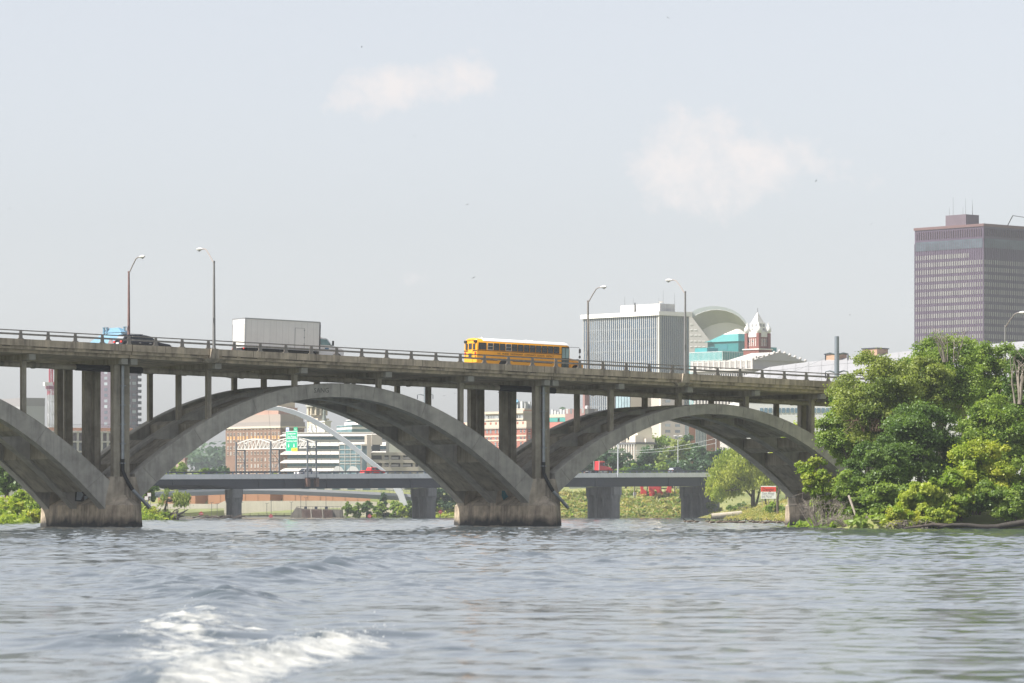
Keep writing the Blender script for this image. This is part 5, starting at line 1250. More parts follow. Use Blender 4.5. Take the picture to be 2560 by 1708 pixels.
# arena with a wide sloping roof
def arena():
    Y = 1120; o = P(1900, 1060, Y); o.z = 6
    t = empty('arena', o, 0, 'huge arena with a pale grey sloping roof behind the right end of the bridge', 'building')
    rl = lambda px, py, y: P(px, py, y)-o
    eave = [(1860, 992), (1960, 996), (2100, 1000), (2300, 1000), (2600, 1000)]; ridge = [(1868, 938), (1922, 918), (2018, 905), (2123, 894), (2302, 874.5), (2600, 850)]
    ridge_x = [1860, 1960, 2100, 2300, 2600]
    A = [rl(x, y, Y) for x, y in eave]; B = [rl(x, float(np.interp(x, [q[0] for q in ridge], [q[1] for q in ridge])), Y+90) for x in ridge_x]
    # finer strips across
    m = MB(); n = 24; xs = np.linspace(1860, 2600, n); lo = []; hi = []
    for x in xs:
        lo.append(rl(x, float(np.interp(x, [q[0] for q in eave], [q[1] for q in eave])), Y)); hi.append(rl(x, float(np.interp(x, [q[0] for q in ridge], [q[1] for q in ridge])), Y+90))
    m.loft([[l, h_, h_+Vector((0, 1, -1)), l+Vector((0, 1, -1))] for l, h_ in zip(lo, hi)]); m.build('roof', mat('pale membrane roof', (.30, .30, .31), .6, 0, .05, .05), t)
    m = MB()
    for i in range(n): m.bar(lo[i]+Vector((0, 0, .06)), hi[i]+Vector((0, 0, .06)), .12)
    for f in (.3, .6, .85):
        for i in range(n-1): m.bar(lo[i].lerp(hi[i], f)+Vector((0, 0, .08)), lo[i+1].lerp(hi[i+1], f)+Vector((0, 0, .08)), .14)
    m.build('roof_seam', mat('roof seam', (.33, .33, .335), .6), t)
    m = MB(); a, c = lo[0], lo[-1]; m.prism([(v.x, v.z) for v in lo]+[(c.x, -8), (a.x, -8)], .5, 88, 'y'); m.build('wall', mat('arena white wall', (.6, .6, .59), .7), t)
    for k in range(22):
        q0, q1 = rl(1900+k*11, 1032, Y), rl(1908+k*11, 1020, Y); m = MB(); m.box(q0.x, q1.x, .35, .52, q0.z, q1.z); m.build('window', glass('arena glass', (.12, .2, .26), .1), t)
    bg = mat('beige brick box', (.36, .23, .15), .8, 0, .06, .2)
    for x0, xc, x1, y0, y1 in ((2063, 2088, 2117, 887, 902), (2156, 2188, 2220, 873.5, 890)):
        q0, q1, q2 = rl(x0, y1, Y+92), rl(xc, y0, Y+92), rl(x1, y1, Y+92)
        m = MB(); m.hexa([(q0.x, 6, q0.z-6), (q1.x, 0, q0.z-6), (q2.x, 6, q0.z-6), (q1.x, 14, q0.z-6)], [(q0.x, 6, q1.z), (q1.x, 0, q1.z), (q2.x, 6, q1.z), (q1.x, 14, q1.z)])
        for i, v in enumerate(m.v): m.v[i] = (v[0], v[1]+q1.y-6, v[2])
        m.build('plant_room', bg, t)
        m = MB(); m.hexa([(q0.x-.4, 6, q1.z), (q1.x, -.4, q1.z), (q2.x+.4, 6, q1.z), (q1.x, 14, q1.z)], [(q0.x-.4, 6, q1.z+.3), (q1.x, -.4, q1.z+.3), (q2.x+.4, 6, q1.z+.3), (q1.x, 14, q1.z+.3)])
        for i, v in enumerate(m.v): m.v[i] = (v[0], v[1]+q1.y-6, v[2])
        m.build('plant_roof', hb_steel, t)
arena()
# brick hotel under the main arch
b = Bld('brick_building', 'large brown brick building with many small windows under the main arch', 701, 564, 761, 1061, 1250)
bb = mat('brown brick', (.19, .118, .088), .85, 0, .15, .3); crm = mat('cream stone trim', (.55, .48, .40), .8)
b.body(bb); b.rim('cornice', crm, b.h-1.1, b.h-.5, .35); b.rim('cornice', mat('grey cornice', (.27, .24, .23), .8), b.h-.5, b.h+.9, .15)
b.rim('parapet', mat('grey parapet', (.32, .27, .24), .8), b.h+.9, b.h+3.2, -.2)
wm1 = winmat('sash windows', (.05, .05, .055), (.30, .29, .29), .62)
rows = [b.z(1060+y) for y in (8.5, 24, 40.5, 57.5, 72, 88.5, 104, 119.5, 134)]
cols = [.03, .09, .135, .2, .27, .34, .40, .455, .52, .60, .665, .72, .765, .84, .9, .955]
for i, a in enumerate(cols): b.wins('L', 1, rows[:5] if i > 12 else rows, 0.68, .85, wm1, a, a, frame=crm)
for a in (.15, .42, .62, .86): b.wins('R', 1, rows, 0.75, .85, wm1, a, a, frame=crm)
m = MB()
for a in cols: m.box(-.08, 0, b.d*a-.4, b.d*a+.4, b.z(1094)-.5, b.z(1094)+.6)
m.build('ochre_panel', mat('ochre panel', (.48, .28, .12), .8), b.r)
b.box('penthouse', mat('rose brick', (.38, .24, .19), .85, 0, .1, .3), 1.0, b.w-1, b.d*.08, b.d*.52, b.h+3, b.h+5.4); b.box('penthouse', mat('tan cladding', (.50, .42, .33), .8), 1.6, b.w-1.6, b.d*.1, b.d*.5, b.h+5.4, b.h+8.0)
# courthouse with clock tower
b = Bld('clock_tower', 'pale stone clock tower with columns and a clock face behind the white office block', 795, 768, 818, 1046, 1400)
stn = mat('pale sandstone', (.55, .48, .38), .85, 0, .1, .2); b.body(stn); b.rim('cornice', stn, b.h-.6, b.h, .5)
m = MB(); m.lathe([(2.3, -.0), (2.3, .25)], (0, 0, 0), 20, 'x'); m.v = [(v[0]-.27, v[1]+b.d*.5, v[2]+b.z(1076)) for v in m.v]; m.build('clock_face', mat('clock face', (.6, .6, .58), .5), b.r)
m = MB(); m.lathe([(2.4, 0), (2.4, .2)], (0, 0, 0), 20, 'x'); m.v = [(v[0]-.2, v[1]+b.d*.5, v[2]+b.z(1076)) for v in m.v]; m.build('clock_rim', MATS['dark post'], b.r)
m = MB(); zc_ = b.z(1076); m.bar((-.32, b.d*.5, zc_), (-.32, b.d*.5, zc_+1.9), .22); m.bar((-.32, b.d*.5, zc_), (-.32, b.d*.5-1.1, zc_-.8), .22)
for k in range(12): a_ = k*math.pi/6; m.box(-.31, -.27, b.d*.5+1.95*math.sin(a_)-.14, b.d*.5+1.95*math.sin(a_)+.14, zc_+1.95*math.cos(a_)-.14, zc_+1.95*math.cos(a_)+.14)
m.build('clock_hands', MATS['dark post'], b.r)
cx_, cy_ = b.w/2, b.d/2; zb_ = b.z(1038); zt_ = b.z(1017)
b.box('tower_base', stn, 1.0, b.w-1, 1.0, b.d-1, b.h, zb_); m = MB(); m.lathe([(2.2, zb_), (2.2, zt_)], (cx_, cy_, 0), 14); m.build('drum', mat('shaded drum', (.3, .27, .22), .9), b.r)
for k in range(12):
    a_ = 2*math.pi*k/12+.2; m = MB(); m.lathe([(.42, zb_), (.36, zt_)], (cx_+3.3*math.cos(a_), cy_+3.3*math.sin(a_), 0), 8); m.build('column', stn, b.r, True)
m = MB(); m.lathe([(4.1, zt_), (4.1, zt_+.7), (3.6, zt_+1.4), (3.4, zt_+3), (2.6, zt_+6), (1, zt_+8.5), (.2, zt_+11)], (cx_, cy_, 0), 20); m.build('dome', mat('dome copper', (.3, .3, .27), .6), b.r, True)
b = Bld('stone_hall', 'plain pale side block right of the clock tower with a small rooftop statue', 812, 792, 827, 1052, 1395); b.body(mat('pale block', (.58, .56, .53), .8)); b.rim('cornice', MATS['pale block'], b.h-.5, b.h, .3)
m = MB(); m.lathe([(.8, b.h), (.7, b.h+1), (.45, b.h+2.2), (.55, b.h+3.2), (.3, b.h+3.9), (.3, b.h+4.5), (.05, b.h+4.8)], (1, 1.5, 0), 8); m.build('statue', mat('weathered bronze', (.15, .17, .15), .7), b.r, True)
# white office block with sloping spandrels
def white_block():
    Y = 1140; phi = R(-8); t0 = P(712, 1182, Y); g = 6.0
    t = empty('office_block', (t0.x, Y, g), phi, 'long white office block with sloped white spandrels and blue glass bands under the main arch', 'building')
    Lr = P(962, 1100, Y).x-t0.x; Lr *= 1.03
    zz = lambda py: CAMZ+(HOR-py)/F*Y-g
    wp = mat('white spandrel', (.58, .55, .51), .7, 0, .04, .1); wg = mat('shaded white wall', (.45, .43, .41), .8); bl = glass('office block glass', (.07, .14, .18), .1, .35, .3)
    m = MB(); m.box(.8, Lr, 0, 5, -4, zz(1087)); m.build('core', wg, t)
    for k, y in enumerate((1083, 1106.3, 1128, 1149, 1170)):
        zt, zb = zz(y), zz(y+(9 if k else 8))
        m = MB(); m.hexa([(-1.4, -1.9, zb), (Lr+.5, -1.9, zb), (Lr+.5, .4, zb), (-1.4, 31, zb)] if False else [(-1.6, -.85, zb), (Lr, -.85, zb), (Lr, 1, zb), (-1.6, 1, zb)], [(.1, -.2, zt), (Lr, -.2, zt), (Lr, 1, zt), (.1, 1, zt)]); m.build('spandrel', wp, t)
        m = MB(); z1, z0 = zb-.02, zb-zz(1100)+zz(1106.5); 
        m.box(.75, Lr, -.06, 0, zb-1.0, zb-.02)
        m.build('glass_band', bl, t)
        m = MB(); m.box(.6, Lr, -.12, 0, zb-1.16, zb-1.02); m.build('sill', wp, t)
        m = MB()
        for i in range(30): x = 1+(Lr-1.2)*i/29; m.box(x-.04, x+.04, -.1, -.04, zb-1.0, zb)
        m.build('mullion', mat('dark mullion', (.06, .08, .1), .5), t)['kind'] = 'stuff'
    m = MB(); m.box(-.6, Lr, -.5, 5, zz(1083), zz(1081)); m.build('roof_slab', wp, t)
    # projecting taller glass bay in the middle
    m = MB(); x0 = P(852, 0, Y).x-t0.x; m.box(x0, x0+8, -.9, 0, -4, zz(1112)); m.build('glass_bay', glass('pale bay glass', (.16, .26, .30), .1, .2, .4), t)
    m = MB()
    for y in (1112, 1124.5, 1136, 1143, 1153, 1160): m.box(x0-.1, x0+8.1, -1.0, -.85, zz(y)-.1, zz(y)+.1)
    for i in range(6): m.box(x0+8*i/5-.06, x0+8*i/5+.06, -1.0, -.85, -4, zz(1112))
    m.build('bay_frame', wp, t)
white_block()
b = Bld('office_block', 'stepped white office building with glass roof strips rising behind the white spandrel block', 880, 842, 1010, 1062, 1255, phi=R(20)); wsx = mat('white terrace', (.66, .64, .61), .7, 0, .04, .1)
b.body(wsx); gx = glass('terrace glass', (.10, .20, .22), .1, .3, .3)
for zz0, zz1 in ((1067, 1062.5), (1080, 1073)): 
    m = MB(); m.box(0, b.w, -.08, 0, b.z(zz0), b.z(zz1)); m.box(-.08, 0, 0, b.d, b.z(zz0), b.z(zz1)); m.build('glass_band', gx, b.r)
b.box('upper_floor', wsx, 2.5, b.w, 2, b.d, b.h, b.z(1054)); b.box('upper_glass', gx, 3.5, b.w, 3, b.d, b.z(1054), b.z(1049)); b.box('upper_roof', wsx, 3, b.w, 2.5, b.d, b.z(1049), b.z(1047.5))
# concrete stair tower and parking deck
def parking():
    Y = 1105; phi = R(8); o = P(905, 1180, Y); t = empty('parking_garage', (o.x, Y, 6), phi, 'beige concrete parking garage with a square stair tower beneath the main arch', 'building')
    zz = lambda py: CAMZ+(HOR-py)/F*Y-6; xx = lambda px: (P(px, 0, Y).x-o.x)/math.cos(phi)
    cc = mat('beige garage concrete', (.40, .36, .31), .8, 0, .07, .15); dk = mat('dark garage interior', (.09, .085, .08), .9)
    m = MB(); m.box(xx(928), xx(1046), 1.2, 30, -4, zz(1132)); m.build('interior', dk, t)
    for y0, y1 in ((1131, 1138.5), (1149, 1157.5), (1167, 1182)): m = MB(); m.box(xx(930), xx(1046), 0, 1.2, zz(y1), zz(y0)); m.build('deck_band', cc, t)
    for px in (955, 972, 1001, 1032): m = MB(); m.box(xx(px), xx(px)+.7, .25, 1.3, -4, zz(1132)); m.build('column', cc, t)
    for px in (961, 977, 1008):
        for y in (1144.5, 1163): m = MB(); m.box(xx(px), xx(px)+2.2, .8, 1.25, zz(y+3), zz(y-2)); m.build('light_panel', mat('pale garage panel', (.5, .48, .46), .8), t)
    m = MB(); m.box(xx(928), xx(954), -1.2, 6, zz(1112), zz(1086.5)); m.build('stair_tower', cc, t); m = MB(); m.box(xx(917), xx(928), -.4, 6, -4, zz(1087)); m.build('stair_tower', cc, t)
    m = MB(); m.box(xx(930), xx(950), -.4, 0, zz(1128), zz(1112)); m.build('window', gl_dark, t); m = MB(); m.box(xx(905), xx(917), -.2, .5, -4, zz(1115)); m.build('window', glass('stair glass', (.12, .17, .19), .1, .4, .5), t); m = MB(); m.box(xx(903), xx(918), -.35, 1, zz(1115), zz(1111)); m.build('canopy', cc, t)
    m = MB(); m.box(xx(1046), xx(1085), .6, 20, -4, zz(1143)); m.build('side_wing', mat('grey garage wing', (.40, .38, .36), .8), t)
    m = MB(); m.box(xx(1047), xx(1052), .5, .62, zz(1163), zz(1157)); m.build('window', gl_dark, t)
parking()
for px0, px1, lab in ((828, 862, 'left small white canopy roof behind the highway railing'), (864, 900, 'right small white canopy roof behind the red pickup')):
    a, c = P(px0, 1180, 1085), P(px1, 1180, 1085); m = MB(); w_ = c.x-a.x; m.hexa([(0, 0, 0), (w_*.55, 0, 0), (w_, 0, 0), (w_*.6, 5, 0)], [(w_*.35, 0, 1.55), (w_*.52, 0, 1.6), (w_*.75, 0, 1.3), (w_*.62, 5, 1.4)])
    m.box(.2, .35, .2, .35, -4, 0); m.box(w_-.5, w_-.35, .2, .35, -4, 0)
    tag(m.build('canopy', mat('white canopy', (.72, .71, .70), .6), None, loc=(a.x, 1085, a.z)), lab, 'canopy', 'white canopies')
# red brick and cream building seen between the columns
b = Bld('brick_building', 'red brick and cream stone building seen between the columns left of the middle pier', 1316, 1090, 1345, 1064, 1290)
rb = mat('rose red brick', (.33, .125, .095), .85, 0, .1, .3); ct = mat('cream terracotta', (.50, .43, .35), .8, 0, .05, .3)
b.body(rb); b.rim('cornice', ct, b.h-.45, b.h+.35, .1); b.rim('cornice', mat('cornice shade stone', (.36, .31, .27), .8), b.h-.95, b.h-.45, .35); b.rim('parapet', ct, b.h+.35, b.h+1.5, -.05)
m = MB(); n = 34
for k in range(n):
    if k % 2: a = b.d*k/n; m.box(-.02, .09, a, a+b.d/n*.55, b.h+.55, b.h+1.3)
m.build('parapet_panel', rb, b.r)
wr = winmat('tall windows', (.06, .07, .09), (.16, .19, .22), .6); rows = [b.z(1064+y) for y in (12, 29, 46, 62, 78)]
for k in range(11):
    a = .04+.92*k/10; b.wins('L', 1, rows, 0.8, 1.2, wr, a-.019, a-.019, frame=ct); b.wins('L', 1, rows, 0.8, 1.2, wr, a+.019, a+.019, frame=ct)
m = MB(); m.box(-.06, 0, b.d*.6, b.d*.68, 0, b.z(1082)); m.build('blank_panel', ct, b.r)
for z in (1089, 1100): m = MB(); m.box(-.1, 0, 0, b.d, b.z(z)-.25, b.z(z)+.25); m.build('belt_course', ct, b.r)
for i in range(2): b.wins('R', 2, rows, .9, 1.2, wr, .25, .75, frame=ct); break
b2_ = Bld('office_block', 'cream flat-roofed building rising behind the red brick building', 1308, 1214, 1330, 1032, 1345); b2_.body(ct); b2_.rim('cornice', ct, b2_.h-.2, b2_.h+.6, .6); b2_.rim('cornice', ct, b2_.h-2.4, b2_.h-1.8, .4)
b2_.wins('L', 14, [b2_.z(1048)], 1.8, 3.0, glass('grey strip window', (.3, .32, .33), .2), .05, .95)
b3 = Bld('brick_building', 'grey and salmon roof block with machinery above the red brick building', 1311, 1286, 1345, 1021, 1390); b3.body(mat('salmon brick', (.50, .26, .18), .85, 0, .08, .3)); b3.rim('cornice', ct, b3.h-.5, b3.h, .1)
m = MB(); m.box(.0-.1, 0, b3.d*.1, b3.d, -3, b3.h-.4); m.build('grey_face', mat('grey render', (.42, .40, .38), .8), b3.r); m = MB(); m.box(-.2, -.1, b3.d*.5, b3.d*.65, b3.h-4.5, b3.h-2); m.build('window', gl_dark, b3.r)
g_ = random.Random(5)
for i in range(14):
    x, y = g_.uniform(0, b3.w*.8), g_.uniform(0, b3.d); s_ = g_.uniform(.5, 1.5); b3.box('roof_unit', mat('roof unit', (.45, .46, .46), .6), x, x+s_, y, y+s_*1.4, b3.h, b3.h+g_.uniform(.8, 2.6))
m = MB(); m.tube([(0, b3.d*.85, b3.h), (0, b3.d*.85, b3.h+2.2), (0, b3.d*.75, b3.h+2.8), (0, b3.d*.65, b3.h+2.2)], .45, 8); m.build('roof_duct', mat('blue duct', (.15, .35, .5), .5), b3.r, True)
# red brick with teal band
b = Bld('brick_building', 'red brick building with a teal band and cream top right of the middle pier', 1424, 1366, 1446, 1035.5, 1290); b.body(mat('plain red brick', (.43, .17, .14), .85, 0, .06, .3))
b.rim('teal_band', mat('teal facade band', (.06, .28, .25), .6), b.z(1054), b.z(1043), .08); b.rim('cream_top', ct, b.z(1043), b.h, .15)
m = MB(); m.box(-.15, -.08, b.d*.42, b.d*.5, b.z(1054)+.1, b.z(1045)); m.build('window', gl_dark, b.r)
for i in range(6): b.box('roof_unit', MATS['roof unit'], 1+i*.8, 1.6+i*.8, 2+i*2.2, 3+i*2.2, b.h, b.h+1+.4*(i % 3))
b = Bld('brick_building', 'low dark brick building with a chimney at the foot of the white striped tower', 1462, 1413, 1495, 1022, 1255); b.body(mat('dusky brick', (.26, .15, .14), .85, 0, .1, .3)); b.box('chimney', MATS['dusky brick'], 3, 5, b.d*.35, b.d*.45, b.h, b.h+8)
b.wins('L', 5, [b.z(1027)], 1.0, 1.6, winmat('low windows', (.1, .1, .11), (.4, .4, .4)), .1, .9); b.wins('R', 4, [b.z(1029)], 1.4, 1.6, MATS['low windows'], .15, .85)
for i in range(5): b.box('roof_unit', MATS['roof unit'], 2+i*1.2, 3+i*1.2, 1+i*1.1, 2+i*1.1, b.h, b.h+.8+.3*(i % 2))
b = Bld('office_block', 'windowless cream block with a glass end seen over the second arch', 1576, 1540, 1645, 960, 1225, phi=R(30)); b.body(mat('cream render', (.66, .60, .50), .8, 0, .03, .1)); m = MB(); m.box(-.1, .0, 0, b.d, -5, b.h); m.build('glass_end', glass('pale blue end glass', (.25, .34, .38), .1, .2, .2), b.r)
m = MB()
for k in range(6): m.box(-.16, -.1, b.d*k/5-.08, b.d*k/5+.08, -5, b.h)
m.build('mullion', hb_steel, b.r)
b = Bld('office_block', 'grey beige office building with paired windows under the crown of the second arch', 1652, 1628, 1710, 940, 1190); b.body(mat('grey beige panels', (.46, .42, .38), .8, 0, .05, .2)); m = MB(); m.box(-.15, .15, -.15, .6, -5, b.h); m.build('corner_pier', MATS['cream render'], b.r)
wq = winmat('office windows', (.12, .15, .18), (.30, .34, .37)); rows = [b.z(y) for y in (987, 1002.5, 1018, 1033, 1047.5, 1063, 1078, 1093)]
b.wins('R', 2, rows, 2.1, .85, wq, .3, .72)
b = Bld('brick_building', 'brown brick building with tall strips of glazing beneath the second arch', 1690.5, 1675, 1800, 1020, 1215, phi=R(20)); tb = mat('tan red brick', (.37, .19, .13), .85, 0, .1, .3); b.body(tb)
for f0, f1 in ((.19, .28), (.44, .68)):
    m = MB(); m.box(b.w*f0, b.w*f1, -.06, 0, -5, b.h-.5); o_ = m.build('glazing_strip', glass('strip glazing', (.16, .24, .27), .1, .3, .3), b.r)
    m = MB(); n_ = 3 if f0 < .3 else 7
    for k in range(n_+1): x = b.w*(f0+(f1-f0)*k/n_); m.box(x-.07, x+.07, -.2, -.06, -5, b.h-.5)
    m.build('mullion', mat('white mullion', (.6, .6, .6), .5), b.r)
# low modern building with fins among the trees
b = Bld('low_building', 'low flat-roofed building with white fins among dark trees under the second arch', 1590, 1500, 1634, 1106.5, 1150, phi=R(30)); b.body(mat('tan infill', (.36, .28, .22), .8)); b.rim('roof_edge', mat('dark roof edge', (.10, .10, .11), .7), b.h-.5, b.h+.1, .5)
for k in range(14):
    a = b.d*(.02+.9*k/13); m = MB(); m.box(-.45, 0, a-.14, a+.14, -5, b.h-.5); m.build('fin', MATS['white mullion'], b.r)
m = MB(); m.box(0, b.w, -.1, 0, -5, b.h-.5); m.build('side_wall', mat('pale side', (.5, .48, .45), .8), b.r)
for x, y, s_, hh in ((1, b.d*.1, 2.5, 2.2), (2, b.d*.2, 3.5, 1.6), (.5, -0+b.d*.45, 3, 3.2), (4, 1, 3, 1.2), (b.w*.6, 2, 4, 1.1)): b.box('roof_unit', MATS['cream render'], x, x+s_, y, y+s_*1.3, b.h+.1, b.h+hh)
b.box('roof_house', MATS['cream render'], 2, 7, b.d*.12, b.d*.4, b.h+.1, b.h+4.3); m = MB(); 
for a in (.28, .34): m.box(1.93, 2, b.d*a, b.d*a+1.0, b.h+1.0, b.h+3); 
m.build('window', gl_dark, b.r)
# apartment tower with a blue roof on the left
b = Bld('apartment_tower', 'brown apartment tower with balconies and a light blue metal roof on the left', 312, 218, 345, 858, 1650, phi=R(40)); bw_ = mat('purple brown brick', (.105, .08, .105), .8, 0, .1, .1); b.body(bw_)
m = MB(); m.box(-.15, 0, b.d*.645, b.d*.71, -5, b.h); m.build('brick_pier', mat('orange brick', (.21, .105, .07), .8), b.r); m = MB(); m.box(-.12, 0, b.d*.05, b.d*.2, -5, b.h); m.build('brick_pier', mat('mauve brick', (.24, .15, .16), .8), b.r)
wa = winmat('apartment windows', (.06, .075, .10), (.30, .34, .37), .66); rows = [b.z(y) for y in np.arange(872, 1120, 14.3)]
b.wins('L', 2, rows, 2.3, 1.2, wa, .32, .5); b.wins('L', 1, rows, 1.2, 1.2, wa, .675, .675)
b.wins('R', 2, rows, 1.8, 1.2, wa, .3, .7)
def balc(x0, x1, y0, y1, z):
    m = MB(); m.box(x0, x1, y0, y1, z-.2, z); m.box(x0, x0+.08, y0, y1, z, z+1.1); m.box(x0, x1, y0, y0+.08, z, z+1.1); m.build('balcony', mat('dark balcony', (.055, .05, .065), .7), b.r)
for z in rows: balc(-1.2, .1, b.d-.4, b.d+.9, z-1.4); balc(b.w-.5, b.w+1.1, -1.0, .3, z-1.4)
blu = mat('light blue metal roof', (.13, .27, .38), .45, 0, .06, .2); bld_ = mat('darker blue metal', (.10, .24, .36), .5, 0, .06, .2)
m = MB(); m.hexa([(-.5, -.5, b.h), (b.w+.5, -.5, b.h), (b.w+.5, b.d+.5, b.h), (-.5, b.d+.5, b.h)], [(b.w*.25, b.d*.2, b.z(829)), (b.w*.75, b.d*.2, b.z(829)), (b.w*.75, b.d*.65, b.z(829)), (b.w*.25, b.d*.65, b.z(829))]); m.build('roof', blu, b.r)
m = MB(); m.hexa([(b.w*.2, b.d*.16, b.z(829)), (b.w*.8, b.d*.16, b.z(829)), (b.w*.8, b.d*.68, b.z(829)), (b.w*.2, b.d*.68, b.z(829))], [(b.w*.35, b.d*.3, b.z(817)), (b.w*.5, b.d*.3, b.z(817)), (b.w*.5, b.d*.55, b.z(817)), (b.w*.35, b.d*.55, b.z(817))]); m.build('roof_lantern', bld_, b.r)
for fx, fy in ((.2, .62), (.22, .55), (.55, .2), (.75, .18)): m = MB(); m.tube([(b.w*fx, b.d*fy, b.z(832)), (b.w*fx, b.d*fy, b.z(815))], .5, 8); m.lathe([(.75, b.z(816)), (.75, b.z(815))], (b.w*fx, b.d*fy, 0), 8); m.build('roof_vent', bld_, b.r)
m = MB(); m.prism([(b.d*.28, b.h), (b.d*.42, b.h), (b.d*.35, b.h+2.2)], -.7, 1.5, 'x'); m.build('dormer', MATS['mauve brick'], b.r)
# unfinished concrete frame building and tower crane
def frame_building():
    Y = 1330; phi = R(20); o = P(120, 1150, Y); t = empty('unfinished_building', (o.x, Y, 6), phi, 'half-built concrete frame building with an orange-netted top floor on the left', 'building'); zz = lambda py: CAMZ+(HOR-py)/F*Y-6; xx = lambda px: (P(px, 0, Y).x-o.x)/(math.cos(phi)-((px-1280)/F)*math.sin(phi))
    cc = MATS['grey garage wing']; tp = mat('orange safety netting', (.50, .24, .17), .9, 0, .25, .4)
    L = xx(330)
    for y in (1078, 1102, 1127, 1150): m = MB(); m.box(0, L, 0, 22, zz(y)-.5, zz(y)); m.build('floor_slab', cc, t)
    m = MB(); m.box(-.2, L+.2, -.25, -.1, zz(1077), zz(1069)); m.build('safety_netting', tp, t)
    for k in range(15): x = L*k/14; m = MB(); m.box(x-.35, x+.35, .3, .9, -3, zz(1070)); m.build('column', cc, t)
    m = MB()
    for k in range(40): x = L*(k+.3)/40; m.bar((x, 1.2, zz(1127)), (x+g_.uniform(-.2, .2), 1.2, zz(1078)), .09)
    m.build('shoring_prop', MATS['dark post'], t)['kind'] = 'stuff'
    m = MB(); m.box(.5, L-.5, 3, 3.3, -3, zz(1103)); m.build('infill_wall', mat('dim infill', (.16, .17, .2), .8, 0, .5, .3), t)
    m = MB(); m.box(.5, L-.5, 4, 4.3, zz(1103), zz(1080)); m.build('infill_wall', mat('reddish infill', (.26, .17, .16), .8, 0, .5, .3), t)
    m = MB()
    for dz in (.6, 1.1): m.bar((0, 0, zz(1069)+dz), (L, 0, zz(1069)+dz), .08)
    m.build('guard_rail', MATS['dark post'], t)
frame_building()
def crane():
    Y = 1400; o = P(127.5, 1110, Y); t = empty('tower_crane', (o.x, Y, 6), R(25), 'red and white tower crane standing behind the columns on the left', 'crane'); zz = lambda py: CAMZ+(HOR-py)/F*Y-6
    wh_ = mat('crane pale lattice', (.45, .45, .47), .5); rd = mat('crane red', (.42, .06, .10), .5)
    def mast(z0, z1, w_, m_, name):
        m = MB(); n = max(2, int((z1-z0)/2.2))
        for sx in (-1, 1):
            for sy in (-1, 1): m.bar((sx*w_, sy*w_, z0), (sx*w_, sy*w_, z1), .22)
        for i in range(n):
            a, c = z0+(z1-z0)*i/n, z0+(z1-z0)*(i+1)/n; f = 1 if i % 2 else -1
            for s_ in (-1, 1): m.bar((s_*w_, -f*w_, a), (s_*w_, f*w_, c), .13); m.bar((-f*w_, s_*w_, a), (f*w_, s_*w_, c), .13); m.bar((s_*w_, -w_, c), (s_*w_, w_, c), .12); m.bar((-w_, s_*w_, c), (w_, s_*w_, c), .12)
        m.build(name, m_, t)
    mast(-2, zz(988), .95, wh_, 'mast'); mast(zz(988), zz(973), .95, rd, 'mast'); mast(zz(962), zz(900), .5, rd, 'jib')
    m = MB(); m.box(-1.5, 1.5, -1.5, 1.5, zz(973), zz(965)); m.build('slewing_platform', mat('crane dark red', (.22, .07, .12), .6), t)
    m = MB(); m.box(-2.6, .3, -1, 1, zz(965), zz(956)); m.build('counterweight', mat('crane white', (.65, .65, .64), .5), t); m = MB(); m.box(1.0, 2.6, -.9, .9, zz(964), zz(955)); m.build('machinery', rd, t); m = MB(); m.box(1.2, 2.0, -1.8, -.9, zz(976), zz(966)); m.build('cab', gl_dark, t)
crane()
b = Bld('low_building', 'plain grey building peeking over the left arch', 60, -60, 112, 995, 1500, phi=R(30)); b.body(mat('plain grey wall', (.30, .30, .31), .8, 0, .05, .1)); b.rim('upper_wall', mat('grey brown upper wall', (.22, .21, .22), .8), b.h-3, b.h+.05, .05)
b = Bld('low_building', 'small brownish building corner beyond the trees at the left of the main arch', 462, 440, 468, 1144, 1300); b.body(mat('faded brick', (.28, .2, .18), .85)); b.rim('cornice', MATS['dusky brick'], b.h-.7, b.h, .15)
v = P(20, 1270, 640); t = empty('hut', (v.x, 640, gz(v.x, 640)), R(20), 'white hut with a red sign half hidden by the left bank trees', 'hut'); z_ = P(0, 1219, 640).z-t.location.z
m = MB(); m.box(-2, 4, 0, 4, -.5, z_-.3); m.build('wall', mat('hut white', (.7, .69, .67), .7), t); m = MB(); m.prism([(-2.3, z_-.3), (4.3, z_-.3), (2.5, z_+.5), (-.5, z_+.5)], -.3, 4.3, 'y'); m.build('roof', mat('hut grey roof', (.25, .25, .25), .7), t)
v = P(24, 1262, 600); t = empty('notice_board', (v.x, 600, gz(v.x, 600)), 0, 'red and white notice board beside the left bank bushes', 'sign'); zt_ = P(0, 1241, 600).z-t.location.z
m = MB(); m.box(-.75, .75, -.05, .05, zt_-1.7, zt_); m.build('panel', bwh, t); m = MB(); m.box(-.75, .75, -.06, -.05, zt_-.8, zt_); m.build('red_band', bred, t)
for s_ in (-.5, .5): m = MB(); m.box(s_-.05, s_+.05, .05, .15, -.5, zt_); m.build('post', tim, t)
v0, v1 = P(398, 1240, 1082), P(1010, 1240, 1082); t = empty('low_building', (v0.x, 1082, 6), 0, 'long low pale building behind the footbridge deck and terracotta wall', 'building'); w_ = v1.x-v0.x; hh_ = P(0, 1203, 1082).z-6
m = MB(); m.box(0, w_, 0, 12, -6, hh_); m.build('wall', mat('low pale wall', (.50, .48, .45), .8, 0, .06, .1), t)
m = MB(); m.box(-.4, w_+.4, -.4, 12.4, hh_, hh_+.5); m.build('roof_edge', hb_steel, t)
for k in range(16):
    x = w_*(k+.3)/16; m = MB(); m.box(x, x+w_/16*.5, -.06, 0, hh_-2.6, hh_-.7); m.build('window', glass('low building glass', (.10, .14, .16), .15), t)
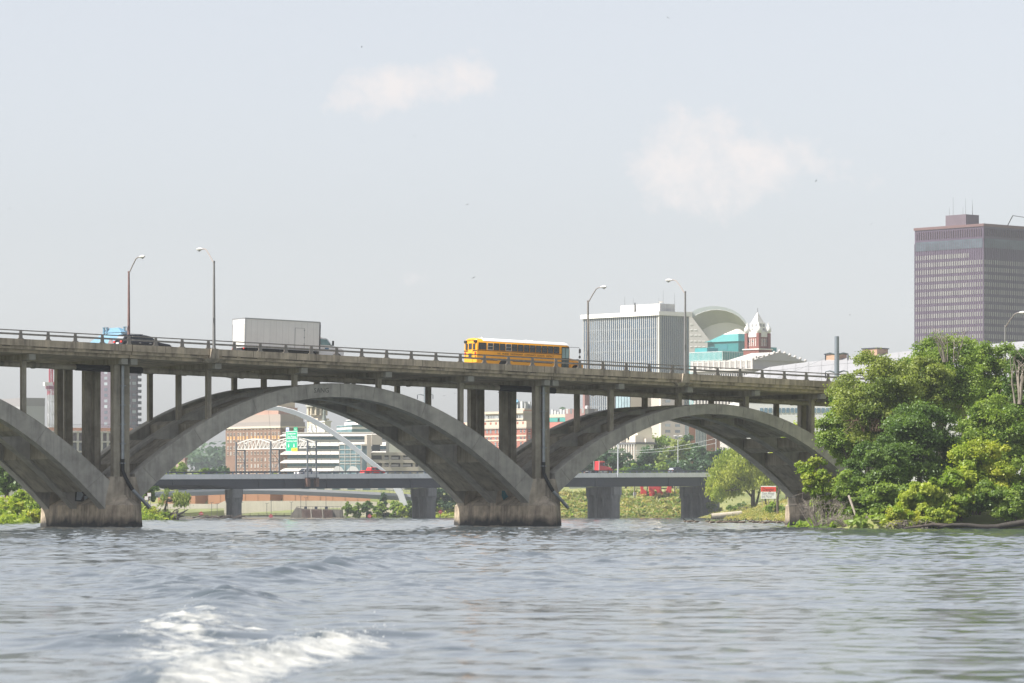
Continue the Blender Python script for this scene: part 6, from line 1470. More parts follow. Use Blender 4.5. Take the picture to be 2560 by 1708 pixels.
# ------------------------------------------------------------------ trees, shrubs and weeds
def leafmat(name, a, b, trans=.48):
    if name in MATS: return MATS[name]
    m = bpy.data.materials.new(name); m.use_nodes = True; t = m.node_tree; t.nodes.clear(); L = t.links.new
    o = t.nodes.new('ShaderNodeOutputMaterial'); at = t.nodes.new('ShaderNodeAttribute'); at.attribute_name = 'tint'
    r = t.nodes.new('ShaderNodeValToRGB'); e = r.color_ramp.elements; e[0].color = (*a, 1); e[1].color = (*b, 1); e[0].position = .1; e[1].position = .95; L(at.outputs['Fac'], r.inputs[0])
    d = t.nodes.new('ShaderNodeBsdfDiffuse'); L(r.outputs[0], d.inputs[0])
    tr = t.nodes.new('ShaderNodeBsdfTranslucent'); tm = t.nodes.new('ShaderNodeMix'); tm.data_type = 'RGBA'; tm.blend_type = 'MULTIPLY'; tm.inputs[0].default_value = 1; L(r.outputs[0], tm.inputs[6]); tm.inputs[7].default_value = (1.25, 1.35, .6, 1); L(tm.outputs[2], tr.inputs[0])
    mx_ = t.nodes.new('ShaderNodeMixShader'); mx_.inputs[0].default_value = trans; L(d.outputs[0], mx_.inputs[1]); L(tr.outputs[0], mx_.inputs[2])
    g = t.nodes.new('ShaderNodeBsdfGlossy'); g.inputs['Roughness'].default_value = .45; g.inputs[0].default_value = (.6, .65, .6, 1); m2 = t.nodes.new('ShaderNodeMixShader'); m2.inputs[0].default_value = .035; L(mx_.outputs[0], m2.inputs[1]); L(g.outputs[0], m2.inputs[2]); L(m2.outputs[0], o.inputs[0])
    MATS[name] = m; return m
LG = dict(bright=leafmat('bright leaves', (0.186, 0.277, 0.032), (0.388, 0.433, 0.070)), mid=leafmat('green leaves', (0.122, 0.198, 0.032), (0.272, 0.356, 0.070)), dark=leafmat('dark leaves', (0.072, 0.132, 0.028), (0.158, 0.237, 0.058)),
          willow=leafmat('willow leaves', (0.230, 0.290, 0.038), (0.416, 0.433, 0.083)), yellow=leafmat('yellow green leaves', (0.244, 0.330, 0.032), (0.430, 0.433, 0.064)), far=leafmat('distant leaves', (0.036, 0.079, 0.038), (0.072, 0.132, 0.058)), olive=leafmat('olive leaves', (0.143, 0.198, 0.045), (0.301, 0.343, 0.090)),
          straw=leafmat('straw grass', (0.200, 0.225, 0.058), (0.459, 0.382, 0.154)))
bark = mat('bark', (.075, .06, .045), .9, 0, .3, 3); bark_pale = mat('pale dead bark', (.22, .19, .16), .9, 0, .2, 3)
def leaves(name, clusters, n, size, m, parent, rng, droop=0, flat=.75, asp=1.5, loc=(0, 0, 0)):
    """clusters: (x,y,z,r,tint); leaf cards scattered through the outer part of every cluster"""
    C = np.array(clusters, float); wgt = C[:, 3]**2; k = rng.choice(len(C), n, p=wgt/wgt.sum())
    d = rng.normal(size=(n, 3)); d /= np.linalg.norm(d, axis=1)[:, None]; d[:, 2] = np.where(d[:, 2] < -.45, -d[:, 2]*.6, d[:, 2])
    rad = C[k, 3]*(.3+.85*rng.random(n)**.8); c = C[k, :3]+d*rad[:, None]*np.array([1, 1, flat])
    far_ = rng.random(n) < .16; c[far_] += rng.normal(size=(far_.sum(), 3))*C[k, 3][far_][:, None]*.34
    if droop: c[:, 2] -= droop*rng.random(n)*C[k, 3]
    nr = d*.7+rng.normal(size=(n, 3))*.55+np.array([0, 0, .35]); nr /= np.linalg.norm(nr, axis=1)[:, None]
    a = np.cross(nr, rng.normal(size=(n, 3))); a /= np.linalg.norm(a, axis=1)[:, None]
    if droop: a = a*.5+np.array([0, 0, -1.0]); a /= np.linalg.norm(a, axis=1)[:, None]
    b = np.cross(nr, a); s = size*(.6+.8*rng.random(n)); la = a*(s*asp*.5)[:, None]; lb = b*(s*.5)[:, None]
    v = np.stack([c-la, c+lb*.9, c+la, c-lb*.9], 1).reshape(-1, 3)
    me = fast_mesh(name, v, np.arange(4*n).reshape(n, 4), m)
    ti = np.clip(C[k, 4]+rng.normal(size=n)*.16, 0, 1); at = me.attributes.new('tint', 'FLOAT', 'POINT'); at.data.foreach_set('value', np.repeat(ti, 4).astype(np.float32))
    o = bpy.data.objects.new(name, me); COL.objects.link(o); o.location = loc
    if parent is not None: o.parent = parent
    return o
def crown_clusters(rng, cz, rx, ry, rz, n, r0, r1, lump=.25):
    out = []
    for _ in range(n):
        d = rng.normal(size=3); d /= np.linalg.norm(d); f = rng.random()**.45*(1+lump*(rng.random()-.5))
        out.append((d[0]*rx*f, d[1]*ry*f, cz+d[2]*rz*f, r0+(r1-r0)*rng.random(), rng.random()))
    return out
def tree(pos, H, rx, rz, kind, label, n=2500, size=.3, seed=0, name='tree', cat='tree', group=None, ncl=26, trunk=.2, lean=0, droop=0, base=.32, ry=None, bare=0, sink=.5, cl=None, r0=.14, r1=.34, barkm=None, stems=1):
    rng = np.random.default_rng(seed+11); t = empty(name, pos, 0, label, cat, group)
    cz = H-rz; C = cl or crown_clusters(rng, cz, rx*.78, (ry or rx)*.78, rz*.8, ncl, rx*r0, rx*r1)
    C = [(x+lean*z/H, y, z, r, q) for x, y, z, r, q in C]
    m = MB()
    for s_ in range(stems):
        ox = (s_-(stems-1)/2)*trunk*3; tp = Vector((lean*.6+ox*1.5, 0, cz+rz*.2)); pts = [Vector((ox, 0, -sink)), Vector((ox*1.2+rng.normal()*.1, rng.normal()*.1, H*base*.6)), Vector((lean*.3+ox*1.4+rng.normal()*.15, rng.normal()*.15, H*base)), tp]
        m.tube(pts, [trunk*1.25, trunk, trunk*.8, trunk*.2], 8)
        for x, y, z, r, q in C[s_::stems][:: max(1, len(C)//(14+bare))]:
            f = .3+.6*rng.random(); st = pts[2].lerp(tp, min(.9, max(0, f-.3))); en = Vector((x, y, z)); md = st.lerp(en, .5)+Vector((0, 0, -.08*rx)); m.tube([st, md, en], [trunk*.42, trunk*.28, trunk*.12], 5)
    m.build('trunk', barkm or bark, t, True)
    leaves('crown', C, n, size, LG[kind], t, rng, droop)
    return t
def tpx(px, ybase, ytop, wpx, Y, kind, label, **k):
    """tree whose trunk foot, top and spread are given as seen, standing on the ground at distance Y"""
    b = P(px, ybase, Y); g = gz(b.x, Y); top = P(px, ytop, Y).z; H = top-g; rx = wpx/2/F*Y
    k.setdefault('rz', min(H*.46, rx*1.15)); rz = k.pop('rz'); return tree((b.x, Y, g), H, rx, rz, kind, label, **k)
# near right bank: a thicket of separate trees and shrubs, nearest the water in front
NR = 'trees and shrubs crowding the near right bank'
spec = [ # px, Y, ytop, width px, crown half height px, kind, n, label
 (2218, 352, 852, 270, 150, 'olive', 6500, 'pale olive-green tree leaning over the end of the bridge deck', 'A'),
 (2300, 366, 862, 190, 120, 'olive', 5000, 'pale tree filling the gap between the leaning olive tree and the tree with bare twigs', 'Z'),
 (2360, 372, 806, 250, 140, 'mid', 6500, 'mid-green tree with bare twigs on top, right of the arena roof', 'B'),
 (2470, 380, 808, 200, 150, 'mid', 5200, 'bluish green tree below the brown tower', 'C'),
 (2560, 366, 800, 150, 230, 'dark', 5600, 'tallest dark tree with a pale trunk at the right edge', 'D'),
 (2140, 356, 955, 160, 120, 'mid', 5200, 'green tree whose twigs hang in front of the last bridge columns', 'E'),
 (2300, 345, 985, 250, 140, 'dark', 7000, 'dark shady tree in the heart of the thicket', 'F'),
 (2480, 345, 960, 230, 150, 'mid', 6500, 'broad green tree in the upper right of the thicket', 'G'),
 (2195, 335, 1075, 210, 130, 'dark', 6000, 'dark green bush-like tree left of the thicket centre', 'H'),
 (2455, 332, 1075, 200, 120, 'yellow', 5200, 'yellow-green rounded tree at right in front of the darker trees', 'I'),
 (2560, 334, 1120, 140, 140, 'mid', 4200, 'green shrub tree at the right edge above the log', 'J'),
 (2068, 338, 1128, 115, 90, 'bright', 2600, 'light green slender tree hanging over the last pier', 'K'),
 (2135, 330, 1165, 120, 80, 'mid', 2600, 'mid-green shrub beside the last pier', 'L'),
 (2220, 326, 1185, 150, 75, 'mid', 3400, 'green bush low over the water left of the long-leaved shrub', 'M'),
 (2310, 322, 1175, 130, 80, 'bright', 3000, 'bright long-leaved shrub at the water edge, centre of the thicket', 'N'),
 (2395, 322, 1165, 150, 85, 'bright', 3400, 'bright fresh-green shrub at the water edge right of centre', 'O'),
 (2500, 322, 1205, 160, 70, 'mid', 3200, 'low green bush above the fallen log', 'Q'),
 (2250, 320, 1262, 120, 36, 'yellow', 1300, 'small yellow-green sprig bush just above the water', 'S'),
 (2345, 320, 1265, 110, 36, 'bright', 1200, 'small fresh-green bush touching the water', 'T'),
 (2530, 321, 1262, 110, 40, 'mid', 1400, 'low leafy bush behind the dark log at the right edge', 'X'),
 (2470, 326, 1240, 150, 50, 'dark', 2000, 'dark shrub filling the shade above the dark log', 'Y'),
 (2440, 322, 1258, 120, 40, 'dark', 1400, 'small dark bush at the water line left of the log', 'V'),
]
for i, (px, Y, yt, wp_, hz, kind, n, lab, _) in enumerate(spec):
    b = P(px, HOR, Y); g = gz(b.x, Y); top = P(px, yt, Y).z; H = max(1.5, top-g); rx = wp_/2/F*Y; rz = hz/F*Y
    sh = H < 7.5
    tree((b.x, Y, g), H, rx, min(rz, H*.62), kind, lab, n=int(n*7.5), size=.15 if _ not in 'NO' else .26, seed=i*3+1, name='shrub' if sh else 'tree', cat='shrub' if sh else 'tree', group=NR, ncl=44 if sh else 120, trunk=.09 if sh else .2, base=.3, ry=rx*.8, r0=.10, r1=.27, stems=3 if sh else 1, lean=(-1.5 if _ in 'AEK' else 0), barkm=bark_pale if _ == 'D' else None)
def twigs(px, Y, ybase, ytop, w_, n, label, seed, m_=bark_pale, name='dead_branches', r=.035, down=False):
    """bare tangled branches, each forking"""
    g = random.Random(seed); b = P(px, ybase, Y); m = MB(); h = P(px, ytop, Y).z-b.z; wm_ = w_/F*Y
    for _ in range(n):
        x = g.uniform(-.5, .5)*wm_; y = g.uniform(-.8, .8); p0 = Vector((x*.5, y, 0)); p1 = Vector((x*.8+g.gauss(0, .15), y+g.gauss(0, .3), h*g.uniform(.3, .6))); p2 = Vector((x*1.2+g.gauss(0, .3), y+g.gauss(0, .5), h*g.uniform(.65, 1)))
        if down: p2.z = h*g.uniform(-.1, .4)
        m.tube([p0, p1, p2], [r, r*.7, r*.3], 4)
        for _k in range(3):
            q = p1.lerp(p2, g.random()); m.tube([q, q+Vector((g.gauss(0, .5), g.gauss(0, .4), g.uniform(-.1, .7)*abs(h)*.3))], [r*.5, r*.2], 3)
    return tag(m.build(name, m_, None, True, loc=b), label, 'dead branches', 'bare branches on the near right bank')
twigs(2375, 362, 905, 815, 70, 16, 'bare twigs sticking out of the top of the mid-green tree before the brown tower', 1, r=.045)
twigs(2545, 350, 1010, 880, 40, 8, 'pale dead stems at the right edge of the thicket', 2, r=.08)
twigs(2150, 326, 1318, 1262, 170, 60, 'tangle of grey dead branches drooping into the water by the last pier', 3, down=True)
twigs(2060, 330, 1316, 1240, 130, 50, 'fine grey twigs in front of the last pier', 4)
twigs(2280, 319, 1322, 1285, 150, 40, 'pale roots and twigs along the water edge in the middle of the thicket', 5, down=True)
twigs(2190, 350, 1080, 1010, 130, 30, 'brown bare twigs hanging under the olive tree beside the bridge columns', 6, m_=mat('brown twigs', (.13, .085, .06), .9), down=True)
m = MB(); a, c = P(2345, 1318, 318), P(2640, 1308, 316); pts = [a.lerp(c, i/8)+Vector((0, 0, .15*math.sin(i*1.3))) for i in range(9)]
m.tube(pts, [.08, .14, .18, .2, .22, .24, .26, .28, .3], 10); tag(m.build('fallen_log', mat('dark wet wood', (.03, .025, .02), .8, 0, .4, 2), None, True), 'dark fallen log lying along the water at the right edge', 'log')
m = MB(); a, c = P(2260, 1321, 318), P(2400, 1316, 318); m.tube([a, a.lerp(c, .5)+Vector((0, 0, .2)), c], [.07, .14, .16], 8); tag(m.build('fallen_log', wood, None, True), 'smaller fallen log left of the big dark log', 'log')
m = MB(); a, c = P(2122, 1240, 328), P(2152, 1325, 324); m.tube([a, c], [.1, .06], 6); tag(m.build('fallen_branch', bark_pale, None, True), 'pale straight branch dipping into the water right of the last pier', 'branch')
# left bank
tpx(18, 1262, 1150, 110, 560, 'dark', 'dark tree at the left edge beyond the left pier', n=5200, size=.36, seed=51, ncl=34, trunk=.25)
for i, (px, Y, yt, wp_, kind, lab) in enumerate([(30, 492, 1252, 90, 'yellow', 'bright yellow-green bush at the left water edge'), (78, 489, 1262, 60, 'yellow', 'small bright bush beside the left pier at the water'), (62, 510, 1228, 90, 'bright', 'taller bright green bush behind the left pier'), (5, 490, 1268, 60, 'bright', 'low bright bush in the left corner at the water'), (95, 505, 1245, 60, 'mid', 'green bush tucked behind the far end of the left pier')]):
    b = P(px, HOR, Y); g = gz(b.x, Y); H = P(px, yt, Y).z-g; rx = wp_/2/F*Y
    tree((b.x, Y, g), H, rx, H*.62, kind, lab, n=2600, size=.3, seed=60+i, name='shrub', cat='shrub', group='bushes on the left bank', ncl=20, trunk=.07, stems=3, base=.25)
# island with a wispy willow, left of the first arch
tpx(412, 1278, 1165, 40, 695, 'dark', 'tall dark narrow tree on the small island left of the main arch', n=100, seed=70, size=.3) if False else None
tpx(374, 1272, 1205, 50, 698, 'dark', 'dark dense tree on the small island', n=2400, size=.34, seed=71, ncl=20, trunk=.14)
def island_willow():
    rng = np.random.default_rng(8); b = P(414, 1284, 694); g = gz(b.x, 694); o = (b.x, 694, g); k = 694/F
    cl = [((px-414)*k, rng.normal()*.6, (1284-py)*k, r, rng.random()*.6+.2) for px, py, r in ((440, 1218, .9), (452, 1224, 1.0), (462, 1232, .9), (445, 1232, .9), (455, 1240, .7), (430, 1222, .7), (412, 1258, .6), (420, 1265, .5), (404, 1225, .7), (400, 1240, .6), (408, 1210, .6), (464, 1222, .7), (436, 1240, .6))]
    tree(o, 6.5, 2.4, 2.6, 'olive', 'small wispy tree with a leaning trunk on the island left of the main arch', n=1500, size=.3, seed=72, trunk=.2, lean=.6, droop=1.2, base=.45, cl=cl)
island_willow()
for i, (px, yt, wp_, kind) in enumerate(((345, 1272, 40, 'bright'), (375, 1276, 50, 'yellow'), (405, 1280, 40, 'bright'), (430, 1281, 44, 'yellow'), (355, 1284, 44, 'olive'))):
    b = P(px, HOR, 690); g = gz(b.x, 690); H = max(1, P(px, yt, 690).z-g); tree((b.x, 690, g), H, wp_/2/F*690, H*.6, kind, ['bright weedy bush at the left end of the island', 'yellowish bush in the middle of the island', 'bright bush below the wispy tree', 'yellow-green bush at the right tip of the island', 'olive brush by the water on the island'][i], n=900, size=.28, seed=80+i, name='shrub', cat='shrub', group='bushes on the island', ncl=12, trunk=.05, stems=2)
m = MB(); b = P(443, 1299, 688); 
for q in ([(0, 0, -.4), (.05, 0, 1.0), (.1, 0, 1.7)], [(.05, 0, .8), (.9, 0, 1.2), (1.9, .1, 1.75)], [(0, 0, .3), (.6, 0, .6), (1.2, 0, .55)]): m.tube(q, [.28, .16, .07], 7)
tag(m.build('dead_stump', mat('blackened wood', (.03, .026, .024), .9), None, True, loc=(b.x, 688, b.z)), 'black dead stump with one reaching branch at the tip of the island', 'stump')
# willow behind the second arch on the grass
def big_willow():
    Y = 845; rng = np.random.default_rng(4); b = P(1883, 1260, Y); g = gz(b.x, Y); k = Y/F
    pts = [(1850, 1108, 2.2), (1830, 1120, 2.4), (1870, 1115, 2.2), (1805, 1140, 2.4), (1840, 1145, 2.6), (1875, 1140, 2.4), (1900, 1135, 2.2), (1790, 1165, 2.3), (1815, 1170, 2.4), (1850, 1170, 2.5), (1885, 1165, 2.5), (1910, 1160, 2.2), (1785, 1190, 2.0), (1805, 1195, 2.2), (1835, 1195, 2.2), (1865, 1192, 2.2), (1900, 1190, 2.2), (1925, 1180, 2.0), (1778, 1212, 1.4), (1795, 1215, 1.7), (1820, 1215, 1.8), (1845, 1212, 1.6), (1915, 1200, 1.8), (1935, 1205, 1.6), (1785, 1228, 1.1), (1805, 1232, 1.1), (1930, 1165, 1.8)]
    cl = [((px-1883)*k, rng.normal()*2.5, (1260-py)*k, r*.85, rng.random()) for px, py, r in pts]
    t = tree((b.x, Y, g), 13.5, 7, 6, 'willow', 'large yellow-green willow tree on the grass seen through the second arch', n=15000, size=.36, seed=90, trunk=.42, lean=0, droop=1.0, base=.33, cl=cl)
    m = MB(); m.tube([(.3, .6, -.5), (1.0, .8, 2.0), (1.6, 1, 4.5)], [.3, .22, .15], 8); m.tube([(3.0, .3, -.5), (2.5, .4, 2.5), (1.5, .8, 5)], [.2, .16, .1], 8); m.tube([(0, 0, 2.2), (-2.2, 0, 4.6), (-4, 0, 6)], [.25, .18, .08], 8); m.build('trunk', bark, t, True)
big_willow()
tpx(1965, 1250, 1165, 90, 835, 'dark', 'dark tree behind the danger board under the second arch', n=3000, size=.4, seed=91, ncl=22)
tpx(2010, 1250, 1120, 130, 900, 'mid', 'green tree behind the right foot of the second arch', n=3200, size=.42, seed=93, ncl=24)
for i, (px, Y, yt, wp_, hz, kind, lab) in enumerate([(1940, 660, 1262, 60, 0, 'mid', 'low green bush on the grass slope below the danger board'), (1830, 880, 1262, 40, 0, 'mid', 'green bush at the dark embankment left of the timber fence'), (1850, 900, 1258, 40, 0, 'dark', 'dark bush behind the timber fence'), (1785, 985, 1245, 60, 0, 'olive', 'olive shrub on the slope behind the last highway pier')]):
    b = P(px, HOR, Y); g = gz(b.x, Y); H = max(1.2, P(px, yt, Y).z-g); tree((b.x, Y, g), H, wp_/2/F*Y, H*.6, kind, lab, n=1300, size=.36, seed=95+i, name='shrub', cat='shrub', ncl=16, trunk=.06, stems=3)
# trees behind the bridge right of the second arch crown, seen between columns
for i, (px, yt, wp_, Y, kind, lab) in enumerate([(2005, 1022, 150, 560, 'yellow', 'light green tree filling the gap above the right haunch of the second arch'), (2080, 1050, 120, 520, 'bright', 'green tree behind the paired columns at the right'), (2060, 1110, 150, 500, 'mid', 'green tree low behind the right end of the second arch'), (1945, 1070, 90, 640, 'willow', 'pale green tree peeking over the right side of the second arch')]):
    tpx(px, 1260, yt, wp_, Y, kind, lab, n=4200, size=.38, seed=110+i, ncl=34, trunk=.2)
# wood behind the highway bridge, right of centre: separate trees
FW = 'trees on the rise behind the highway bridge'
far = [(1435, 1150, 70, 'bright', 1066, 'small light tree left of the red semi'), (1470, 1120, 90, 'far', 1090, 'dark tree above the red semi'), (1530, 1100, 110, 'far', 1098, 'dark tree left of the tall pale pole'), (1565, 1143, 80, 'mid', 1062, 'light green rounded tree right of the tall pale pole'), (1600, 1110, 110, 'far', 1092, 'dark broad tree below the low flat building'), (1640, 1098, 120, 'far', 1100, 'dark tree right of the low flat building'), (1655, 1078, 90, 'mid', 1160, 'green tree before the grey beige offices'), (1690, 1092, 120, 'olive', 1096, 'olive tree behind the floodlight mast'), (1680, 1140, 110, 'far', 1068, 'dark tree above the grey car'), (1740, 1110, 110, 'far', 1088, 'dark tree below the tall glazing strips'), (1735, 1150, 90, 'far', 1072, 'dark tree right of the grey car'), (1790, 1120, 100, 'far', 1085, 'dark tree left of the willow'), (1625, 1075, 70, 'olive', 1170, 'pale tree beside the cream roof boxes'), (1720, 1080, 70, 'far', 1160, 'dark tree top in front of the brick strips'), (1650, 1150, 90, 'mid', 1060, 'green tree left of the grey car'), (1500, 1160, 80, 'far', 1062, 'dark shrub tree behind the red semi bonnet')]
for i, (px, yt, wp_, kind, Y, lab) in enumerate(far):
    tpx(px, 1230, yt, wp_, Y, kind, lab, n=2100, size=.62, seed=130+i, ncl=26, trunk=.25, group=FW)
# along the far bank
FB = 'trees and bushes along the far bank'
fb = [(868, 1252, 30, 'mid', 1000, 'ivy-green bush right of the water intake'), (892, 1255, 34, 'mid', 1001, 'second green bush right of the water intake'), (918, 1240, 40, 'dark', 1002, 'dark tall bush left of the middle of the footbridge end'), (945, 1250, 40, 'mid', 1006, 'mid-green bush beneath the footbridge deck'), (960, 1230, 44, 'far', 1012, 'darker tree touching the footbridge deck'), (990, 1240, 44, 'mid', 1010, 'green tree beneath the footbridge end'), (1005, 1256, 40, 'bright', 1004, 'bright bush on the slope left of the middle highway pier'), (1028, 1245, 30, 'dark', 1010, 'dark bush right beside the middle highway pier'), (1110, 1205, 80, 'far', 1020, 'dark green tree right of the middle highway pier'), (1140, 1215, 60, 'mid', 1022, 'green tree behind the middle arch pier'), (1088, 1225, 50, 'far', 1024, 'shady tree just right of the middle highway pier'), (1170, 1225, 60, 'dark', 1018, 'dark tree under the middle arch pier')]
for i, (px, yt, wp_, kind, Y, lab) in enumerate(fb):
    b = P(px, HOR, Y); g = max(gz(b.x, Y), -.2); H = P(px, yt, Y).z-g; tree((b.x, Y, g), H, wp_/2/F*Y, H*.55, kind, lab, n=1500, size=.45, seed=160+i, name='bush' if H < 5.5 else 'tree', cat='bush' if H < 5.5 else 'tree', group=FB, ncl=18, trunk=.1, stems=2)
for i, (px, yt, wp_, kind, Y, lab) in enumerate([(450, 1150, 70, 'mid', 1100, 'green tree on the left behind the highway bridge'), (430, 1168, 60, 'olive', 1080, 'lower pale tree left behind the highway bridge'), (525, 1160, 60, 'far', 1120, 'dark green tree left of the brick building'), (555, 1164, 60, 'far', 1125, 'dark tree close to the brick building corner'), (500, 1168, 60, 'mid', 1110, 'small green tree between the two left trees'), (690, 1178, 40, 'olive', 1090, 'small pale shrub tree behind the sign gantry')]):
    tpx(px, 1240, yt, wp_, Y, kind, lab, n=1500, size=.55, seed=180+i, ncl=18, group='trees left behind the highway bridge')
for i, (px, Y) in enumerate(((1588, 1040), (1618, 1042), (1687, 1044), (1700, 1041))):
    b = P(px, 1260, Y); tree((b.x, Y, gz(b.x, Y)), 9.5, 3.2, 2.6, 'far', ['thin-trunked tree left of the red sculptures', 'thin-trunked tree before the leftmost red shape', 'thin-trunked tree right of the red sculptures', 'second thin-trunked tree right of the red sculptures'][i], n=700, size=.5, seed=190+i, trunk=.14, group='thin trees under the highway bridge')
# distant wooded hill
def hill():
    rng = np.random.default_rng(3); C = []
    for x in np.arange(-520, 520, 9.0):
        y = 2350+rng.normal()*40; C.append((x, y, gz(x, y)+6+5*rng.random(), 8+5*rng.random(), rng.random()))
    for px in (508, 520, 535, 548, 500): v = P(px, 1155, 2300); C.append((v.x, 2300, v.z-2, 7, rng.random()))
    o = leaves('distant_woods', C, 14000, 2.6, LG['far'], None, rng); tag(o, 'hazy blue-green wooded ridge on the horizon beyond the city', 'woods', kind='stuff')
hill()
# weeds: loose ground cover on the banks
def weeds(name, label, pts, n, size, kind, seed, asp=2.2):
    rng = np.random.default_rng(seed); C = []
    for x, y, r in pts: C.append((x, y, gz(x, y)+.1, r, rng.random()))
    tag(leaves(name, C, n, size, LG[kind], None, rng, flat=.35, asp=asp), label, 'weeds', kind='stuff')
rg = np.random.default_rng(12)
pts = []
for px in np.arange(1395, 1770, 5.0):
    for Y in (1018, 1026, 1034, 1043, 1052): pts.append(((px+rg.normal()*3-1280)/F*Y, Y-(.05*((px-1280)/F*Y+60))+rg.normal()*2, .9+.8*rg.random()))
weeds('bank_weeds', 'straw and green weeds covering the slope behind the highway piers', pts, 15000, .5, 'straw', 21)
weeds('bank_weeds', 'green weeds mixed through the far right slope', pts[::3], 8000, .5, 'mid', 22)
pts = [((px+rg.normal()*3-1280)/F*Y, Y+rg.normal()*2, .7+.5*rg.random()) for px in np.arange(1085, 1300, 5.0) for Y in (1010, 1018, 1026)]+[((px+rg.normal()*3-1280)/F*Y, Y+rg.normal()*2, .7+.5*rg.random()) for px in np.arange(930, 1035, 6.0) for Y in (1008, 1015, 1022)]
weeds('bank_weeds', 'bright weeds along the far bank near the middle highway pier', pts, 9000, .45, 'yellow', 23)
pts = []
for Y in np.arange(545, 900, 7.0):
    xr = float(np.interp(Y, *XR))
    for d in (.8, 1.8, 3.2, 5, 7.5, 10, 14): pts.append((xr+d+rg.normal()*.6, Y+rg.normal()*2, .7+.4*rg.random()))
weeds('bank_grass_tufts', 'short sunlit grass covering the slope around the danger board', pts, 60000, .13, 'straw', 24, 2.6)
pts = [(float(np.interp(Y, *XR))+d+rg.normal()*.4, Y+rg.normal(), .7+.4*rg.random()) for Y in np.arange(318, 400, 2.2) for d in (.5, 1.6, 3, 5, 7.5)]
weeds('bank_weeds', 'undergrowth beneath the near right thicket', pts, 9000, .3, 'mid', 25)
pts = [(float(np.interp(Y, *XL))-d+rg.normal()*.4, Y+rg.normal(), .8+.4*rg.random()) for Y in np.arange(440, 720, 5.0) for d in (.5, 1.6, 3, 5, 7.5)]
weeds('bank_weeds', 'undergrowth along the left bank and island', pts, 12000, .32, 'bright', 26)
# ------------------------------------------------------------------ geese on the water
goose_b = mat('goose brown feathers', (.13, .095, .065), .8, 0, .2, 6); goose_bl = mat('goose black', (.012, .012, .013), .6); goose_w = mat('goose pale breast', (.42, .36, .28), .8)
def make_goose(up=1.0):
    t = empty('goose', (0, 0, 0))
    m = MB(); rings = []
    for x, r, z in ((-.48, .02, .16), (-.40, .06, .15), (-.25, .13, .12), (0, .17, .10), (.18, .16, .10), (.29, .10, .13), (.33, .03, .15)): rings.append([(x, r*math.cos(a), z+r*.8*math.sin(a)) for a in np.linspace(0, 2*math.pi, 10, endpoint=False)])
    m.loft(rings)
    hx, hz = (.36, .52) if up else (.52, .36)
    m.k = 1; pr = [(.26, 0, .16, .075), (.33, 0, .27, .05), (hx-.02, 0, hz-.1, .04), (hx, 0, hz, .045), (hx+.05, 0, hz+.02, .05), (hx+.11, 0, hz, .035), (hx+.18, 0, hz-.02, .012)]
    m.tube([p[:3] for p in pr], [p[3] for p in pr], 8)
    m.build('body', [goose_b, goose_bl], t, True)
    m = MB(); m.lathe([(.0, -.03), (.1, .0), (.1, .04), (.02, .07)], (.27, 0, .1), 8, 'x'); m.build('breast', goose_w, t, True)
    for s_ in (-1, 1): m = MB(); m.loft([[(-.4, s_*.05, .17), (-.4, s_*.06, .15), (-.4, s_*.04, .15)], [(-.1, s_*.15, .22), (-.1, s_*.18, .12), (-.1, s_*.14, .1)], [(.16, s_*.13, .2), (.16, s_*.165, .13), (.16, s_*.12, .1)]]); m.build('wing', mat('goose wing', (.09, .065, .045), .8), t)
    return t
gp_ = [make_goose(1), make_goose(0)]
GS = [(1715, 1305, 0), (1722, 1306, 1), (1728, 1304.5, 0), (1735, 1305, 0), (1741, 1306, 1), (1769, 1305, 0), (1780, 1307.5, 0), (1797, 1307, 0), (1801, 1305.5, 0), (1806, 1306.5, 0), (1809, 1305, 0), (1813, 1307, 0), (1817, 1306, 1), (1824, 1306, 0), (1830, 1306.5, 0), (1835, 1306, 0), (1840, 1307.5, 1), (1848, 1307, 0), (1853, 1307.5, 0), (1858, 1307, 0), (1876, 1305.5, 1), (1886, 1307, 0), (1893, 1307, 1), (1904, 1308, 0), (1912, 1309, 0), (1918, 1308, 1), (1924, 1306.5, 0), (1930, 1307, 0), (1941, 1307, 1), (1947, 1307.5, 0), (1953, 1306, 1), (1966, 1308.5, 0), (1976, 1309, 1)]
gn = random.Random(2); first = [True, True]
for i, (px, py, k) in enumerate(GS):
    Y = CAMZ*F/(py+.8-HOR); o = gp_[k] if first[k] else dup(gp_[k]); first[k] = False
    o.location = ((px-1280)/F*Y, Y, .02); o.rotation_euler = (0, 0, R(gn.choice([180, 180, 0, 200, 150, 20])+gn.uniform(-18, 18))); s_ = .95*gn.uniform(.9, 1.1); o.scale = (s_, s_, s_)
    tag(o, 'brown goose with a black neck swimming in the flock near the right bank', 'goose', 'geese swimming by the right bank')
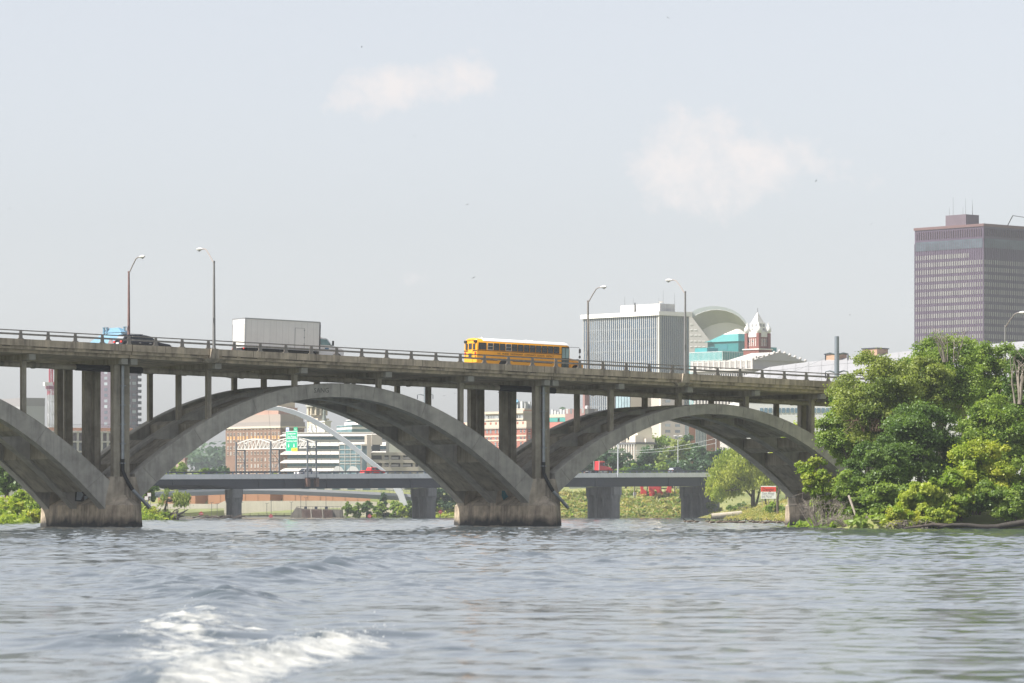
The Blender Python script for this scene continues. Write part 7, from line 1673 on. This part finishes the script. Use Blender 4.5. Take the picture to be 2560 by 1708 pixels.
# birds in the sky
bm_ = mat('bird dark', (.05, .05, .055), .8); bird0 = None
for i, (px, py) in enumerate(((904, 118), (1036, 341), (2359, 335), (2178, 561), (2125, 788), (2040, 453), (1168, 512), (24, 523), (1184, 695), (1080, 988), (1137, 984), (1166, 975), (1111, 990), (1246, 982), (1435, 990), (1670, 45))):
    Y = 300 if py < 900 else 335
    v = P(px, py, Y)
    if bird0 is None:
        m = MB(); m.loft([[(-.12, .0, .0), (-.1, .02, .01), (-.1, -.02, .01)], [(0, .035, 0), (0, 0, .03), (0, -.035, 0)], [(.1, .01, 0), (.1, 0, .01), (.1, -.01, 0)]])
        for s_ in (-1, 1): m.hexa([(-.05, s_*.02, .01), (.05, s_*.02, .01), (.03, s_*.2, .08), (-.04, s_*.2, .08)], [(-.05, s_*.02, .02), (.05, s_*.02, .02), (.03, s_*.2, .085), (-.04, s_*.2, .085)]); m.hexa([(-.04, s_*.2, .08), (.03, s_*.2, .08), (-.04, s_*.36, .06), (-.07, s_*.36, .06)], [(-.04, s_*.2, .085), (.03, s_*.2, .085), (-.04, s_*.36, .065), (-.07, s_*.36, .065)])
        o = bird0 = m.build('bird', bm_)
    else: o = bird0.copy(); COL.objects.link(o)
    o.location = v; o.rotation_euler = (R(gn.uniform(-25, 25)), R(gn.uniform(-20, 20)), R(gn.uniform(0, 360)))
    o.scale = (.5, .5, .5)
    tag(o, 'tiny dark bird flying high in the pale sky' if py < 900 else 'tiny dark swallow flying under the bridge deck', 'bird', 'birds in the sky' if py < 900 else 'swallows below the deck')
# ------------------------------------------------------------------ spray thrown up by the breaking wake
def spray():
    g = np.random.default_rng(9); V_ = []; Q_ = []
    oc = np.array([(1, 0, 0), (0, 1, 0), (-1, 0, 0), (0, -1, 0), (0, 0, 1), (0, 0, -1)], float); tri = [(0, 1, 4), (1, 2, 4), (2, 3, 4), (3, 0, 4), (1, 0, 5), (2, 1, 5), (3, 2, 5), (0, 3, 5)]
    segs = [(W(470, 1712), W(925, 1586), 130, .16), (W(340, 1640), W(480, 1520), 30, .3)]
    m = MB()
    for a, b, n, wd in segs:
        for _ in range(n):
            f = g.random(); x = a[0]+(b[0]-a[0])*f+g.normal()*wd+.15; y = a[1]+(b[1]-a[1])*f+g.normal()*.5; z = .05+abs(g.normal())*.07; r = .003+.007*g.random()**2
            m.add([(x+q[0]*r, y+q[1]*r, z+q[2]*r) for q in oc], tri)
    tag(m.build('wake_spray', mat('white spray', (.75, .76, .76), .15), smooth=True), 'fine white spray drops over the breaking wake in the foreground', 'spray', kind='stuff')
spray()
# ------------------------------------------------------------------ haze: one closed box of thin air
m = bpy.data.materials.new('haze'); m.use_nodes = True; t = m.node_tree; t.nodes.clear(); o_ = t.nodes.new('ShaderNodeOutputMaterial'); pv = t.nodes.new('ShaderNodeVolumePrincipled')
pv.inputs['Color'].default_value = (.88, .94, 1.0, 1); pv.inputs['Density'].default_value = .0001; pv.inputs['Anisotropy'].default_value = 0; t.links.new(pv.outputs[0], o_.inputs['Volume'])
hz = MB().box(-1510, 1510, -110, 2910, -6, 150).build('haze', m); tag(hz, kind='stuff')
